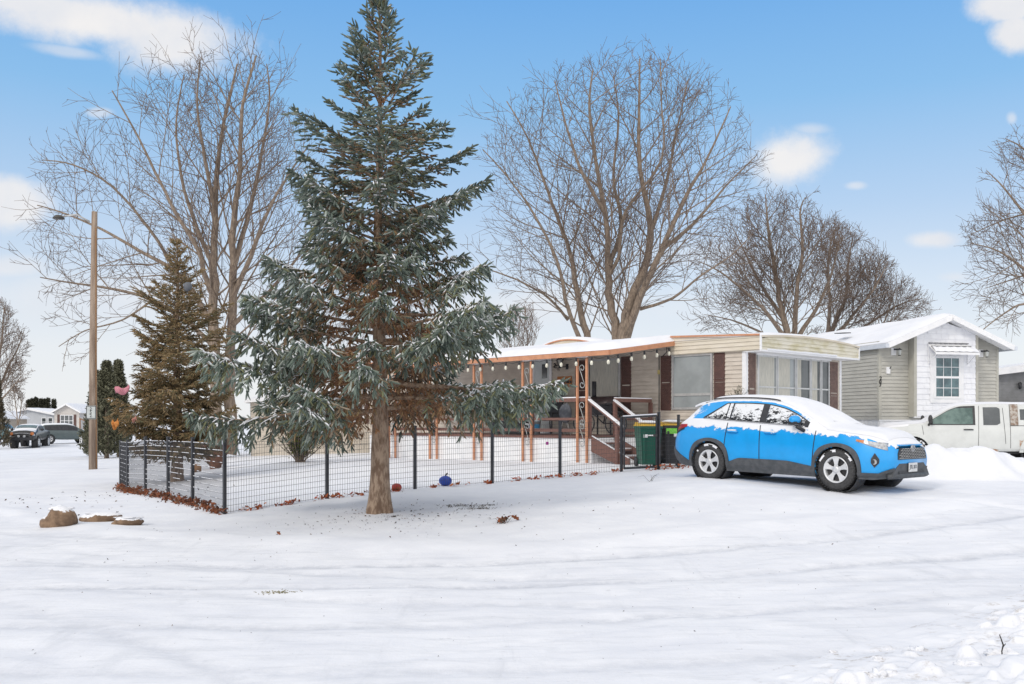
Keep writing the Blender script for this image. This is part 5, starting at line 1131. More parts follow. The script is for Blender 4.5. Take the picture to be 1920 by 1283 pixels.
def bare_tree(name, base, limbs, envelope, label, group, seed, levels=(9, 8, 6), rmin=.008, spread=1.0, dens=1.0, up=.35, cat='tree', bark=None, kink=.065, lens=.50, rsc=.8):
    """limbs: list of (points, r0, r1) in world space; envelope(p) -> True inside the crown"""
    R = random.Random(seed); e = empty(name, base, label, cat, group); trunk, mid, twigs = Paths(), Paths(), Paths()
    def grow(p, d, L, r, lev):
        n = 7 if lev == 1 else (6 if lev == 2 else 4); pts = [p.copy()]; d = d.normalized(); st = L / (n - 1)
        kk = Vector((R.gauss(0, 1), R.gauss(0, 1), R.gauss(0, 1))) * .07
        for i in range(n - 1):
            d = (d + Vector((R.gauss(0, kink), R.gauss(0, kink), R.gauss(0, kink) + up * (.30 if lev < 3 else .12))) + kk * .4).normalized(); q = pts[-1] + d * st
            pts.append(q)
        if lev == 1:
            for k_ in (.72, .52, .35):
                if envelope(pts[-1]): break
                st2 = k_ if k_ == .72 else k_ / .72 if k_ == .52 else .35 / .52
                pts = [pts[0] + (q - pts[0]) * st2 for q in pts]
            L = (pts[-1] - pts[0]).length
        if not envelope(pts[-1]) and lev > 1:
            if not envelope(pts[len(pts) // 2]): return
            c = pts[:max(2, len(pts) // 2 + 1)]
            while len(c) < n: c.append(c[-1] + (c[-1] - c[-2]) * .5)
            pts = c
        rad = [max(rmin * .6, lerp(r, r * .32, i / (n - 1))) for i in range(n)]
        (mid if lev <= 1 else twigs).add(pts, rad, 5 if lev == 1 else (4 if lev == 2 else 3))
        if lev > len(levels): return
        cnt = int(levels[lev - 1] * dens * (.6 + .8 * min(1.5, L / 2)) + .5) if lev <= len(levels) else 0
        side = R.choice((-1, 1))
        for c in range(cnt):
            f = lerp(.14, .97, (c + R.random() * .8) / max(1, cnt)); i = min(n - 2, int(f * (n - 1))); g = f * (n - 1) - i; q = pts[i].lerp(pts[i + 1], g); dd = (pts[i + 1] - pts[i]).normalized(); side = -side
            ax = dd.cross(Vector((R.gauss(0, .6), 1.0 + R.gauss(0, .7), R.gauss(0, .5)))).normalized() * side; an = math.radians(R.uniform(24, 48)) * spread
            nd = dd * math.cos(an) + ax * math.sin(an); r2 = max(rmin, lerp(r, r * .32, f) * R.uniform(.45, .68)); L2 = L * R.uniform(lens * .75, lens * 1.35) * (1.15 - .55 * f)
            grow(q, nd, max(L2, .25), r2, lev + 1)
    for pts, r0, r1 in limbs:
        pts = [Vector(p) for p in pts]; sp = []
        for i in range(len(pts) - 1):           # smooth the limb
            for k in range(4):
                t = k / 4; p0 = pts[max(i - 1, 0)]; p1, p2 = pts[i], pts[i + 1]; p3 = pts[min(i + 2, len(pts) - 1)]
                sp.append(.5 * ((2 * p1) + (p2 - p0) * t + (2 * p0 - 5 * p1 + 4 * p2 - p3) * t * t + (3 * p1 - p0 - 3 * p2 + p3) * t ** 3))
        sp.append(pts[-1]); n = len(sp); r0 *= rsc; rad = [lerp(r0, r1 * .7, (i / (n - 1)) ** .75) for i in range(n)]
        for i in range(1, n - 1): sp[i] = sp[i] + Vector((R.gauss(0, 1), R.gauss(0, 1), R.gauss(0, .5))) * rad[i] * .16
        trunk.add(sp, rad, 9)
        Lt = sum((sp[i + 1] - sp[i]).length for i in range(n - 1)); cnt = int(Lt * 1.7 * dens); side = 1
        for c in range(cnt):
            f = lerp(.20, .99, (c + R.random() * .7) / cnt); i = min(n - 2, int(f * (n - 1))); q = sp[i].lerp(sp[i + 1], f * (n - 1) - i); dd = (sp[i + 1] - sp[i]).normalized(); side = -side
            ax = dd.cross(Vector((R.gauss(0, .5), 1 + R.gauss(0, .8), R.gauss(0, .3)))).normalized() * side; an = math.radians(R.uniform(24, 50)) * spread
            rr = lerp(r0, r1, f ** .8); r2 = min(.042, max(.013, rr * R.uniform(.26, .42))); L2 = min(Lt * .45, R.uniform(1.8, 4.4) * (1.15 - .45 * f) * (Lt / 9) ** .5)
            grow(q, dd * math.cos(an) + ax * math.sin(an), L2, r2, 1)
    trunk.mesh('trunk', bark or M_bark, e); mid.mesh('branches', M_bark, e)
    if twigs.g: twigs.mesh('twigs', M_twig, e)
    return e
def pathpx(Z, pts, dz=()):      # limb drawn in photo pixels at real distance Z, each point with its own depth offset
    return [P(x, y, Z + (dz[i] if i < len(dz) else 0)) for i, (x, y) in enumerate(pts)]
def polyenv(Z, poly, depth):
    n = len(poly); cxp = sum(p[0] for p in poly) / n; cyp = sum(p[1] for p in poly) / n; cen3 = P(cxp, cyp, Z); ER = random.Random(n * 7 + int(Z))
    def f(p, k=None):
        k = ER.choice((.80, .88, .95, 1.0, 1.04, 1.10, 1.18)); p = cen3 + (p - cen3) * k
        if abs(p.y - Z) > depth: return False
        x = CX + p.x / p.y * F; y = HY - (p.z - CAMZ) / p.y * F; ins = False
        for i in range(n):
            (x1, y1), (x2, y2) = poly[i], poly[(i + 1) % n]
            if (y1 > y) != (y2 > y) and x < (x2 - x1) * (y - y1) / (y2 - y1) + x1: ins = not ins
        return ins
    return f
# left bare tree
Z = 38; bz = gz((405 - CX) / F * Z, Z)
env = polyenv(Z, [(395, 75), (470, 80), (540, 130), (590, 240), (625, 330), (640, 470), (600, 560), (520, 640), (430, 700), (240, 690), (120, 660), (70, 560), (35, 440), (40, 330), (140, 210), (240, 140), (300, 90)], 6)
lm = [(pathpx(Z, [(402, 852), (404, 760), (402, 660), (400, 560), (402, 450), (405, 340), (420, 230), (445, 120)], (0, 0, 0, 0, .3, .6, 1, 1.3)), .42, .05),
      (pathpx(Z, [(430, 852), (432, 740), (433, 640), (438, 520), (437, 430), (450, 320), (455, 200), (480, 105)], (.6, .6, .6, .4, .2, 0, -.5, -.8)), .36, .05),
      (pathpx(Z, [(404, 560), (385, 520), (372, 470), (330, 400), (290, 320), (250, 240), (210, 170)], (0, -.3, -.6, -1, -1.5, -2, -2.4)), .17, .03),
      (pathpx(Z, [(401, 500), (370, 430), (340, 330), (330, 230), (345, 140)], (.2, .6, 1.2, 1.8, 2.2)), .14, .03),
      (pathpx(Z, [(402, 620), (370, 560), (330, 510), (260, 470), (190, 430), (120, 400), (70, 385)], (0, .3, .6, 1, 1.4, 1.8, 2)), .17, .03),
      (pathpx(Z, [(400, 650), (350, 600), (280, 560), (200, 540), (130, 530), (75, 520)], (0, -.5, -1.1, -1.8, -2.4, -3)), .14, .025),
      (pathpx(Z, [(330, 510), (280, 430), (210, 350), (140, 310), (80, 300)], (.6, -.3, -1, -1.5, -1.8)), .10, .025),
      (pathpx(Z, [(436, 560), (470, 480), (500, 400), (540, 330), (580, 270)], (.4, .0, -.5, -1, -1.5)), .16, .03),
      (pathpx(Z, [(438, 500), (470, 390), (490, 290), (505, 190), (500, 120)], (.3, .9, 1.4, 1.8, 2)), .15, .03),
      (pathpx(Z, [(436, 610), (490, 560), (545, 500), (590, 430), (620, 380)], (.4, 1, 1.6, 2, 2.3)), .13, .03),
      (pathpx(Z, [(404, 400), (385, 300), (370, 200), (375, 110)], (.4, 0, -.5, -.9)), .13, .03),
      (pathpx(Z, [(290, 560), (230, 600), (160, 620), (110, 650)], (-1.1, -1.6, -2, -2.2)), .06, .02)]
bare_tree('bare_tree', (lm[0][0][0].x, Z, bz), [(l[0], l[1], l[2]) for l in lm], env, 'tall bare double trunked tree behind the olive conifer at left', 'bare winter trees', 11, (5, 4), .0100, 1.0, .82, .14)
# middle bare tree
Z = 46; bz = gz((1160 - CX) / F * Z, Z)
env = polyenv(Z, [(1190, 85), (1290, 120), (1390, 175), (1440, 290), (1430, 400), (1400, 500), (1330, 600), (1180, 625), (1000, 610), (900, 560), (890, 420), (885, 300), (920, 190), (1000, 130), (1100, 100)], 7)
lm = [(pathpx(Z, [(1165, 830), (1166, 700), (1170, 620), (1184, 560), (1215, 480), (1218, 400), (1200, 320), (1198, 200), (1200, 110)], (0, 0, 0, 0, .3, .6, .8, 1, 1.2)), .50, .05),
      (pathpx(Z, [(1160, 830), (1158, 690), (1155, 620), (1142, 550), (1140, 480), (1135, 400), (1118, 310), (1105, 200), (1112, 130)], (.5, .4, .3, .2, 0, -.3, -.6, -1, -1.2)), .40, .045),
      (pathpx(Z, [(1172, 640), (1200, 560), (1240, 470), (1285, 370), (1325, 300), (1370, 200)], (0, -.5, -1, -1.5, -2, -2.5)), .30, .035),
      (pathpx(Z, [(1150, 820), (1115, 680), (1095, 610), (1080, 540), (1070, 480), (1050, 420), (1020, 340), (990, 260), (950, 190)], (.6, .6, .5, .8, 1, 1.3, 1.7, 2.2, 2.6)), .30, .035),
      (pathpx(Z, [(1110, 680), (1080, 620), (1060, 560), (1045, 490), (1000, 400), (950, 330), (905, 280)], (.6, 0, -.5, -1, -1.5, -2, -2.4)), .18, .03),
      (pathpx(Z, [(1065, 600), (1030, 560), (980, 530), (930, 510), (895, 500)], (.2, -.3, -1, -1.5, -2)), .10, .025),
      (pathpx(Z, [(1142, 500), (1165, 420), (1150, 330), (1160, 230), (1150, 140)], (0, .8, 1.4, 2, 2.4)), .18, .03),
      (pathpx(Z, [(1218, 440), (1250, 340), (1270, 240), (1290, 150)], (.5, 1.2, 1.9, 2.4)), .16, .03),
      (pathpx(Z, [(1240, 470), (1300, 420), (1360, 350), (1420, 290)], (-1, -.3, .4, 1)), .15, .03),
      (pathpx(Z, [(1200, 580), (1260, 560), (1310, 520), (1370, 480), (1410, 440)], (0, -.6, -1.4, -2, -2.5)), .11, .025),
      (pathpx(Z, [(1135, 400), (1090, 320), (1060, 230), (1040, 150)], (-.3, -1, -1.6, -2.2)), .15, .03),
      (pathpx(Z, [(1140, 520), (1160, 480), (1172, 400), (1240, 300), (1240, 190), (1238, 110)], (0, 0, -.6, -1.2, -1.8, -2)), .14, .03)]
bare_tree('bare_tree', (lm[0][0][0].x, Z, bz), lm, env, 'largest bare spreading tree behind the trailer roof, many trunks', 'bare winter trees', 23, (5, 4), .0110, 1.0, .82, .14)
# denser tree behind the grey house, and its neighbour
Z = 58; M_reddark = M_twig
env = polyenv(Z, [(1440, 355), (1500, 365), (1560, 400), (1600, 450), (1610, 560), (1540, 630), (1300, 625), (1285, 540), (1300, 470), (1350, 400)], 6)
lm = [(pathpx(Z, [(1478, 830), (1476, 680), (1474, 620), (1462, 560), (1450, 490), (1440, 420), (1435, 365)], (0, 0, 0, .3, .6, 1, 1.3)), .42, .04),
      (pathpx(Z, [(1480, 700), (1490, 620), (1495, 540), (1505, 470), (1500, 400), (1510, 370)], (0, 0, -.5, -1, -1.4, -1.8)), .28, .035),
      (pathpx(Z, [(1476, 640), (1440, 590), (1400, 550), (1350, 510), (1310, 490)], (0, -.6, -1.2, -1.8, -2.3)), .20, .03),
      (pathpx(Z, [(1470, 600), (1430, 540), (1400, 480), (1370, 420)], (.2, .9, 1.5, 2)), .18, .03),
      (pathpx(Z, [(1478, 650), (1420, 620), (1370, 600), (1320, 590)], (0, .6, 1.2, 1.6)), .14, .025),
      (pathpx(Z, [(1490, 640), (1530, 580), (1560, 510), (1575, 440)], (0, .6, 1.2, 1.6)), .22, .03)]
bare_tree('bare_tree', (lm[0][0][0].x, Z, gz(lm[0][0][0].x, Z)), lm, env, 'dense dark bushy bare tree right of the largest one', 'bare winter trees', 31, (7, 5), .014, 1.0, .95, .20, lens=.50)
Z = 62
env = polyenv(Z, [(1560, 400), (1620, 440), (1690, 500), (1740, 560), (1750, 620), (1600, 640), (1520, 630), (1530, 500)], 5)
lm = [(pathpx(Z, [(1548, 830), (1552, 680), (1560, 620), (1585, 560), (1590, 500), (1600, 440)], (0, 0, 0, .5, 1, 1.4)), .36, .04),
      (pathpx(Z, [(1556, 650), (1600, 590), (1640, 540), (1665, 490)], (0, -.5, -1, -1.5)), .20, .03), (pathpx(Z, [(1552, 640), (1556, 560), (1552, 490), (1565, 430)], (0, -.5, -1, -1.5)), .20, .03),
      (pathpx(Z, [(1580, 640), (1640, 600), (1690, 570), (1730, 560)], (0, .6, 1.2, 1.6)), .16, .025), (pathpx(Z, [(1640, 830), (1645, 640), (1660, 600), (1680, 540)], (0, 0, .2, .5)), .16, .03)]
bare_tree('bare_tree', (lm[0][0][0].x, Z, gz(lm[0][0][0].x, Z)), lm, env, 'smaller dense bare tree just above the grey house roof', 'bare winter trees', 37, (7, 5), .014, 1.0, .95, .20, lens=.50)
# tree at the right edge
Z = 40
env = polyenv(Z, [(1900, 240), (2300, 150), (2300, 640), (1900, 640), (1830, 630), (1795, 500), (1800, 430), (1840, 350), (1860, 280)], 6)
lm = [(pathpx(Z, [(2010, 840), (2005, 660), (1998, 540), (2000, 420), (1990, 320), (2000, 200)], (0, 0, 0, 0, .3, .6)), .38, .05),
      (pathpx(Z, [(2000, 600), (1960, 540), (1915, 500), (1870, 470), (1815, 455)], (0, -.4, -.8, -1.2, -1.6)), .14, .02), (pathpx(Z, [(2000, 540), (1960, 460), (1920, 400), (1880, 350), (1850, 320)], (0, .5, 1, 1.4, 1.8)), .15, .02),
      (pathpx(Z, [(2002, 640), (1960, 590), (1920, 570), (1880, 590), (1835, 625)], (0, -.4, -1, -1.6, -2)), .12, .02), (pathpx(Z, [(2000, 500), (1960, 500), (1910, 520), (1850, 540)], (0, .8, 1.5, 2)), .11, .02),
      (pathpx(Z, [(2000, 400), (1960, 330), (1920, 280), (1885, 260)], (0, -.5, -1, -1.3)), .13, .02), (pathpx(Z, [(2000, 420), (1950, 400), (1890, 410), (1820, 440)], (0, 1.2, 2, 2.5)), .10, .02)]
bare_tree('bare_tree', (lm[0][0][0].x, Z, gz(lm[0][0][0].x, Z)), lm, env, 'bare tree reaching in over the right edge of the photo', 'bare winter trees', 41, (6, 5), .010, 1.0, .8, .10)
# far left bare tree
Z = 95
env = polyenv(Z, [(-60, 520), (10, 560), (40, 610), (65, 660), (50, 740), (-60, 760)], 6)
lm = [(pathpx(Z, [(-8, 830), (-6, 740), (-2, 680), (5, 620), (8, 575)], ()), .35, .05), (pathpx(Z, [(-6, 740), (15, 690), (35, 650), (45, 620)], (0, 1, 2, 2)), .2, .04), (pathpx(Z, [(-6, 760), (20, 730), (45, 700)], (0, -1, -2)), .16, .03), (pathpx(Z, [(-6, 700), (-30, 640), (-40, 560)], ()), .2, .04)]
bare_tree('bare_tree', (lm[0][0][0].x, Z, gz(lm[0][0][0].x, Z)), lm, env, 'hazy bare tree at the far left edge above the teal pickup', 'bare winter trees', 43, (6, 4), .022, 1.0, .9, .2)
Z = 95
env = polyenv(Z, [(10, 740), (22, 715), (48, 740), (52, 770), (10, 772)], 3)
bare_tree('bare_shrub', (P(32, 790, Z).x, Z, gz(P(32, 790, Z).x, Z)), [(pathpx(Z, [(32, 830), (32, 780), (28, 750), (25, 720)], ()), .10, .03), (pathpx(Z, [(33, 800), (40, 760), (36, 735)], ()), .08, .03)], env, 'small bare shrub tree left of the far conical evergreens', 'small bare shrubs', 47, (5, 4), .02, cat='shrub')
Z = 39
env = polyenv(Z, [(935, 610), (960, 575), (1000, 570), (1015, 600), (1000, 650), (940, 660)], 2)
lm = [(pathpx(Z, [(965 + k * 3, 830), (962 + k * 5, 700), (950 + k * 12, 600 - (k % 2) * 18)], (0, 0, (k - 2) * .4)), .03, .012) for k in range(5)]
bare_tree('bare_shrub', (lm[0][0][0].x, Z, gz(lm[0][0][0].x, Z)), lm, env, 'thin upright bare shrub behind the porch roof', 'small bare shrubs', 53, (5, 4), .008, cat='shrub', up=.5)

# ------------------------------------------------------------------ evergreens built of needle bearing shoots
def perp(D):
    a = np.zeros_like(D); a[:, 2] = 1; m = np.abs(D[:, 2]) > .9; a[m] = (1, 0, 0); A = np.cross(D, a); A /= np.linalg.norm(A, axis=1, keepdims=True) + 1e-9; return A, np.cross(D, A)
def needles(name, S, D, L, col, n, nl, nw, parent, g, m=None, ang=50, core=0.0):
    """S start, D direction, L length, col tint of every shoot; n needles each"""
    N = len(S); A, Bq = perp(D); t = (np.arange(n)[None, :] + g.random((N, n))) / n; az = g.random((N, n)) * 2 * np.pi; an = np.radians(g.uniform(ang - 18, ang + 10, (N, n)))
    base = S[:, None] + D[:, None] * (L[:, None] * t)[..., None]; rad = A[:, None] * np.cos(az)[..., None] + Bq[:, None] * np.sin(az)[..., None]
    nd = D[:, None] * np.cos(an)[..., None] + rad * np.sin(an)[..., None]; ln = nl * g.uniform(.75, 1.15, (N, n)) * (1 - .25 * t)
    tip = base + nd * ln[..., None]; wv = np.cross(nd, rad + D[:, None] * .3); wv /= np.linalg.norm(wv, axis=2, keepdims=True) + 1e-9
    rr = g.uniform(-1, 1, (N, n, 1)); wv = wv * np.sqrt(1 - rr ** 2 * .6) + rad * rr * .6
    V = np.stack([base - wv * nw / 2, base + wv * nw / 2, tip], 2).reshape(-1, 3); Fc = np.arange(len(V)).reshape(-1, 3)
    c = np.repeat((col[:, None] * g.uniform(.78, 1.25, (N, n, 1))).reshape(-1, 3), 3, 0)
    if core:      # the packed needles round the twig: a rounded finger under the fringe of needle tips
        ts = np.array([-.02, .15, .55, .88, 1.06]); rs = np.array([.35, .9, 1.0, .72, .12]) * core; k = 5; aa = np.arange(k) * 2 * np.pi / k
        bend = (A * g.normal(0, .10, (N, 1)) + Bq * g.normal(0, .10, (N, 1))); bend[:, 2] += .05
        cen_ = S[:, None] + D[:, None] * (L[:, None] * ts)[..., None] + bend[:, None] * (L[:, None] * ts ** 2)[..., None]; sc_ = g.uniform(.75, 1.25, (N, 1))
        ring = cen_[:, :, None] + (A[:, None, None] * np.cos(aa)[:, None] + Bq[:, None, None] * np.sin(aa)[:, None]) * ((rs * sc_)[:, :, None, None] * g.uniform(.8, 1.2, (N, 5, k, 1)))
        V2 = ring.reshape(-1, 3); l, i, j = np.meshgrid(np.arange(N), np.arange(4), np.arange(k), indexing='ij'); b0 = l * 5 * k; j2 = (j + 1) % k; a_, b_, c_, d_ = b0 + i * k + j, b0 + i * k + j2, b0 + (i + 1) * k + j2, b0 + (i + 1) * k + j
        F2 = np.concatenate([np.stack([a_, b_, c_], -1).reshape(-1, 3), np.stack([a_, c_, d_], -1).reshape(-1, 3)]) + len(V)
        c2 = (col[:, None, None] * g.uniform(.62, 1.12, (N, 5, k, 1))).reshape(-1, 3); V = np.concatenate([V, V2]); Fc = np.concatenate([Fc, F2]); c = np.concatenate([c, c2])
    return npmesh(name, V, Fc, m or M_needle, parent, attr=c)
def snow_strips(name, S, E, w_, parent, g):
    """little elongated ridges of snow lying along the tops of twigs"""
    D = E - S; L = np.linalg.norm(D, axis=1, keepdims=True); D = D / L; side = np.cross(D, np.array([0, 0, 1.0])); side /= np.linalg.norm(side, axis=1, keepdims=True) + 1e-9; up = np.cross(side, D)
    V = []
    for t, k in ((0, .35), (.3, 1), (.7, .9), (1, .3)):
        c = S + D * L * t; ww = (w_ * k)[:, None]
        V += [c - side * ww + up * .004, c + up * (.006 + ww * .9), c + side * ww + up * .004, c - up * .004]
    V = np.stack(V, 1); N = len(S); F0 = []
    for i in range(3):
        for j in range(4): F0.append((i * 4 + j, i * 4 + (j + 1) % 4, (i + 1) * 4 + (j + 1) % 4, (i + 1) * 4 + j))
    F0 += [(3, 2, 1, 0), (12, 13, 14, 15)]
    Fc = (np.array(F0)[None] + (np.arange(N) * 16)[:, None, None]).reshape(-1, 4); return npmesh(name, V.reshape(-1, 3), Fc, M_snow, parent, smooth=True)

def spruce(name, base, H, Rl, Rr, Rd, zlow, label, seed, cols, brown, zn=24, per=6, n_need=14, nl=.024, nw=.0042, snow=.1, th=None, inner=.5, sec=.085, ter=.05, sl_=(.08, .14), trunk=None, group=None, foot=None, barkm=None, snowtop=.55, droop=1.0, cat='spruce tree', irr=.25, core=.0):
    R = random.Random(seed); g = np.random.default_rng(seed); e = empty(name, base, label, cat, group); base = Vector(base)
    wood = Paths(); woodb = Paths(); SS, SD, SL, SC = [], [], [], []; TW = Paths(); NS, NE, NW = [], [], []
    zs = []
    k = 0
    for i in range(zn):
        z = lerp(zlow, H * .975, (i / (zn - 1)) ** 1.12); m = per if z < H * .45 else max(3, per - 1 - int(z > H * .72) - int(z > H * .86))
        for j in range(m): zs.append((z + R.uniform(-.06, .06), 2 * math.pi * (j / m + i * .381) + R.uniform(-.25, .25), 1.0))
        for j in range(2 if z < H * .5 else 1): zs.append((z + R.uniform(.05, .25), R.uniform(0, 2 * math.pi), R.uniform(.45, .8)))
    for zb, az, sc in zs:
        f = zb / H; th0 = math.radians(np.interp(f, [0, .25, .45, .7, .9, 1], th or [-6, 4, 16, 26, 40, 62])) + R.gauss(0, .07)
        cx_, cy_ = math.cos(az), math.sin(az)
        zt = zb
        for _ in range(3):
            Rx = (Rr(zt / H) if cx_ > 0 else Rl(zt / H)); RR = 1 / math.sqrt((cx_ / max(Rx, .03)) ** 2 + (cy_ / max(Rd(zt / H), .03)) ** 2); zt = min(H * .995, zb + RR * math.tan(th0) * .75)
        nz_ = float(vnoise(np.array(az * 1.5 + seed), np.array(zb * 1.9), seed)) * 1.1; L = RR * R.uniform(.80, 1.0) * sc * (1 + irr * nz_)
        if nz_ < -.36 and irr > .3 and R.random() < .5: continue
        if L < .05: continue
        hd = Vector((cx_, cy_, 0)); sd = Vector((-cy_, cx_, 0)); dr = (.16 if f < .35 else .08 if f < .6 else .02) * R.uniform(.5, 1.5) * droop; cur = R.gauss(0, .06)
        def bp(s): return base + Vector((0, 0, zb)) + hd * (L * s) + sd * (cur * L * s * s) + Vector((0, 0, L * (math.tan(th0) * s - dr * 1.9 * s ** 1.6 + dr * 1.5 * s ** 3)))
        n = 9; pts = [bp(i / (n - 1)) for i in range(n)]; r0 = .010 + .013 * L
        wood.add(pts, [lerp(r0, .004, i / (n - 1)) for i in range(n)], 5)
        cnt = max(3, int(L / sec)); side = 1
        hang = math.radians(np.interp(f, [0, .3, .5, .8, 1], [62, 56, 34, 4, -20])) * droop
        tone = g.uniform(.72, 1.2)
        for c in range(cnt * 2):
            s = (c + R.random()) / (cnt * 2); s = lerp(.10, 1.0, s ** .8); side = -side; rf = s * L / max(RR, .05)
            q = bp(s); d = (bp(min(1, s + .03)) - bp(s - .03)).normalized(); L2 = min(.62, (.52 * L * (1 - s) ** .8 + .13)) * R.uniform(.6, 1.1)
            a = math.radians(R.uniform(38, 62)); sdir = (d * math.cos(a) + sd * side * math.sin(a)).normalized(); hg = hang * R.uniform(.3, 1.5)
            hv = (sdir * math.cos(hg) + Vector((0, 0, -1)) * math.sin(hg)).normalized()
            p1 = q + (sdir * .6 + hv * .4) * L2 * .45; p2 = p1 + hv * L2 * .55
            inside = rf < inner * R.uniform(.7, 1.2) * (1 if f < .45 else .45) and f < .8
            (woodb if inside else TW).add([q, p1, p2], [.0042, .0036, .0022], 3)
            if (not inside) and R.random() < snow * 2.2 * (1 if f < snowtop else .15) and rf > .55:
                NS.append(q + Vector((0, 0, .012))); NE.append(p1 + Vector((0, 0, .010))); NW.append(R.uniform(.008, .016))
            nt = max(2, int(L2 / ter)); s2 = 1
            for t in range(nt * 2):
                u = (t + R.random()) / (nt * 2); b_ = q.lerp(p1, u / .45) if u < .45 else p1.lerp(p2, (u - .45) / .55); dd = (p1 - q).normalized() if u < .45 else (p2 - p1).normalized()
                s2 = -s2; sx = dd.cross(Vector((0, 0, 1))); sx = (sx.normalized() if sx.length > .05 else sd) * s2; a2 = math.radians(R.uniform(22, 55)); nd = (dd * math.cos(a2) + sx * math.sin(a2) + Vector((0, 0, -R.uniform(0, 1.15) * (1 if f < .6 else .2) * droop))).normalized()
                l3 = R.uniform(*sl_) * (1.1 if f < .6 else .9)
                if inside:
                    if R.random() < .6: woodb.add([b_, b_ + nd * l3 * .6 + Vector((0, 0, -.01)), b_ + nd * l3 * 1.3], [.0026, .0022, .0014], 3)
                    if R.random() < .22: SS.append(b_); SD.append(nd); SL.append(l3 * .8); SC.append(np.array(brown[R.randrange(len(brown))]) * g.uniform(.7, 1.3))
                    continue
                c0 = np.array(cols[R.randrange(len(cols))]) * tone
                if rf < inner * 1.35 and R.random() < .4: c0 = c0 * .45 + np.array(brown[0]) * .55
                SS.append(b_); SD.append(nd); SL.append(l3); SC.append(c0)
                if R.random() < snow * (1 if f < snowtop else .12) and rf > .5 and nd.z > -.75: NS.append(b_ + Vector((0, 0, .012))); NE.append(b_ + nd * l3 * R.uniform(.4, .9) + Vector((0, 0, .008))); NW.append(R.uniform(.007, .016))
            if not inside: SS.append(p2 - hv * .03); SD.append(hv); SL.append(sl_[1] * .9); SC.append(np.array(cols[0]) * tone)
        m_ = int(L * .6 / .055)
        for c in range(m_ * 2):
            s = lerp(.42, 1.0, (c + R.random()) / (m_ * 2))
            if s * L / max(RR, .05) < inner * .9 and f < .8: continue
            d = (bp(min(1, s + .03)) - bp(s - .03)).normalized(); a = math.radians(R.uniform(20, 55)); nd = (d * math.cos(a) + (sd * R.uniform(-1, 1) + Vector((0, 0, R.uniform(-.6, .8)))).normalized() * math.sin(a)).normalized()
            SS.append(bp(s)); SD.append(nd); SL.append(R.uniform(*sl_) * .85); SC.append(np.array(cols[R.randrange(len(cols))]) * tone)
            if R.random() < snow * 1.6 * (1 if f < snowtop else .1): NS.append(bp(s) + Vector((0, 0, .016))); NE.append(bp(s) + nd * .09 + Vector((0, 0, .016))); NW.append(R.uniform(.010, .020))
        SS.append(pts[-1] - (pts[-1] - pts[-2]).normalized() * .05); SD.append((pts[-1] - pts[-2]).normalized()); SL.append(.17); SC.append(np.array(cols[0]))
    # leader
    for k in range(5): SS.append(base + Vector((0, 0, H * .97 + k * .05))); SD.append(Vector((0, 0, 1))); SL.append(.1); SC.append(np.array(cols[0]))
    b = MB(); K = 26; pr = trunk or [(0, .205), (.03, .165), (.1, .145), (.3, .108), (.6, .062), (.9, .02), (1, .008)]; vs = []; kk = 18
    for i in range(K + 1):
        f = (i / K) ** 1.5; r = float(np.interp(f, [p[0] for p in pr], [p[1] for p in pr]))
        for j in range(kk):
            a = 2 * math.pi * j / kk; fl = 1 + (.22 * max(0, 1 - f * H / .45) * (math.cos(a * 3 + .6) + .6 * math.cos(a * 5 + 2))) + .05 * math.sin(a * 7 + f * 40)
            vs.append(base + Vector((math.cos(a) * r * fl + .02 * math.sin(f * 9) * H / 8, math.sin(a) * r * fl, f * H - (.06 if i == 0 else 0))))
    b.add(vs, [(i * kk + j, i * kk + (j + 1) % kk, (i + 1) * kk + (j + 1) % kk, (i + 1) * kk + j) for i in range(K) for j in range(kk)], True); b.build('trunk', barkm or M_spruceb, e, world=True)
    wood.mesh('boughs', barkm or M_spruceb, e); woodb.mesh('dead_twigs', mat('dry_twig', (.38, .20, .11), (.27, .14, .08), .9, 9), e); TW.mesh('twigs', M_twig, e)
    S = np.array([tuple(v) for v in SS]); D = np.array([tuple(v) for v in SD]); Ln = np.array(SL); C = np.array(SC)
    needles('needles', S, D, Ln, C, n_need, nl, nw, e, g, core=core)
    if NS: tag(snow_strips('snow_cover', np.array([tuple(v) for v in NS]), np.array([tuple(v) for v in NE]), np.array(NW), e, g), kind='stuff')
    print(name, 'shoots', len(S)); return e
sb = G(711, 961); SPB = sb
S_ = sb.y / F                        # metres per photo pixel at the spruce
def hp_(py): return (sb.z * 0 + (961 - py) * S_)
Hs = hp_(10)
def prof_(tab): xs = [hp_(t[0]) / Hs for t in tab][::-1]; ys = [t[1] * S_ for t in tab][::-1]; return lambda f: float(np.interp(f, xs, ys))
RL = prof_([(0, 2), (10, 6), (60, 36), (110, 58), (180, 92), (230, 106), (290, 132), (360, 165), (430, 160), (470, 205), (520, 250), (600, 280), (680, 308), (740, 325), (790, 250), (830, 120), (870, 70)])
RRt = prof_([(0, 2), (10, 6), (60, 30), (110, 60), (170, 112), (230, 112), (270, 148), (340, 182), (430, 180), (500, 190), (540, 260), (620, 310), (700, 325), (760, 315), (820, 305), (860, 200), (880, 130)])
RD = prof_([(0, 2), (60, 33), (180, 100), (290, 140), (430, 175), (600, 270), (740, 310), (860, 200)])
spruce('spruce_tree', sb, Hs, RL, RRt, RD, 1.66, 'tall blue green spruce dusted with snow standing in front of the fence', 101,
       [(.145, .18, .15), (.095, .125, .105), (.34, .38, .34), (.17, .18, .10), (.12, .155, .13)], [(.30, .16, .08), (.22, .125, .065), (.28, .19, .10)], zn=22, per=6, n_need=13, nl=.026, nw=.009, snow=.27, sec=.105, ter=.10, sl_=(.08, .16), inner=.44, core=.0145, th=[-6, 6, 20, 34, 48, 66], irr=.62)
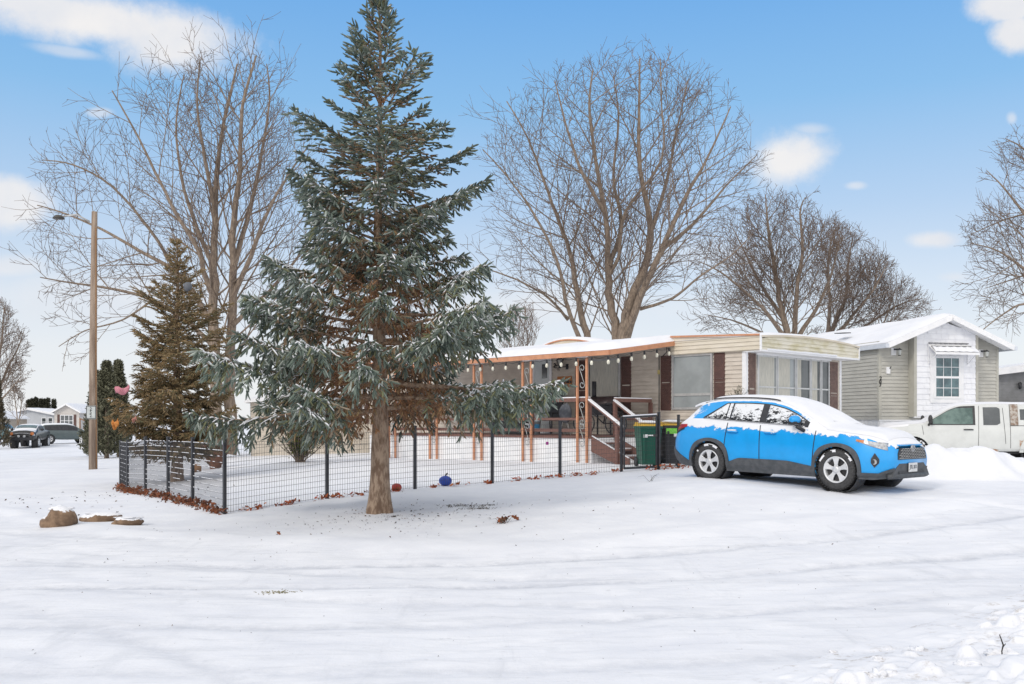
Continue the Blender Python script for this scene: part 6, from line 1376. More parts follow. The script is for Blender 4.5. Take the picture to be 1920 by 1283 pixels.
# olive brown conifer behind the fence on the left
Z = 25.8; cb = P(332, 790, Z); cb.z = gz(cb.x, Z); C_ = Z / F
ht = (HY - 455) * C_ + CAMZ - cb.z
tb = lambda tab: (lambda xs, ys: (lambda f: float(np.interp(f, xs, ys))))([((HY - t[0]) * C_ + CAMZ - cb.z) / ht for t in tab][::-1], [t[1] * C_ for t in tab][::-1])
spruce('conifer_tree', cb, ht, tb([(455, 3), (500, 26), (560, 58), (620, 88), (700, 108), (780, 122), (830, 118), (860, 60)]), tb([(455, 3), (500, 26), (560, 52), (620, 84), (700, 95), (780, 98), (830, 95), (860, 60)]), tb([(455, 3), (560, 45), (700, 85), (830, 90)]), .75,
       'olive brown conifer behind the left run of wire fence', 202, [(.28, .195, .10), (.21, .16, .085), (.16, .15, .08), (.34, .25, .14)], [(.20, .12, .05), (.15, .09, .04)], zn=24, per=6, core=.0095, n_need=9, nl=.036, nw=.017, snow=.035, inner=.12, sec=.105, ter=.075, sl_=(.09, .15), trunk=[(0, .17), (.1, .14), (.5, .08), (1, .01)], th=[4, 16, 26, 36, 46, 62], cat='conifer tree', irr=.8, droop=.5, snowtop=.9)

def leafy_cone(name, base, H, R0, label, group, seed, col, N=2600, ls=.05, cat='evergreen', shape=1.0, stems=True):
    """columnar evergreen: trunk plus a crown of small scale like sprays in uneven vertical clumps"""
    g = np.random.default_rng(seed); e = empty(name, base, label, cat, group); base = np.array(base)
    b = MB(); b.tube([Vector(base) + Vector((0, 0, -.1)), Vector(base) + Vector((0, 0, H * .5)), Vector(base) + Vector((0, 0, H * .9))], [R0 * .14, R0 * .1, .01], 6); b.build('trunk', M_bark, e, world=True)
    z = g.random(N) ** .85; az = g.random(N) * 2 * np.pi; lob = 1 + .38 * np.sin(az * 2 + seed) * np.sin(z * 7 + seed) + .22 * np.sin(az * 5 + z * 17)
    rr = R0 * (np.sin(np.pi * np.clip(z * .92 + .08, 0, 1) ** .55) ** .7 * (1 - z) ** (.35 * shape) + .02) * lob * np.sqrt(g.random(N) * .6 + .4)
    S = base + np.stack([rr * np.cos(az), rr * np.sin(az), z * H * .97 + .03 * H], 1); D = np.stack([np.cos(az) * .5, np.sin(az) * .5, np.full(N, .85)], 1) + g.normal(0, .45, (N, 3)); D /= np.linalg.norm(D, axis=1, keepdims=True)
    C = np.array(col)[None] * g.uniform(.6, 1.4, (N, 1)); needles('crown', S, D, np.full(N, ls * 2.2), C, 8, ls * 1.2, ls * .6, e, g, ang=45); return e
for i, (px, top, Zc, wd) in enumerate(((200, 684, 44, 32), (222, 682, 46, 22), (180, 700, 48, 20))):
    q = P(px, top, Zc); z0 = gz(q.x, Zc); leafy_cone('arborvitae', (q.x, Zc, z0), q.z - z0, wd * Zc / F, ['broad dark evergreen just right of the utility pole', 'narrower dark evergreen between the pole and the olive conifer', 'dark evergreen mostly hidden behind the utility pole'][i], 'dark evergreens beside the pole', 300 + i, (.13, .13, .085), 2600, .10, 'evergreen')
for i, (px, top, wd) in enumerate(((53.5, 753, 3.4), (60, 751, 4), (67.5, 748, 5), (77, 751, 4.2), (83, 752, 4), (90, 750, 4.6), (101, 752, 4.2))):
    q = P(px, top, 128); leafy_cone('conical_evergreen', (q.x, 128, -.3), q.z + .3, wd * .72 * 128 / F, 'small pointed evergreen in the row behind the long far home, ' + ['leftmost', 'second from left', 'third from left, tallest', 'middle one', 'third from right', 'second from right', 'rightmost, standing apart'][i], 'row of pointed evergreens behind the far home', 320 + i, (.045, .045, .028), 900, .16, 'evergreen', .8)
q = P(-2, 690, 70); leafy_cone('dark_conifer', (q.x - .2, 70, gz(q.x, 70)), (q.z - gz(q.x, 70)) * .95, 20 * 70 / F, 'dark brown green conifer cut by the left edge above the teal pickup', None, 340, (.12, .10, .065), 2600, .11, 'conifer tree', 1.6)
# ------------------------------------------------------------------ wire fence
POSTS = [(-4.85, 16.2, 1.42), (-3.41, 17.7, 1.25), (-1.90, 18.8, 1.22), (-.41, 19.9, 1.22), (1.05, 21.0, 1.22), (2.52, 22.1, 1.24)]
PL = [(-4.85, 16.2, 1.42), (-5.92, 17.8, 1.24), (-6.95, 19.4, 1.24), (-8.0, 20.95, 1.24), (-9.05, 22.6, 1.22), (-9.95, 24.4, 1.2)]
PR = [(3.42, 22.35, 1.32), (3.98, 22.95, 1.25), (4.75, 24.6, 1.2)]
fence = empty('wire_fence', (POSTS[0][0], POSTS[0][1], gz(*POSTS[0][:2])), 'black welded wire fence running round the snowy yard', 'fence')
def fpost(p, h_=None, par=None, nm='post'):
    x, y, h = p; z = gz(x, y); b = MB(); b.tube([(x, y, z - .15), (x, y, z + (h_ or h))], .036, 4, True, False); b.lathe([(.04, z + (h_ or h)), (.042, z + (h_ or h) + .02), (0, z + (h_ or h) + .03)], 8, c=(x, y, 0)); return b.build(nm, M_black, par or fence, world=True)
def mesh_panel(p, q, par, m=None, h=1.17, wr=.0025, wh=.0028, sag=0):
    (x0, y0, _), (x1, y1, _) = p, q; z0, z1 = gz(x0, y0), gz(x1, y1); d = math.hypot(x1 - x0, y1 - y0); n = int(d / .05); V = Paths(); o = Vector((0, 0, 0))
    def pt(f, hz): x, y = lerp(x0, x1, f), lerp(y0, y1, f); return Vector((x, y, lerp(z0, z1, f) + hz + .02 * math.sin(f * math.pi) * sag))
    for i in range(n + 1):
        f = (i + .3) / (n + .6); V.add([pt(f, .02 + .01 * math.sin(i * 2.1)), pt(f, h)], [wr, wr], 4)
    k = 0; hz = .03
    while hz <= h + .001: V.add([pt(.0, hz), pt(.5, hz + .004 * math.sin(hz * 9)), pt(1, hz)], [wh] * 3, 4); hz += .1036
    return V.mesh('mesh_panel', m or M_black, par)
for p in POSTS: fpost(p, par=fence)
for p in PL[1:]: fpost(p)
for a, b_ in zip(POSTS[:-1], POSTS[1:]): mesh_panel(a, b_, fence)
for i, (a, b_) in enumerate(zip(PL[:-1], PL[1:])):
    mp_ = mesh_panel(a, b_, fence, wr=.0028)
    S, E = [], []
    for k in range(12):
        hz = .03 + .1036 * k
        for s in range(14):
            if rnd.random() < (.66 if k > 1 else .3):
                f0, f1 = s / 14, (s + 1) / 14; S.append((lerp(a[0], b_[0], f0), lerp(a[1], b_[1], f0), lerp(gz(*a[:2]), gz(*b_[:2]), f0) + hz + .004)); E.append((lerp(a[0], b_[0], f1), lerp(a[1], b_[1], f1), lerp(gz(*a[:2]), gz(*b_[:2]), f1) + hz + .004))
    tag(snow_strips('wire_snow', np.array(S), np.array(E), np.full(len(S), .0048), fence, rng), kind='stuff')
for p in PR: fpost(p)
mesh_panel(PR[0], PR[1], fence); mesh_panel(PR[1], PR[2], fence)
ga, gb = (2.58, 22.10, 1.2), (3.36, 22.33, 1.2)
gate = empty('fence_gate', (ga[0], ga[1], gz(*ga[:2])), 'black wire gate with snow on its top bar in front of the porch steps', 'gate')
b = MB(); za_, zb2 = gz(*ga[:2]), gz(*gb[:2])
b.beam((ga[0], ga[1], za_ + .06), (ga[0], ga[1], za_ + 1.24), .036, .036, up=(1, 0, 0)); b.beam((gb[0], gb[1], zb2 + .06), (gb[0], gb[1], zb2 + 1.26), .036, .036, up=(1, 0, 0)); b.beam((ga[0], ga[1], za_ + .07), (gb[0], gb[1], zb2 + .07), .04, .05); b.beam((ga[0], ga[1], za_ + 1.24), (gb[0], gb[1], zb2 + 1.26), .04, .05); b.build('gate_frame', M_black, gate, world=True)
V = Paths()
for i in range(17):
    f = (i + .5) / 17; V.add([(lerp(ga[0], gb[0], f), lerp(ga[1], gb[1], f), za_ + .08), (lerp(ga[0], gb[0], f), lerp(ga[1], gb[1], f), za_ + 1.24)], [.003] * 2, 4)
for k in range(11): V.add([(ga[0], ga[1], za_ + .15 + k * .1036), (gb[0], gb[1], zb2 + .15 + k * .1036)], [.003] * 2, 4)
V.mesh('gate_mesh', M_black, gate)
b = MB(); b.beam((ga[0] - .02, ga[1], za_ + 1.275), (gb[0], gb[1], zb2 + 1.295), .05, .025); b.build('bar_snow', M_snow, gate, world=True)
b = MB(); b.box((gb[0] - .03, gb[1] - .04, zb2 + .8), (.10, .05, .06)); b.build('latch', M_dark, gate, world=True)

# ------------------------------------------------------------------ utility pole with lamp and number sign
pz = gz(-14.4, 33)
pole = empty('utility_pole', (-14.4, 33, pz), 'tall weathered wooden utility pole with small white sign at the left', 'utility pole')
b = MB(); b.tube([(0, 0, -.2), (0, 0, 4), (.05, 0, 8.85)], [.145, .125, .095], 14); b.build('shaft', M_wood, pole)
b = MB(); b.tube([(-.09, -.05, 8.5), (-.5, -.15, 8.72), (-1.02, -.25, 8.62)], .03, 6); b.build('lamp_arm', M_metal, pole)
b = MB(); b.lathe([(0, .09), (.10, .07), (.18, 0), (.19, -.05), (0, -.06)], 14, c=(-1.06, -.27, 8.60)); b.build('lamp_head', mat('dark_lamp', (.06, .055, .05), rough=.5), pole)
b = MB(); b.tube([(.14, -.06, .05), (.13, -.06, 4), (.12, -.06, 8.3)], .018, 6); b.build('ground_wire', mat('rusty_wire', (.30, .16, .07), rough=.8), pole)
b = MB(); b.bb(-.17, .17, -.165, -.15, P(0, 786, 33).z - pz, P(0, 761, 33).z - pz); sgn = b.build('number_sign', mat('pole_sign_grey', (.50, .53, .52), (.42, .45, .45), .5, 12), pole)
b = MB(); z0_, z1_ = P(0, 785.4, 33).z - pz, P(0, 761.5, 33).z - pz
for a in ((-.165, .165, z0_, z0_ + .02), (-.165, .165, z1_ - .02, z1_), (-.165, -.145, z0_, z1_), (.145, .165, z0_, z1_)): b.bb(a[0], a[1], -.17, -.164, a[2], a[3])
b.build('sign_border', M_dark, sgn)
for i, ch in enumerate('252'): text('sign_character', ch, .16, Matrix.Translation((-.01, -.168, P(0, 767.5 + i * 6.2, 33).z - pz)) @ EWm, M_num, sgn, .002, .0)
b = MB(); b.tube([(0, 0, 0), (0, 0, 5.0)], [.10, .06], 8); q = P(188, 800, 60); o_ = b.build('thin_pole', M_wood); o_.location = (q.x, 60, gz(q.x, 60)); tag(o_, 'thin distant wooden pole just right of the utility pole', 'pole')

# ------------------------------------------------------------------ wheeled bins behind the gate
def bin_(loc, rz, bodym, lidm, label, glabel=False):
    e = empty('wheeled_bin', loc, label, 'bin', 'wheeled bins beside the porch', rz=rz); b = MB()
    W0, W1, D0, D1 = .42, .52, .50, .62; vs = []
    for z, w_, d_ in ((.06, W0, D0), (.92, W1, D1), (.94, W1 + .04, D1 + .04), (1.0, W1 + .04, D1 + .04)):
        for sx, sy in ((-1, -1), (1, -1), (1, 1), (-1, 1)): vs.append((sx * w_ / 2, sy * d_ / 2, z))
    b.add(vs, [(3, 2, 1, 0)] + [(i * 4 + j, i * 4 + (j + 1) % 4, (i + 1) * 4 + (j + 1) % 4, (i + 1) * 4 + j) for i in range(3) for j in range(4)])
    for x in (-.16, .16): b.beam((x, -.265, .12), (x * 1.2, -.335, .86), .05, .03)
    b.build('bin_body', bodym, e)
    b = MB(); b.add([(-.285, -.34, 1.0), (.285, -.34, 1.0), (.285, .34, 1.0), (-.285, .34, 1.0), (-.265, -.32, 1.045), (.265, -.32, 1.045), (.25, .30, 1.09), (-.25, .30, 1.09)], [(0, 1, 5, 4), (1, 2, 6, 5), (2, 3, 7, 6), (3, 0, 4, 7), (4, 5, 6, 7)]); b.tube([(-.25, .36, 1.03), (.25, .36, 1.03)], .02, 6); b.build('lid', lidm, e)
    b = MB(); b.blob((0, 0, 1.09), (.23, .28, .05), 4, .15, 14, 8); b.build('lid_snow', M_snow, e)
    for x in (-.23, .23): b = MB(); b.lathe([(0, -.03), (.12, -.03), (.12, .03), (0, .03)], 16, 'x', (x, .27, .12)); b.build('wheel', M_dark, e)
    if glabel: b = MB(); b.bb(-.24, .24, -.332, -.32, .80, .93); b.build('green_label', mat('green_label', (.10, .62, .05), (.35, .72, .10), .5, 30), e)
    b = MB(); b.bb(-.20 if not glabel else -.05, -.10 if not glabel else .05, -.343, -.332, .72, .80)
    if not glabel: b.bb(-.08, .05, -.343, -.332, .76, .79)
    b.build('white_mark', M_white, e); return e
M_gbin = mat('green_bin_plastic', (.004, .085, .055), (.006, .10, .065), .45, 3); M_lidy = mat('yellow_lid', (.60, .38, .02), (.50, .30, .03), .5, 20); M_bbin = mat('black_bin_plastic', (.022, .022, .026), (.035, .035, .04), .5, 6)
q = P(1215, 790, 23.6); bin_((q.x, 23.6, gz(q.x, 23.6)), .12, M_gbin, M_lidy, 'green wheeled bin with yellow lid behind the wire gate')
q = P(1258, 790, 23.8); bin_((q.x, 23.7, gz(q.x, 23.7)), .15, M_bbin, M_lidy, 'black wheeled bin with bright green label behind the blue car', True)

# potted evergreen twig bush by the corner of the home
q = P(1377, 790, 24.9); e = empty('shrub', (q.x, 24.5, gz(q.x, 24.5)), 'small evergreen shrub poking up behind the blue car roof', 'shrub')
g_ = np.random.default_rng(5); Pth = Paths(); S, D = [], []
for k in range(60):
    a = rnd.uniform(0, 6.28); r = rnd.uniform(0, .3); zt_ = P(0, rnd.uniform(727, 750), 24.5).z - .4 * r; tipp = Vector((q.x + r * math.cos(a), 24.5 + r * math.sin(a), zt_)); b0 = Vector((q.x, 24.5, gz(q.x, 24.5)))
    Pth.add([b0, b0.lerp(tipp, .6) + Vector((0, 0, .1)), tipp], [.008, .006, .003], 3)
    for f in (.7, .8, .9, 1.0): S.append(tuple(b0.lerp(tipp, f))); d = (tipp - b0).normalized() + Vector((rnd.gauss(0, .5), rnd.gauss(0, .5), .2)); D.append(tuple(d.normalized()))
Pth.mesh('stems', M_twig, e); S = np.array(S); D = np.array(D); needles('foliage', S, D, np.full(len(S), .10), np.array([[.05, .06, .03]]) * g_.uniform(.6, 1.5, (len(S), 1)), 8, .05, .012, e, g_)
# vase shaped green bush in the yard
q = P(562, 790, 30); zq = gz(q.x, 30); e = empty('green_bush', (q.x, 30, zq), 'vase shaped yellow green bush standing in the snowy yard', 'bush')
Pth = Paths(); S, D, C = [], [], []
for k in range(90):
    a = rnd.uniform(0, 6.28); r = rnd.uniform(.05, .98) ** .7 * .95; tipp = Vector((q.x + r * math.cos(a), 30 + r * math.sin(a) * .8, zq + rnd.uniform(.9, 1.75) - r * .25)); b0 = Vector((q.x + rnd.gauss(0, .06), 30, zq)); md = b0.lerp(tipp, .5) + Vector((0, 0, -.06))
    Pth.add([b0, md, tipp], [.014, .009, .004], 4)
    for s in range(26):
        f = rnd.uniform(.25, 1.0); p = b0.lerp(tipp, f) + Vector((rnd.gauss(0, .05), rnd.gauss(0, .05), rnd.gauss(0, .05))); S.append(tuple(p)); d = Vector((rnd.gauss(0, 1), rnd.gauss(0, 1), .7 + rnd.gauss(0, .6))).normalized(); D.append(tuple(d)); C.append((.13, .15, .03) if rnd.random() < .5 else (.035, .045, .02))
Pth.mesh('stems', M_bark, e); needles('leaves', np.array(S), np.array(D), np.full(len(S), .06), np.array(C), 6, .05, .022, e, g_)

# ------------------------------------------------------------------ rocks, ball, leaves, litter
def rock(px, py, size, seed, label, snowy):
    q = G(px, py); e = empty('rock', q, label, 'rock', 'rocks at the lawn corner'); b = MB(); b.blob((0, 0, size[2] * .38), (size[0] * 1.05, size[1], size[2] * 1.1), seed, .17, 22, 14, 1.0); b.build('stone', M_rock, e)
    for k, (dx, dy, r) in enumerate(snowy):
        b = MB(); b.blob((dx * size[0], -size[1] * .12 + dy * size[1], size[2] * (.40 + .98 * math.sqrt(max(.05, 1 - dx * dx - dy * dy * .8)))), (r * size[0], r * size[1], size[2] * .12), seed + k, .4, 14, 8, 2); b.build('snow_patch', M_snow, e)
rock(114, 985, (.255, .24, .20), 21, 'large rounded brown rock, leftmost of three on the snow', [(-.15, .1, .35), (.4, .2, .3), (-.5, 0, .22)])
rock(190, 977, (.32, .2, .10), 33, 'low flat brown rock in the middle of three', [(-.35, .2, .5), (.35, .3, .35)])
rock(238, 984, (.24, .16, .085), 45, 'small snow covered rock cluster, rightmost of three', [(-.3, .2, .5), (.4, .2, .55), (.1, -.1, .5), (.7, 0, .3)])
q = G(827, 903); zb_ = q.z; e = empty('blue_ball', q, 'blue segmented ball in the snow against the wire fence', 'ball'); q2 = Vector((-1.35, 19.45, gz(-1.35, 19.45)))
e.location = q2; RM[e.name] = Matrix.Translation(q2)
b = MB(); vs = []; K = 24
for i in range(13):
    th = math.pi * i / 12
    for j in range(K): a = 2 * math.pi * j / K; r = .125 * (1 + .07 * abs(math.cos(a * 4))); vs.append((r * math.sin(th) * math.cos(a), r * math.sin(th) * math.sin(a), .10 + .105 * math.cos(th)))
b.add(vs, [(i * K + j, (i + 1) * K + j, (i + 1) * K + (j + 1) % K, i * K + (j + 1) % K) for i in range(12) for j in range(K)], True); b.build('ball_shell', mat('royal_blue', (.02, .07, .42), rough=.4), e)
b = MB(); b.tube([(0, 0, .20), (.02, 0, .24), (.05, 0, .255)], .016, 6); b.build('stalk', M_dark, e)
e = empty('red_ball', Vector((-2.25, 18.72, gz(-2.25, 18.72))), 'small faded red ball beside a fence post', 'ball'); b = MB(); b.blob((0, 0, .07), (.10, .09, .085), 3, .08, 16, 10); b.build('ball_shell', mat('faded_red', (.45, .06, .04), rough=.5), e)
def tagtile(name, px, py, Z, s, col, label):
    q = P(px, py, Z); b = MB(); b.box((0, 0, 0), (s, .012, s * 1.2)); b.tube([(0, 0, s * .6), (0, 0, s * .6 + .05)], .004, 4); o = b.build(name, mat(name, col, rough=.4)); o.location = q; tag(o, label, 'ornament'); return o
tagtile('magenta_ornament', 1026, 831.5, 20.87, .055, (.45, .01, .30), 'small magenta square hanging on the wire fence')
# oak leaves
def leaves(name, pts, sizes, label, tints, seed, flat=.5, kind='stuff'):
    g = np.random.default_rng(seed); N = len(pts); pts = np.array(pts); sizes = np.array(sizes)
    outl = np.array([(0, 0, 0), (.16, .22, .03), (.10, .34, .06), (.30, .50, .10), (.14, .62, .08), (.22, .82, .14), (0, 1.0, .20), (-.22, .82, .14), (-.14, .62, .08), (-.30, .50, .10), (-.10, .34, .06), (-.16, .22, .03)]); K = len(outl)
    A = g.random(N) * 2 * np.pi; Bt = g.normal(0, flat, N); Ct = g.normal(0, flat * 1.2, N); V = []
    cA, sA, cB, sB, cC, sC = np.cos(A), np.sin(A), np.cos(Bt), np.sin(Bt), np.cos(Ct), np.sin(Ct)
    o = outl[None] * sizes[:, None, None]; o = o - np.array([0, .5, 0]) * sizes[:, None, None]; o[..., 2] *= g.uniform(-1.5, 1.5, (N, 1)); o[..., 2] += np.abs(o[..., 0]) * g.uniform(.2, 1.2, (N, 1))
    x, y, z = o[..., 0], o[..., 1], o[..., 2]; y, z = y * cB[:, None] - z * sB[:, None], y * sB[:, None] + z * cB[:, None]; x, z = x * cC[:, None] - z * sC[:, None], x * sC[:, None] + z * cC[:, None]; x, y = x * cA[:, None] - y * sA[:, None], x * sA[:, None] + y * cA[:, None]
    V = (np.stack([x, y, z], -1) + pts[:, None]).reshape(-1, 3)
    fs = np.array([(0, 1, 11, 11), (1, 2, 10, 11), (2, 3, 9, 10), (3, 4, 8, 9), (4, 5, 7, 8), (5, 6, 7, 7)]); fs[0] = (0, 1, 11, 0); fs[5] = (5, 6, 7, 5)
    tri = np.array([(0, 1, 11), (1, 2, 10), (1, 10, 11), (2, 3, 9), (2, 9, 10), (3, 4, 8), (3, 8, 9), (4, 5, 7), (4, 7, 8), (5, 6, 7)]); Fc = (tri[None] + (np.arange(N) * K)[:, None, None]).reshape(-1, 3)
    c = np.array(tints)[g.integers(0, len(tints), N)] * g.uniform(.65, 1.3, (N, 1)); ob = npmesh(name, V, Fc, M_leaf, attr=np.repeat(c, K, 0)); return tag(ob, label, 'leaves' if kind == 'stuff' else 'leaf', kind=kind)
TL = [(.22, .075, .035), (.28, .10, .05), (.14, .05, .028), (.20, .10, .06)]
pts, sz = [], []
for i, (a, b_) in enumerate(zip(PL[:-1], PL[1:])):
    for k in range(150):
        f = rnd.random(); x, y = lerp(a[0], b_[0], f), lerp(a[1], b_[1], f); x += rnd.gauss(-.02, .07); y += rnd.gauss(-.04, .06); hz = .14 * (0.55 + .6 * math.sin(f * 17 + i * 2) ** 2); pts.append((x, y, gz(x, y) + rnd.uniform(0.0, hz))); sz.append(rnd.uniform(.06, .12))
leaves('leaf_drift', pts, sz, 'drift of rust brown oak leaves caught along the left fence run', TL, 1, .8)
pts, sz = [], []
for i, (a, b_) in enumerate(zip(POSTS[:-1], POSTS[1:])):
    for c in range(9):
        f0 = rnd.random()
        for k in range(rnd.choice((2, 3, 5, 9, 12))):
            f = f0 + rnd.gauss(0, .035); x, y = lerp(a[0], b_[0], f), lerp(a[1], b_[1], f); y += rnd.gauss(-.02, .05); pts.append((x, y, gz(x, y) + rnd.uniform(.0, .07))); sz.append(rnd.uniform(.05, .10))
for k in range(60):
    x = rnd.uniform(3.1, 4.2); y = 22.2 + (x - 3.1) * .6 + rnd.gauss(0, .15); pts.append((x, y, gz(x, y) + rnd.uniform(0, .1))); sz.append(rnd.uniform(.06, .12))
leaves('scattered_leaves', pts, sz, 'clumps of red brown oak leaves along the foot of the front fence run', [(.42, .09, .04), (.30, .08, .03), (.45, .16, .07)], 2, .8)
pts, sz = [], []
for k in range(520):
    r = abs(rnd.gauss(0, 1.5)); a = rnd.uniform(0, 6.28); x, y = sb.x + r * math.cos(a) * 1.25 + .3, sb.y - .5 + r * math.sin(a) * .95
    if not is_road(np.array(x), np.array(y)): pts.append((x, y, gz(x, y) + .006)); sz.append(rnd.choice((.012, .016, .02, .028, .04)))
for k in range(110): x, y = rnd.uniform(-11, -6.5), rnd.uniform(16.5, 23.5); pts.append((x, y, gz(x, y) + .008)); sz.append(rnd.choice((.03, .04, .07)))
for k in range(90): x, y = rnd.uniform(-6, 6), rnd.uniform(11, 17); pts.append((x, y, gz(x, y) + .006)); sz.append(rnd.choice((.012, .018, .03)))
for k in range(160): x, y = rnd.uniform(-7, 5), rnd.uniform(6.5, 12.5); pts.append((x, y, gz(x, y) + .004)); sz.append(rnd.choice((.008, .012, .016)))
leaves('litter', pts, sz, 'specks of needle and leaf litter scattered on the snow', [(.05, .035, .025), (.10, .06, .03), (.03, .025, .02)], 3, .35)
def tuft(name, px, py, n, rx, ry, label, cols, seed, blades=40, hgt=.05, leafs=8, lsz=.06):
    q = G(px, py); e = empty(name, q, label, 'grass clump' if 'grass' in name else 'leaf clump'); R = random.Random(seed); V = Paths()
    for k in range(blades):
        x, y = R.gauss(0, rx), R.gauss(0, ry); z = gz(q.x + x, q.y + y); a = R.uniform(0, 6.28); l = R.uniform(.5, 1.2) * hgt * 1.6; p0 = Vector((q.x + x, q.y + y, z - .01)); V.add([p0, p0 + Vector((math.cos(a) * l * .5, math.sin(a) * l * .5, hgt * .7)), p0 + Vector((math.cos(a) * l, math.sin(a) * l, hgt * R.uniform(.4, 1)))], [.004, .003, .001], 3)
    tag(V.mesh('blades', cols, e), kind='stuff')
    g = np.random.default_rng(seed); pp = [(q.x + R.gauss(0, rx), q.y + R.gauss(0, ry), 0) for _ in range(leafs)]
    if leafs:
        o = leaves('leaf', [(a, b_, gz(a, b_) + R.uniform(.01, .05)) for a, b_, _ in pp], [R.uniform(.6, 1.3) * lsz for _ in pp], '', TL if lsz > .05 else [(.05, .04, .03)], seed, .9); 
        for k_ in ('label', 'category', 'kind'): 
            if k_ in o: del o[k_]
        o.parent = e; o.matrix_parent_inverse = RM[e.name].inverted()
M_dry = mat('dry_grass', (.12, .10, .07), (.06, .05, .035), .9, 30); M_straw = mat('straw', (.30, .26, .14), (.2, .18, .09), .9, 20)
tuft('grass_clump', 862, 950, 0, .20, .07, 'dark dry grass clump showing through snow, nearest to the spruce', M_dry, 3, 60, .05, 8, .04)
tuft('grass_clump', 895, 955, 0, .14, .06, 'dark dry grass clump between the other two clumps right of spruce', M_dry, 4, 50, .04, 6, .04)
tuft('grass_clump', 917, 948, 0, .07, .04, 'smallest dark grass clump, farthest right of spruce trunk', M_dry, 5, 24, .035, 3, .04)
tuft('leaf_clump', 943, 981, 0, .06, .05, 'curled brown oak leaf clump with upright stem right of the spruce', M_dry, 6, 12, .12, 9, .15)
tuft('leaf_clump', 521, 1003, 0, .03, .02, 'small brown leaf clump on snow left of the spruce', M_dry, 7, 4, .03, 4, .08)
tuft('grass_clump', 521, 1111, 0, .10, .03, 'pale straw coloured grass clump poking through the snowy road', M_straw, 8, 80, .022, 0)
tuft('grass_clump', 1221, 0 + 903, 0, .02, .02, 'thin dry stalks standing in snow right of the spruce', M_dry, 9, 5, .18, 0)
# ploughed snow lumps in the bank
def lump(px, py, r, seed, flat=.40, dirt=True):
    q = G(px, py, 5.0); b = MB(); r *= .72; b.blob((0, 0, r * flat * .05), (r * .95, r * .75, r * flat * 1.05), seed, .55, 34, 22, 3.4); o = b.build('snow_lump', M_dirtysnow); o.location = q; return o
LL = [(1648, 1278, .16, 'biggest round snow lump at the bottom edge'), (1650, 1240, .09, 'oval snow lump just above the biggest round one'), (1668, 1222, .055, 'small dark flecked snow lump above the oval one'), (1722, 1226, .11, 'oval snow lump left of the bank middle'), (1812, 1250, .11, 'broad snow lump with dirty underside, bottom middle of bank'), (1880, 1232, .13, 'smooth snow lump beside the dark upright twig'), (1835, 1228, .045, 'tiny snow lump left of the dark twig'), (1560, 1226, .04, 'lone small snow lump farthest left of the bank')]
for i, (x, y, r, lb) in enumerate(LL): tag(lump(x, y, r, 60 + i), lb, 'snow lump', 'ploughed snow lumps')
q = G(1874, 1236, 5.0); b = MB(); b.tube([(0, 0, -.03), (-.01, 0, .06), (.0, 0, .10), (-.025, 0, .17)], [.004, .004, .005, .003], 6); b.tube([(0, 0, .09), (.015, 0, .11)], .003, 5); o = b.build('twig', mat('dark_twig', (.02, .014, .01))); o.location = q + Vector((0, -.05, 0)); tag(o, 'short dark twig standing upright in the snow bank', 'twig')
# picket fence, gnome sized ornaments and steps far left, cloth scraps on the conifer
e = empty('picket_fence', P(170, 828, 70), 'low white picket fence far behind the utility pole', 'fence')
for k in range(26):
    q = P(150 + k * 2.7, 828, 70 - k * .25); zg = gz(q.x, q.y); b = MB(); b.box((q.x, q.y, zg + .42), (.06, .03, .84)); b.build('picket', M_white, e, world=True)
b = MB(); 
for hz in (.25, .65): b.beam((P(150, 0, 70).x, 70, gz(P(150, 0, 70).x, 70) + hz), (P(217, 0, 63.5).x, 63.5, gz(P(217, 0, 63.5).x, 63.5) + hz), .03, .06)
b.build('rail', M_white, e, world=True)
q = P(154, 825, 100); e = empty('wooden_steps', (q.x, 100, gz(q.x, 100)), 'brown wooden entry steps beside the small gabled home', 'steps')
b = MB()
for k in range(5): b.bb(.4 + k * .35, .4 + (k + 1) * .35, -.6, .6, 0, 1.1 - k * .2)
b.build('treads', mat('orange_brown_wood', (.30, .15, .07)), e); b = MB(); b.beam((.0, -.6, 2.1), (2.2, -.6, 1.1), .08, .1); b.bb(.0, .1, -.65, -.55, 0, 2.1); b.bb(2.1, 2.2, -.65, -.55, 0, 1.1); b.build('handrail', mat('orange_brown_wood', (.30, .15, .07)), e)
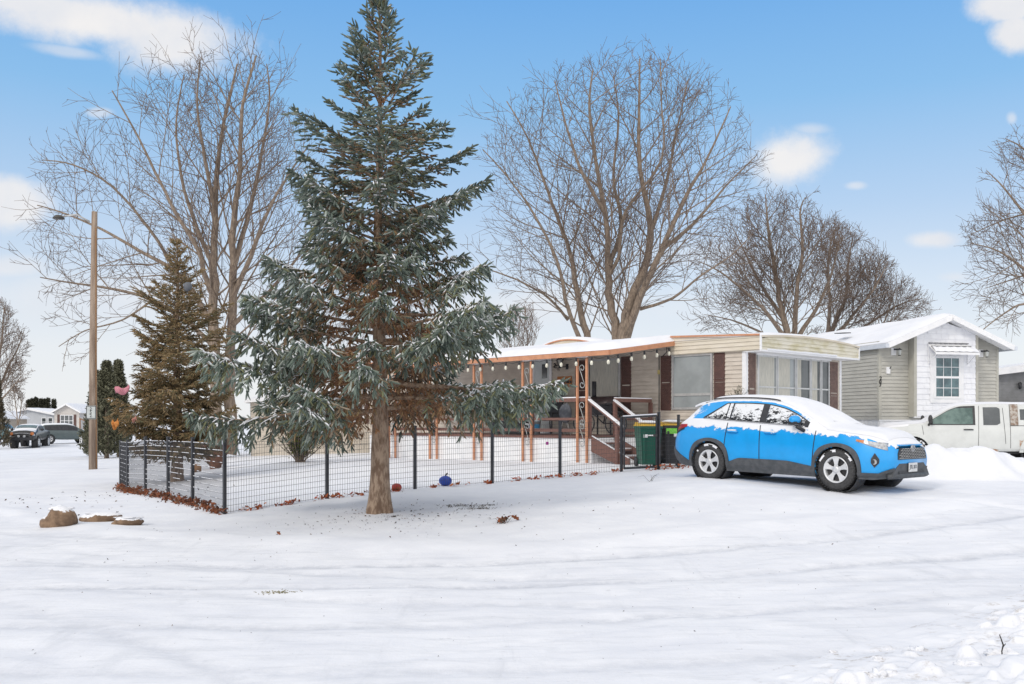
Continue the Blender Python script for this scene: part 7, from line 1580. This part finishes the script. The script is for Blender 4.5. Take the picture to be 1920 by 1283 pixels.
def scrap(name, px, py, Z, wd, ht, col, label, seed):
    q = P(px, py, Z); b = MB(); n, m = 9, 6; vs = []
    for i in range(n):
        for j in range(m): x = (i / (n - 1) - .5) * wd; z = (j / (m - 1) - .5) * ht; vs.append((x, .04 * math.sin(i * 1.3 + j + seed), z + .04 * math.sin(i * .8 + seed) + x * .15))
    b.add(vs, [(i * m + j, (i + 1) * m + j, (i + 1) * m + j + 1, i * m + j + 1) for i in range(n - 1) for j in range(m - 1)], True); o = b.build(name, mat(name, col, tuple(c * .6 for c in col), .6, 9)); o.location = q
    md = o.modifiers.new('thickness', 'SOLIDIFY'); md.thickness = .006; return tag(o, label, 'ornament')
scrap('pink_bow', 229, 732, 24.3, .36, .17, (.62, .24, .30), 'crumpled pink ribbon caught on the olive conifer', 1); scrap('orange_flower', 216, 796, 24.2, .16, .20, (.65, .25, .05), 'orange cloth flower hanging low left on the olive conifer', 2); scrap('peach_scrap', 252, 786, 24.0, .10, .10, (.60, .28, .22), 'tiny peach coloured scrap on the olive conifer', 3)
# stuffed grey feeder up in the olive conifer
q = P(352, 538, 25.2); e = empty('nest_box', q, 'small grey ball shaped bundle near the top of the olive conifer', 'nest'); b = MB(); b.blob((0, 0, 0), (.10, .1, .12), 5, .2, 12, 8); b.build('bundle', mat('grey_bundle', (.12, .13, .15)), e)
# second stump-like planter and brown boulder seen through the left fence
for px, py, Z, s, lb, m in ((404, 862, 31, (.55, .4, .42), 'reddish brown stump behind the left fence run', mat('stump', (.22, .09, .05), (.14, .06, .035), .9, 9, bump=.5)),):
    q = P(px, py, Z); b = MB(); K = 14; z0 = gz(q.x, Z); b.lathe([(.16, -.05), (.20, .12), (.42, .55), (.46, .75), (0, .78)], K, smooth=True); o = b.build('tree_stump', m); o.location = (q.x, Z, z0); tag(o, lb, 'stump')
q = P(368, 872, 29.5); b = MB(); b.blob((0, 0, .12), (.16, .14, .13), 8, .15, 14, 9); o = b.build('clay_pot', mat('clay', (.33, .18, .09), rough=.9)); o.location = (q.x, 29.5, gz(q.x, 29.5)); tag(o, 'round clay pot behind the left fence run', 'pot')
q = P(322, 900, 25.2); b = MB(); b.tube([(0, 0, 0), (0, 0, .45)], [.05, .045], 10); o = b.build('white_post', M_white); o.location = (q.x - .02, 25.0, gz(q.x, 25.2)); tag(o, 'short white post beside the olive conifer trunk', 'post')
bpy.context.view_layer.update()
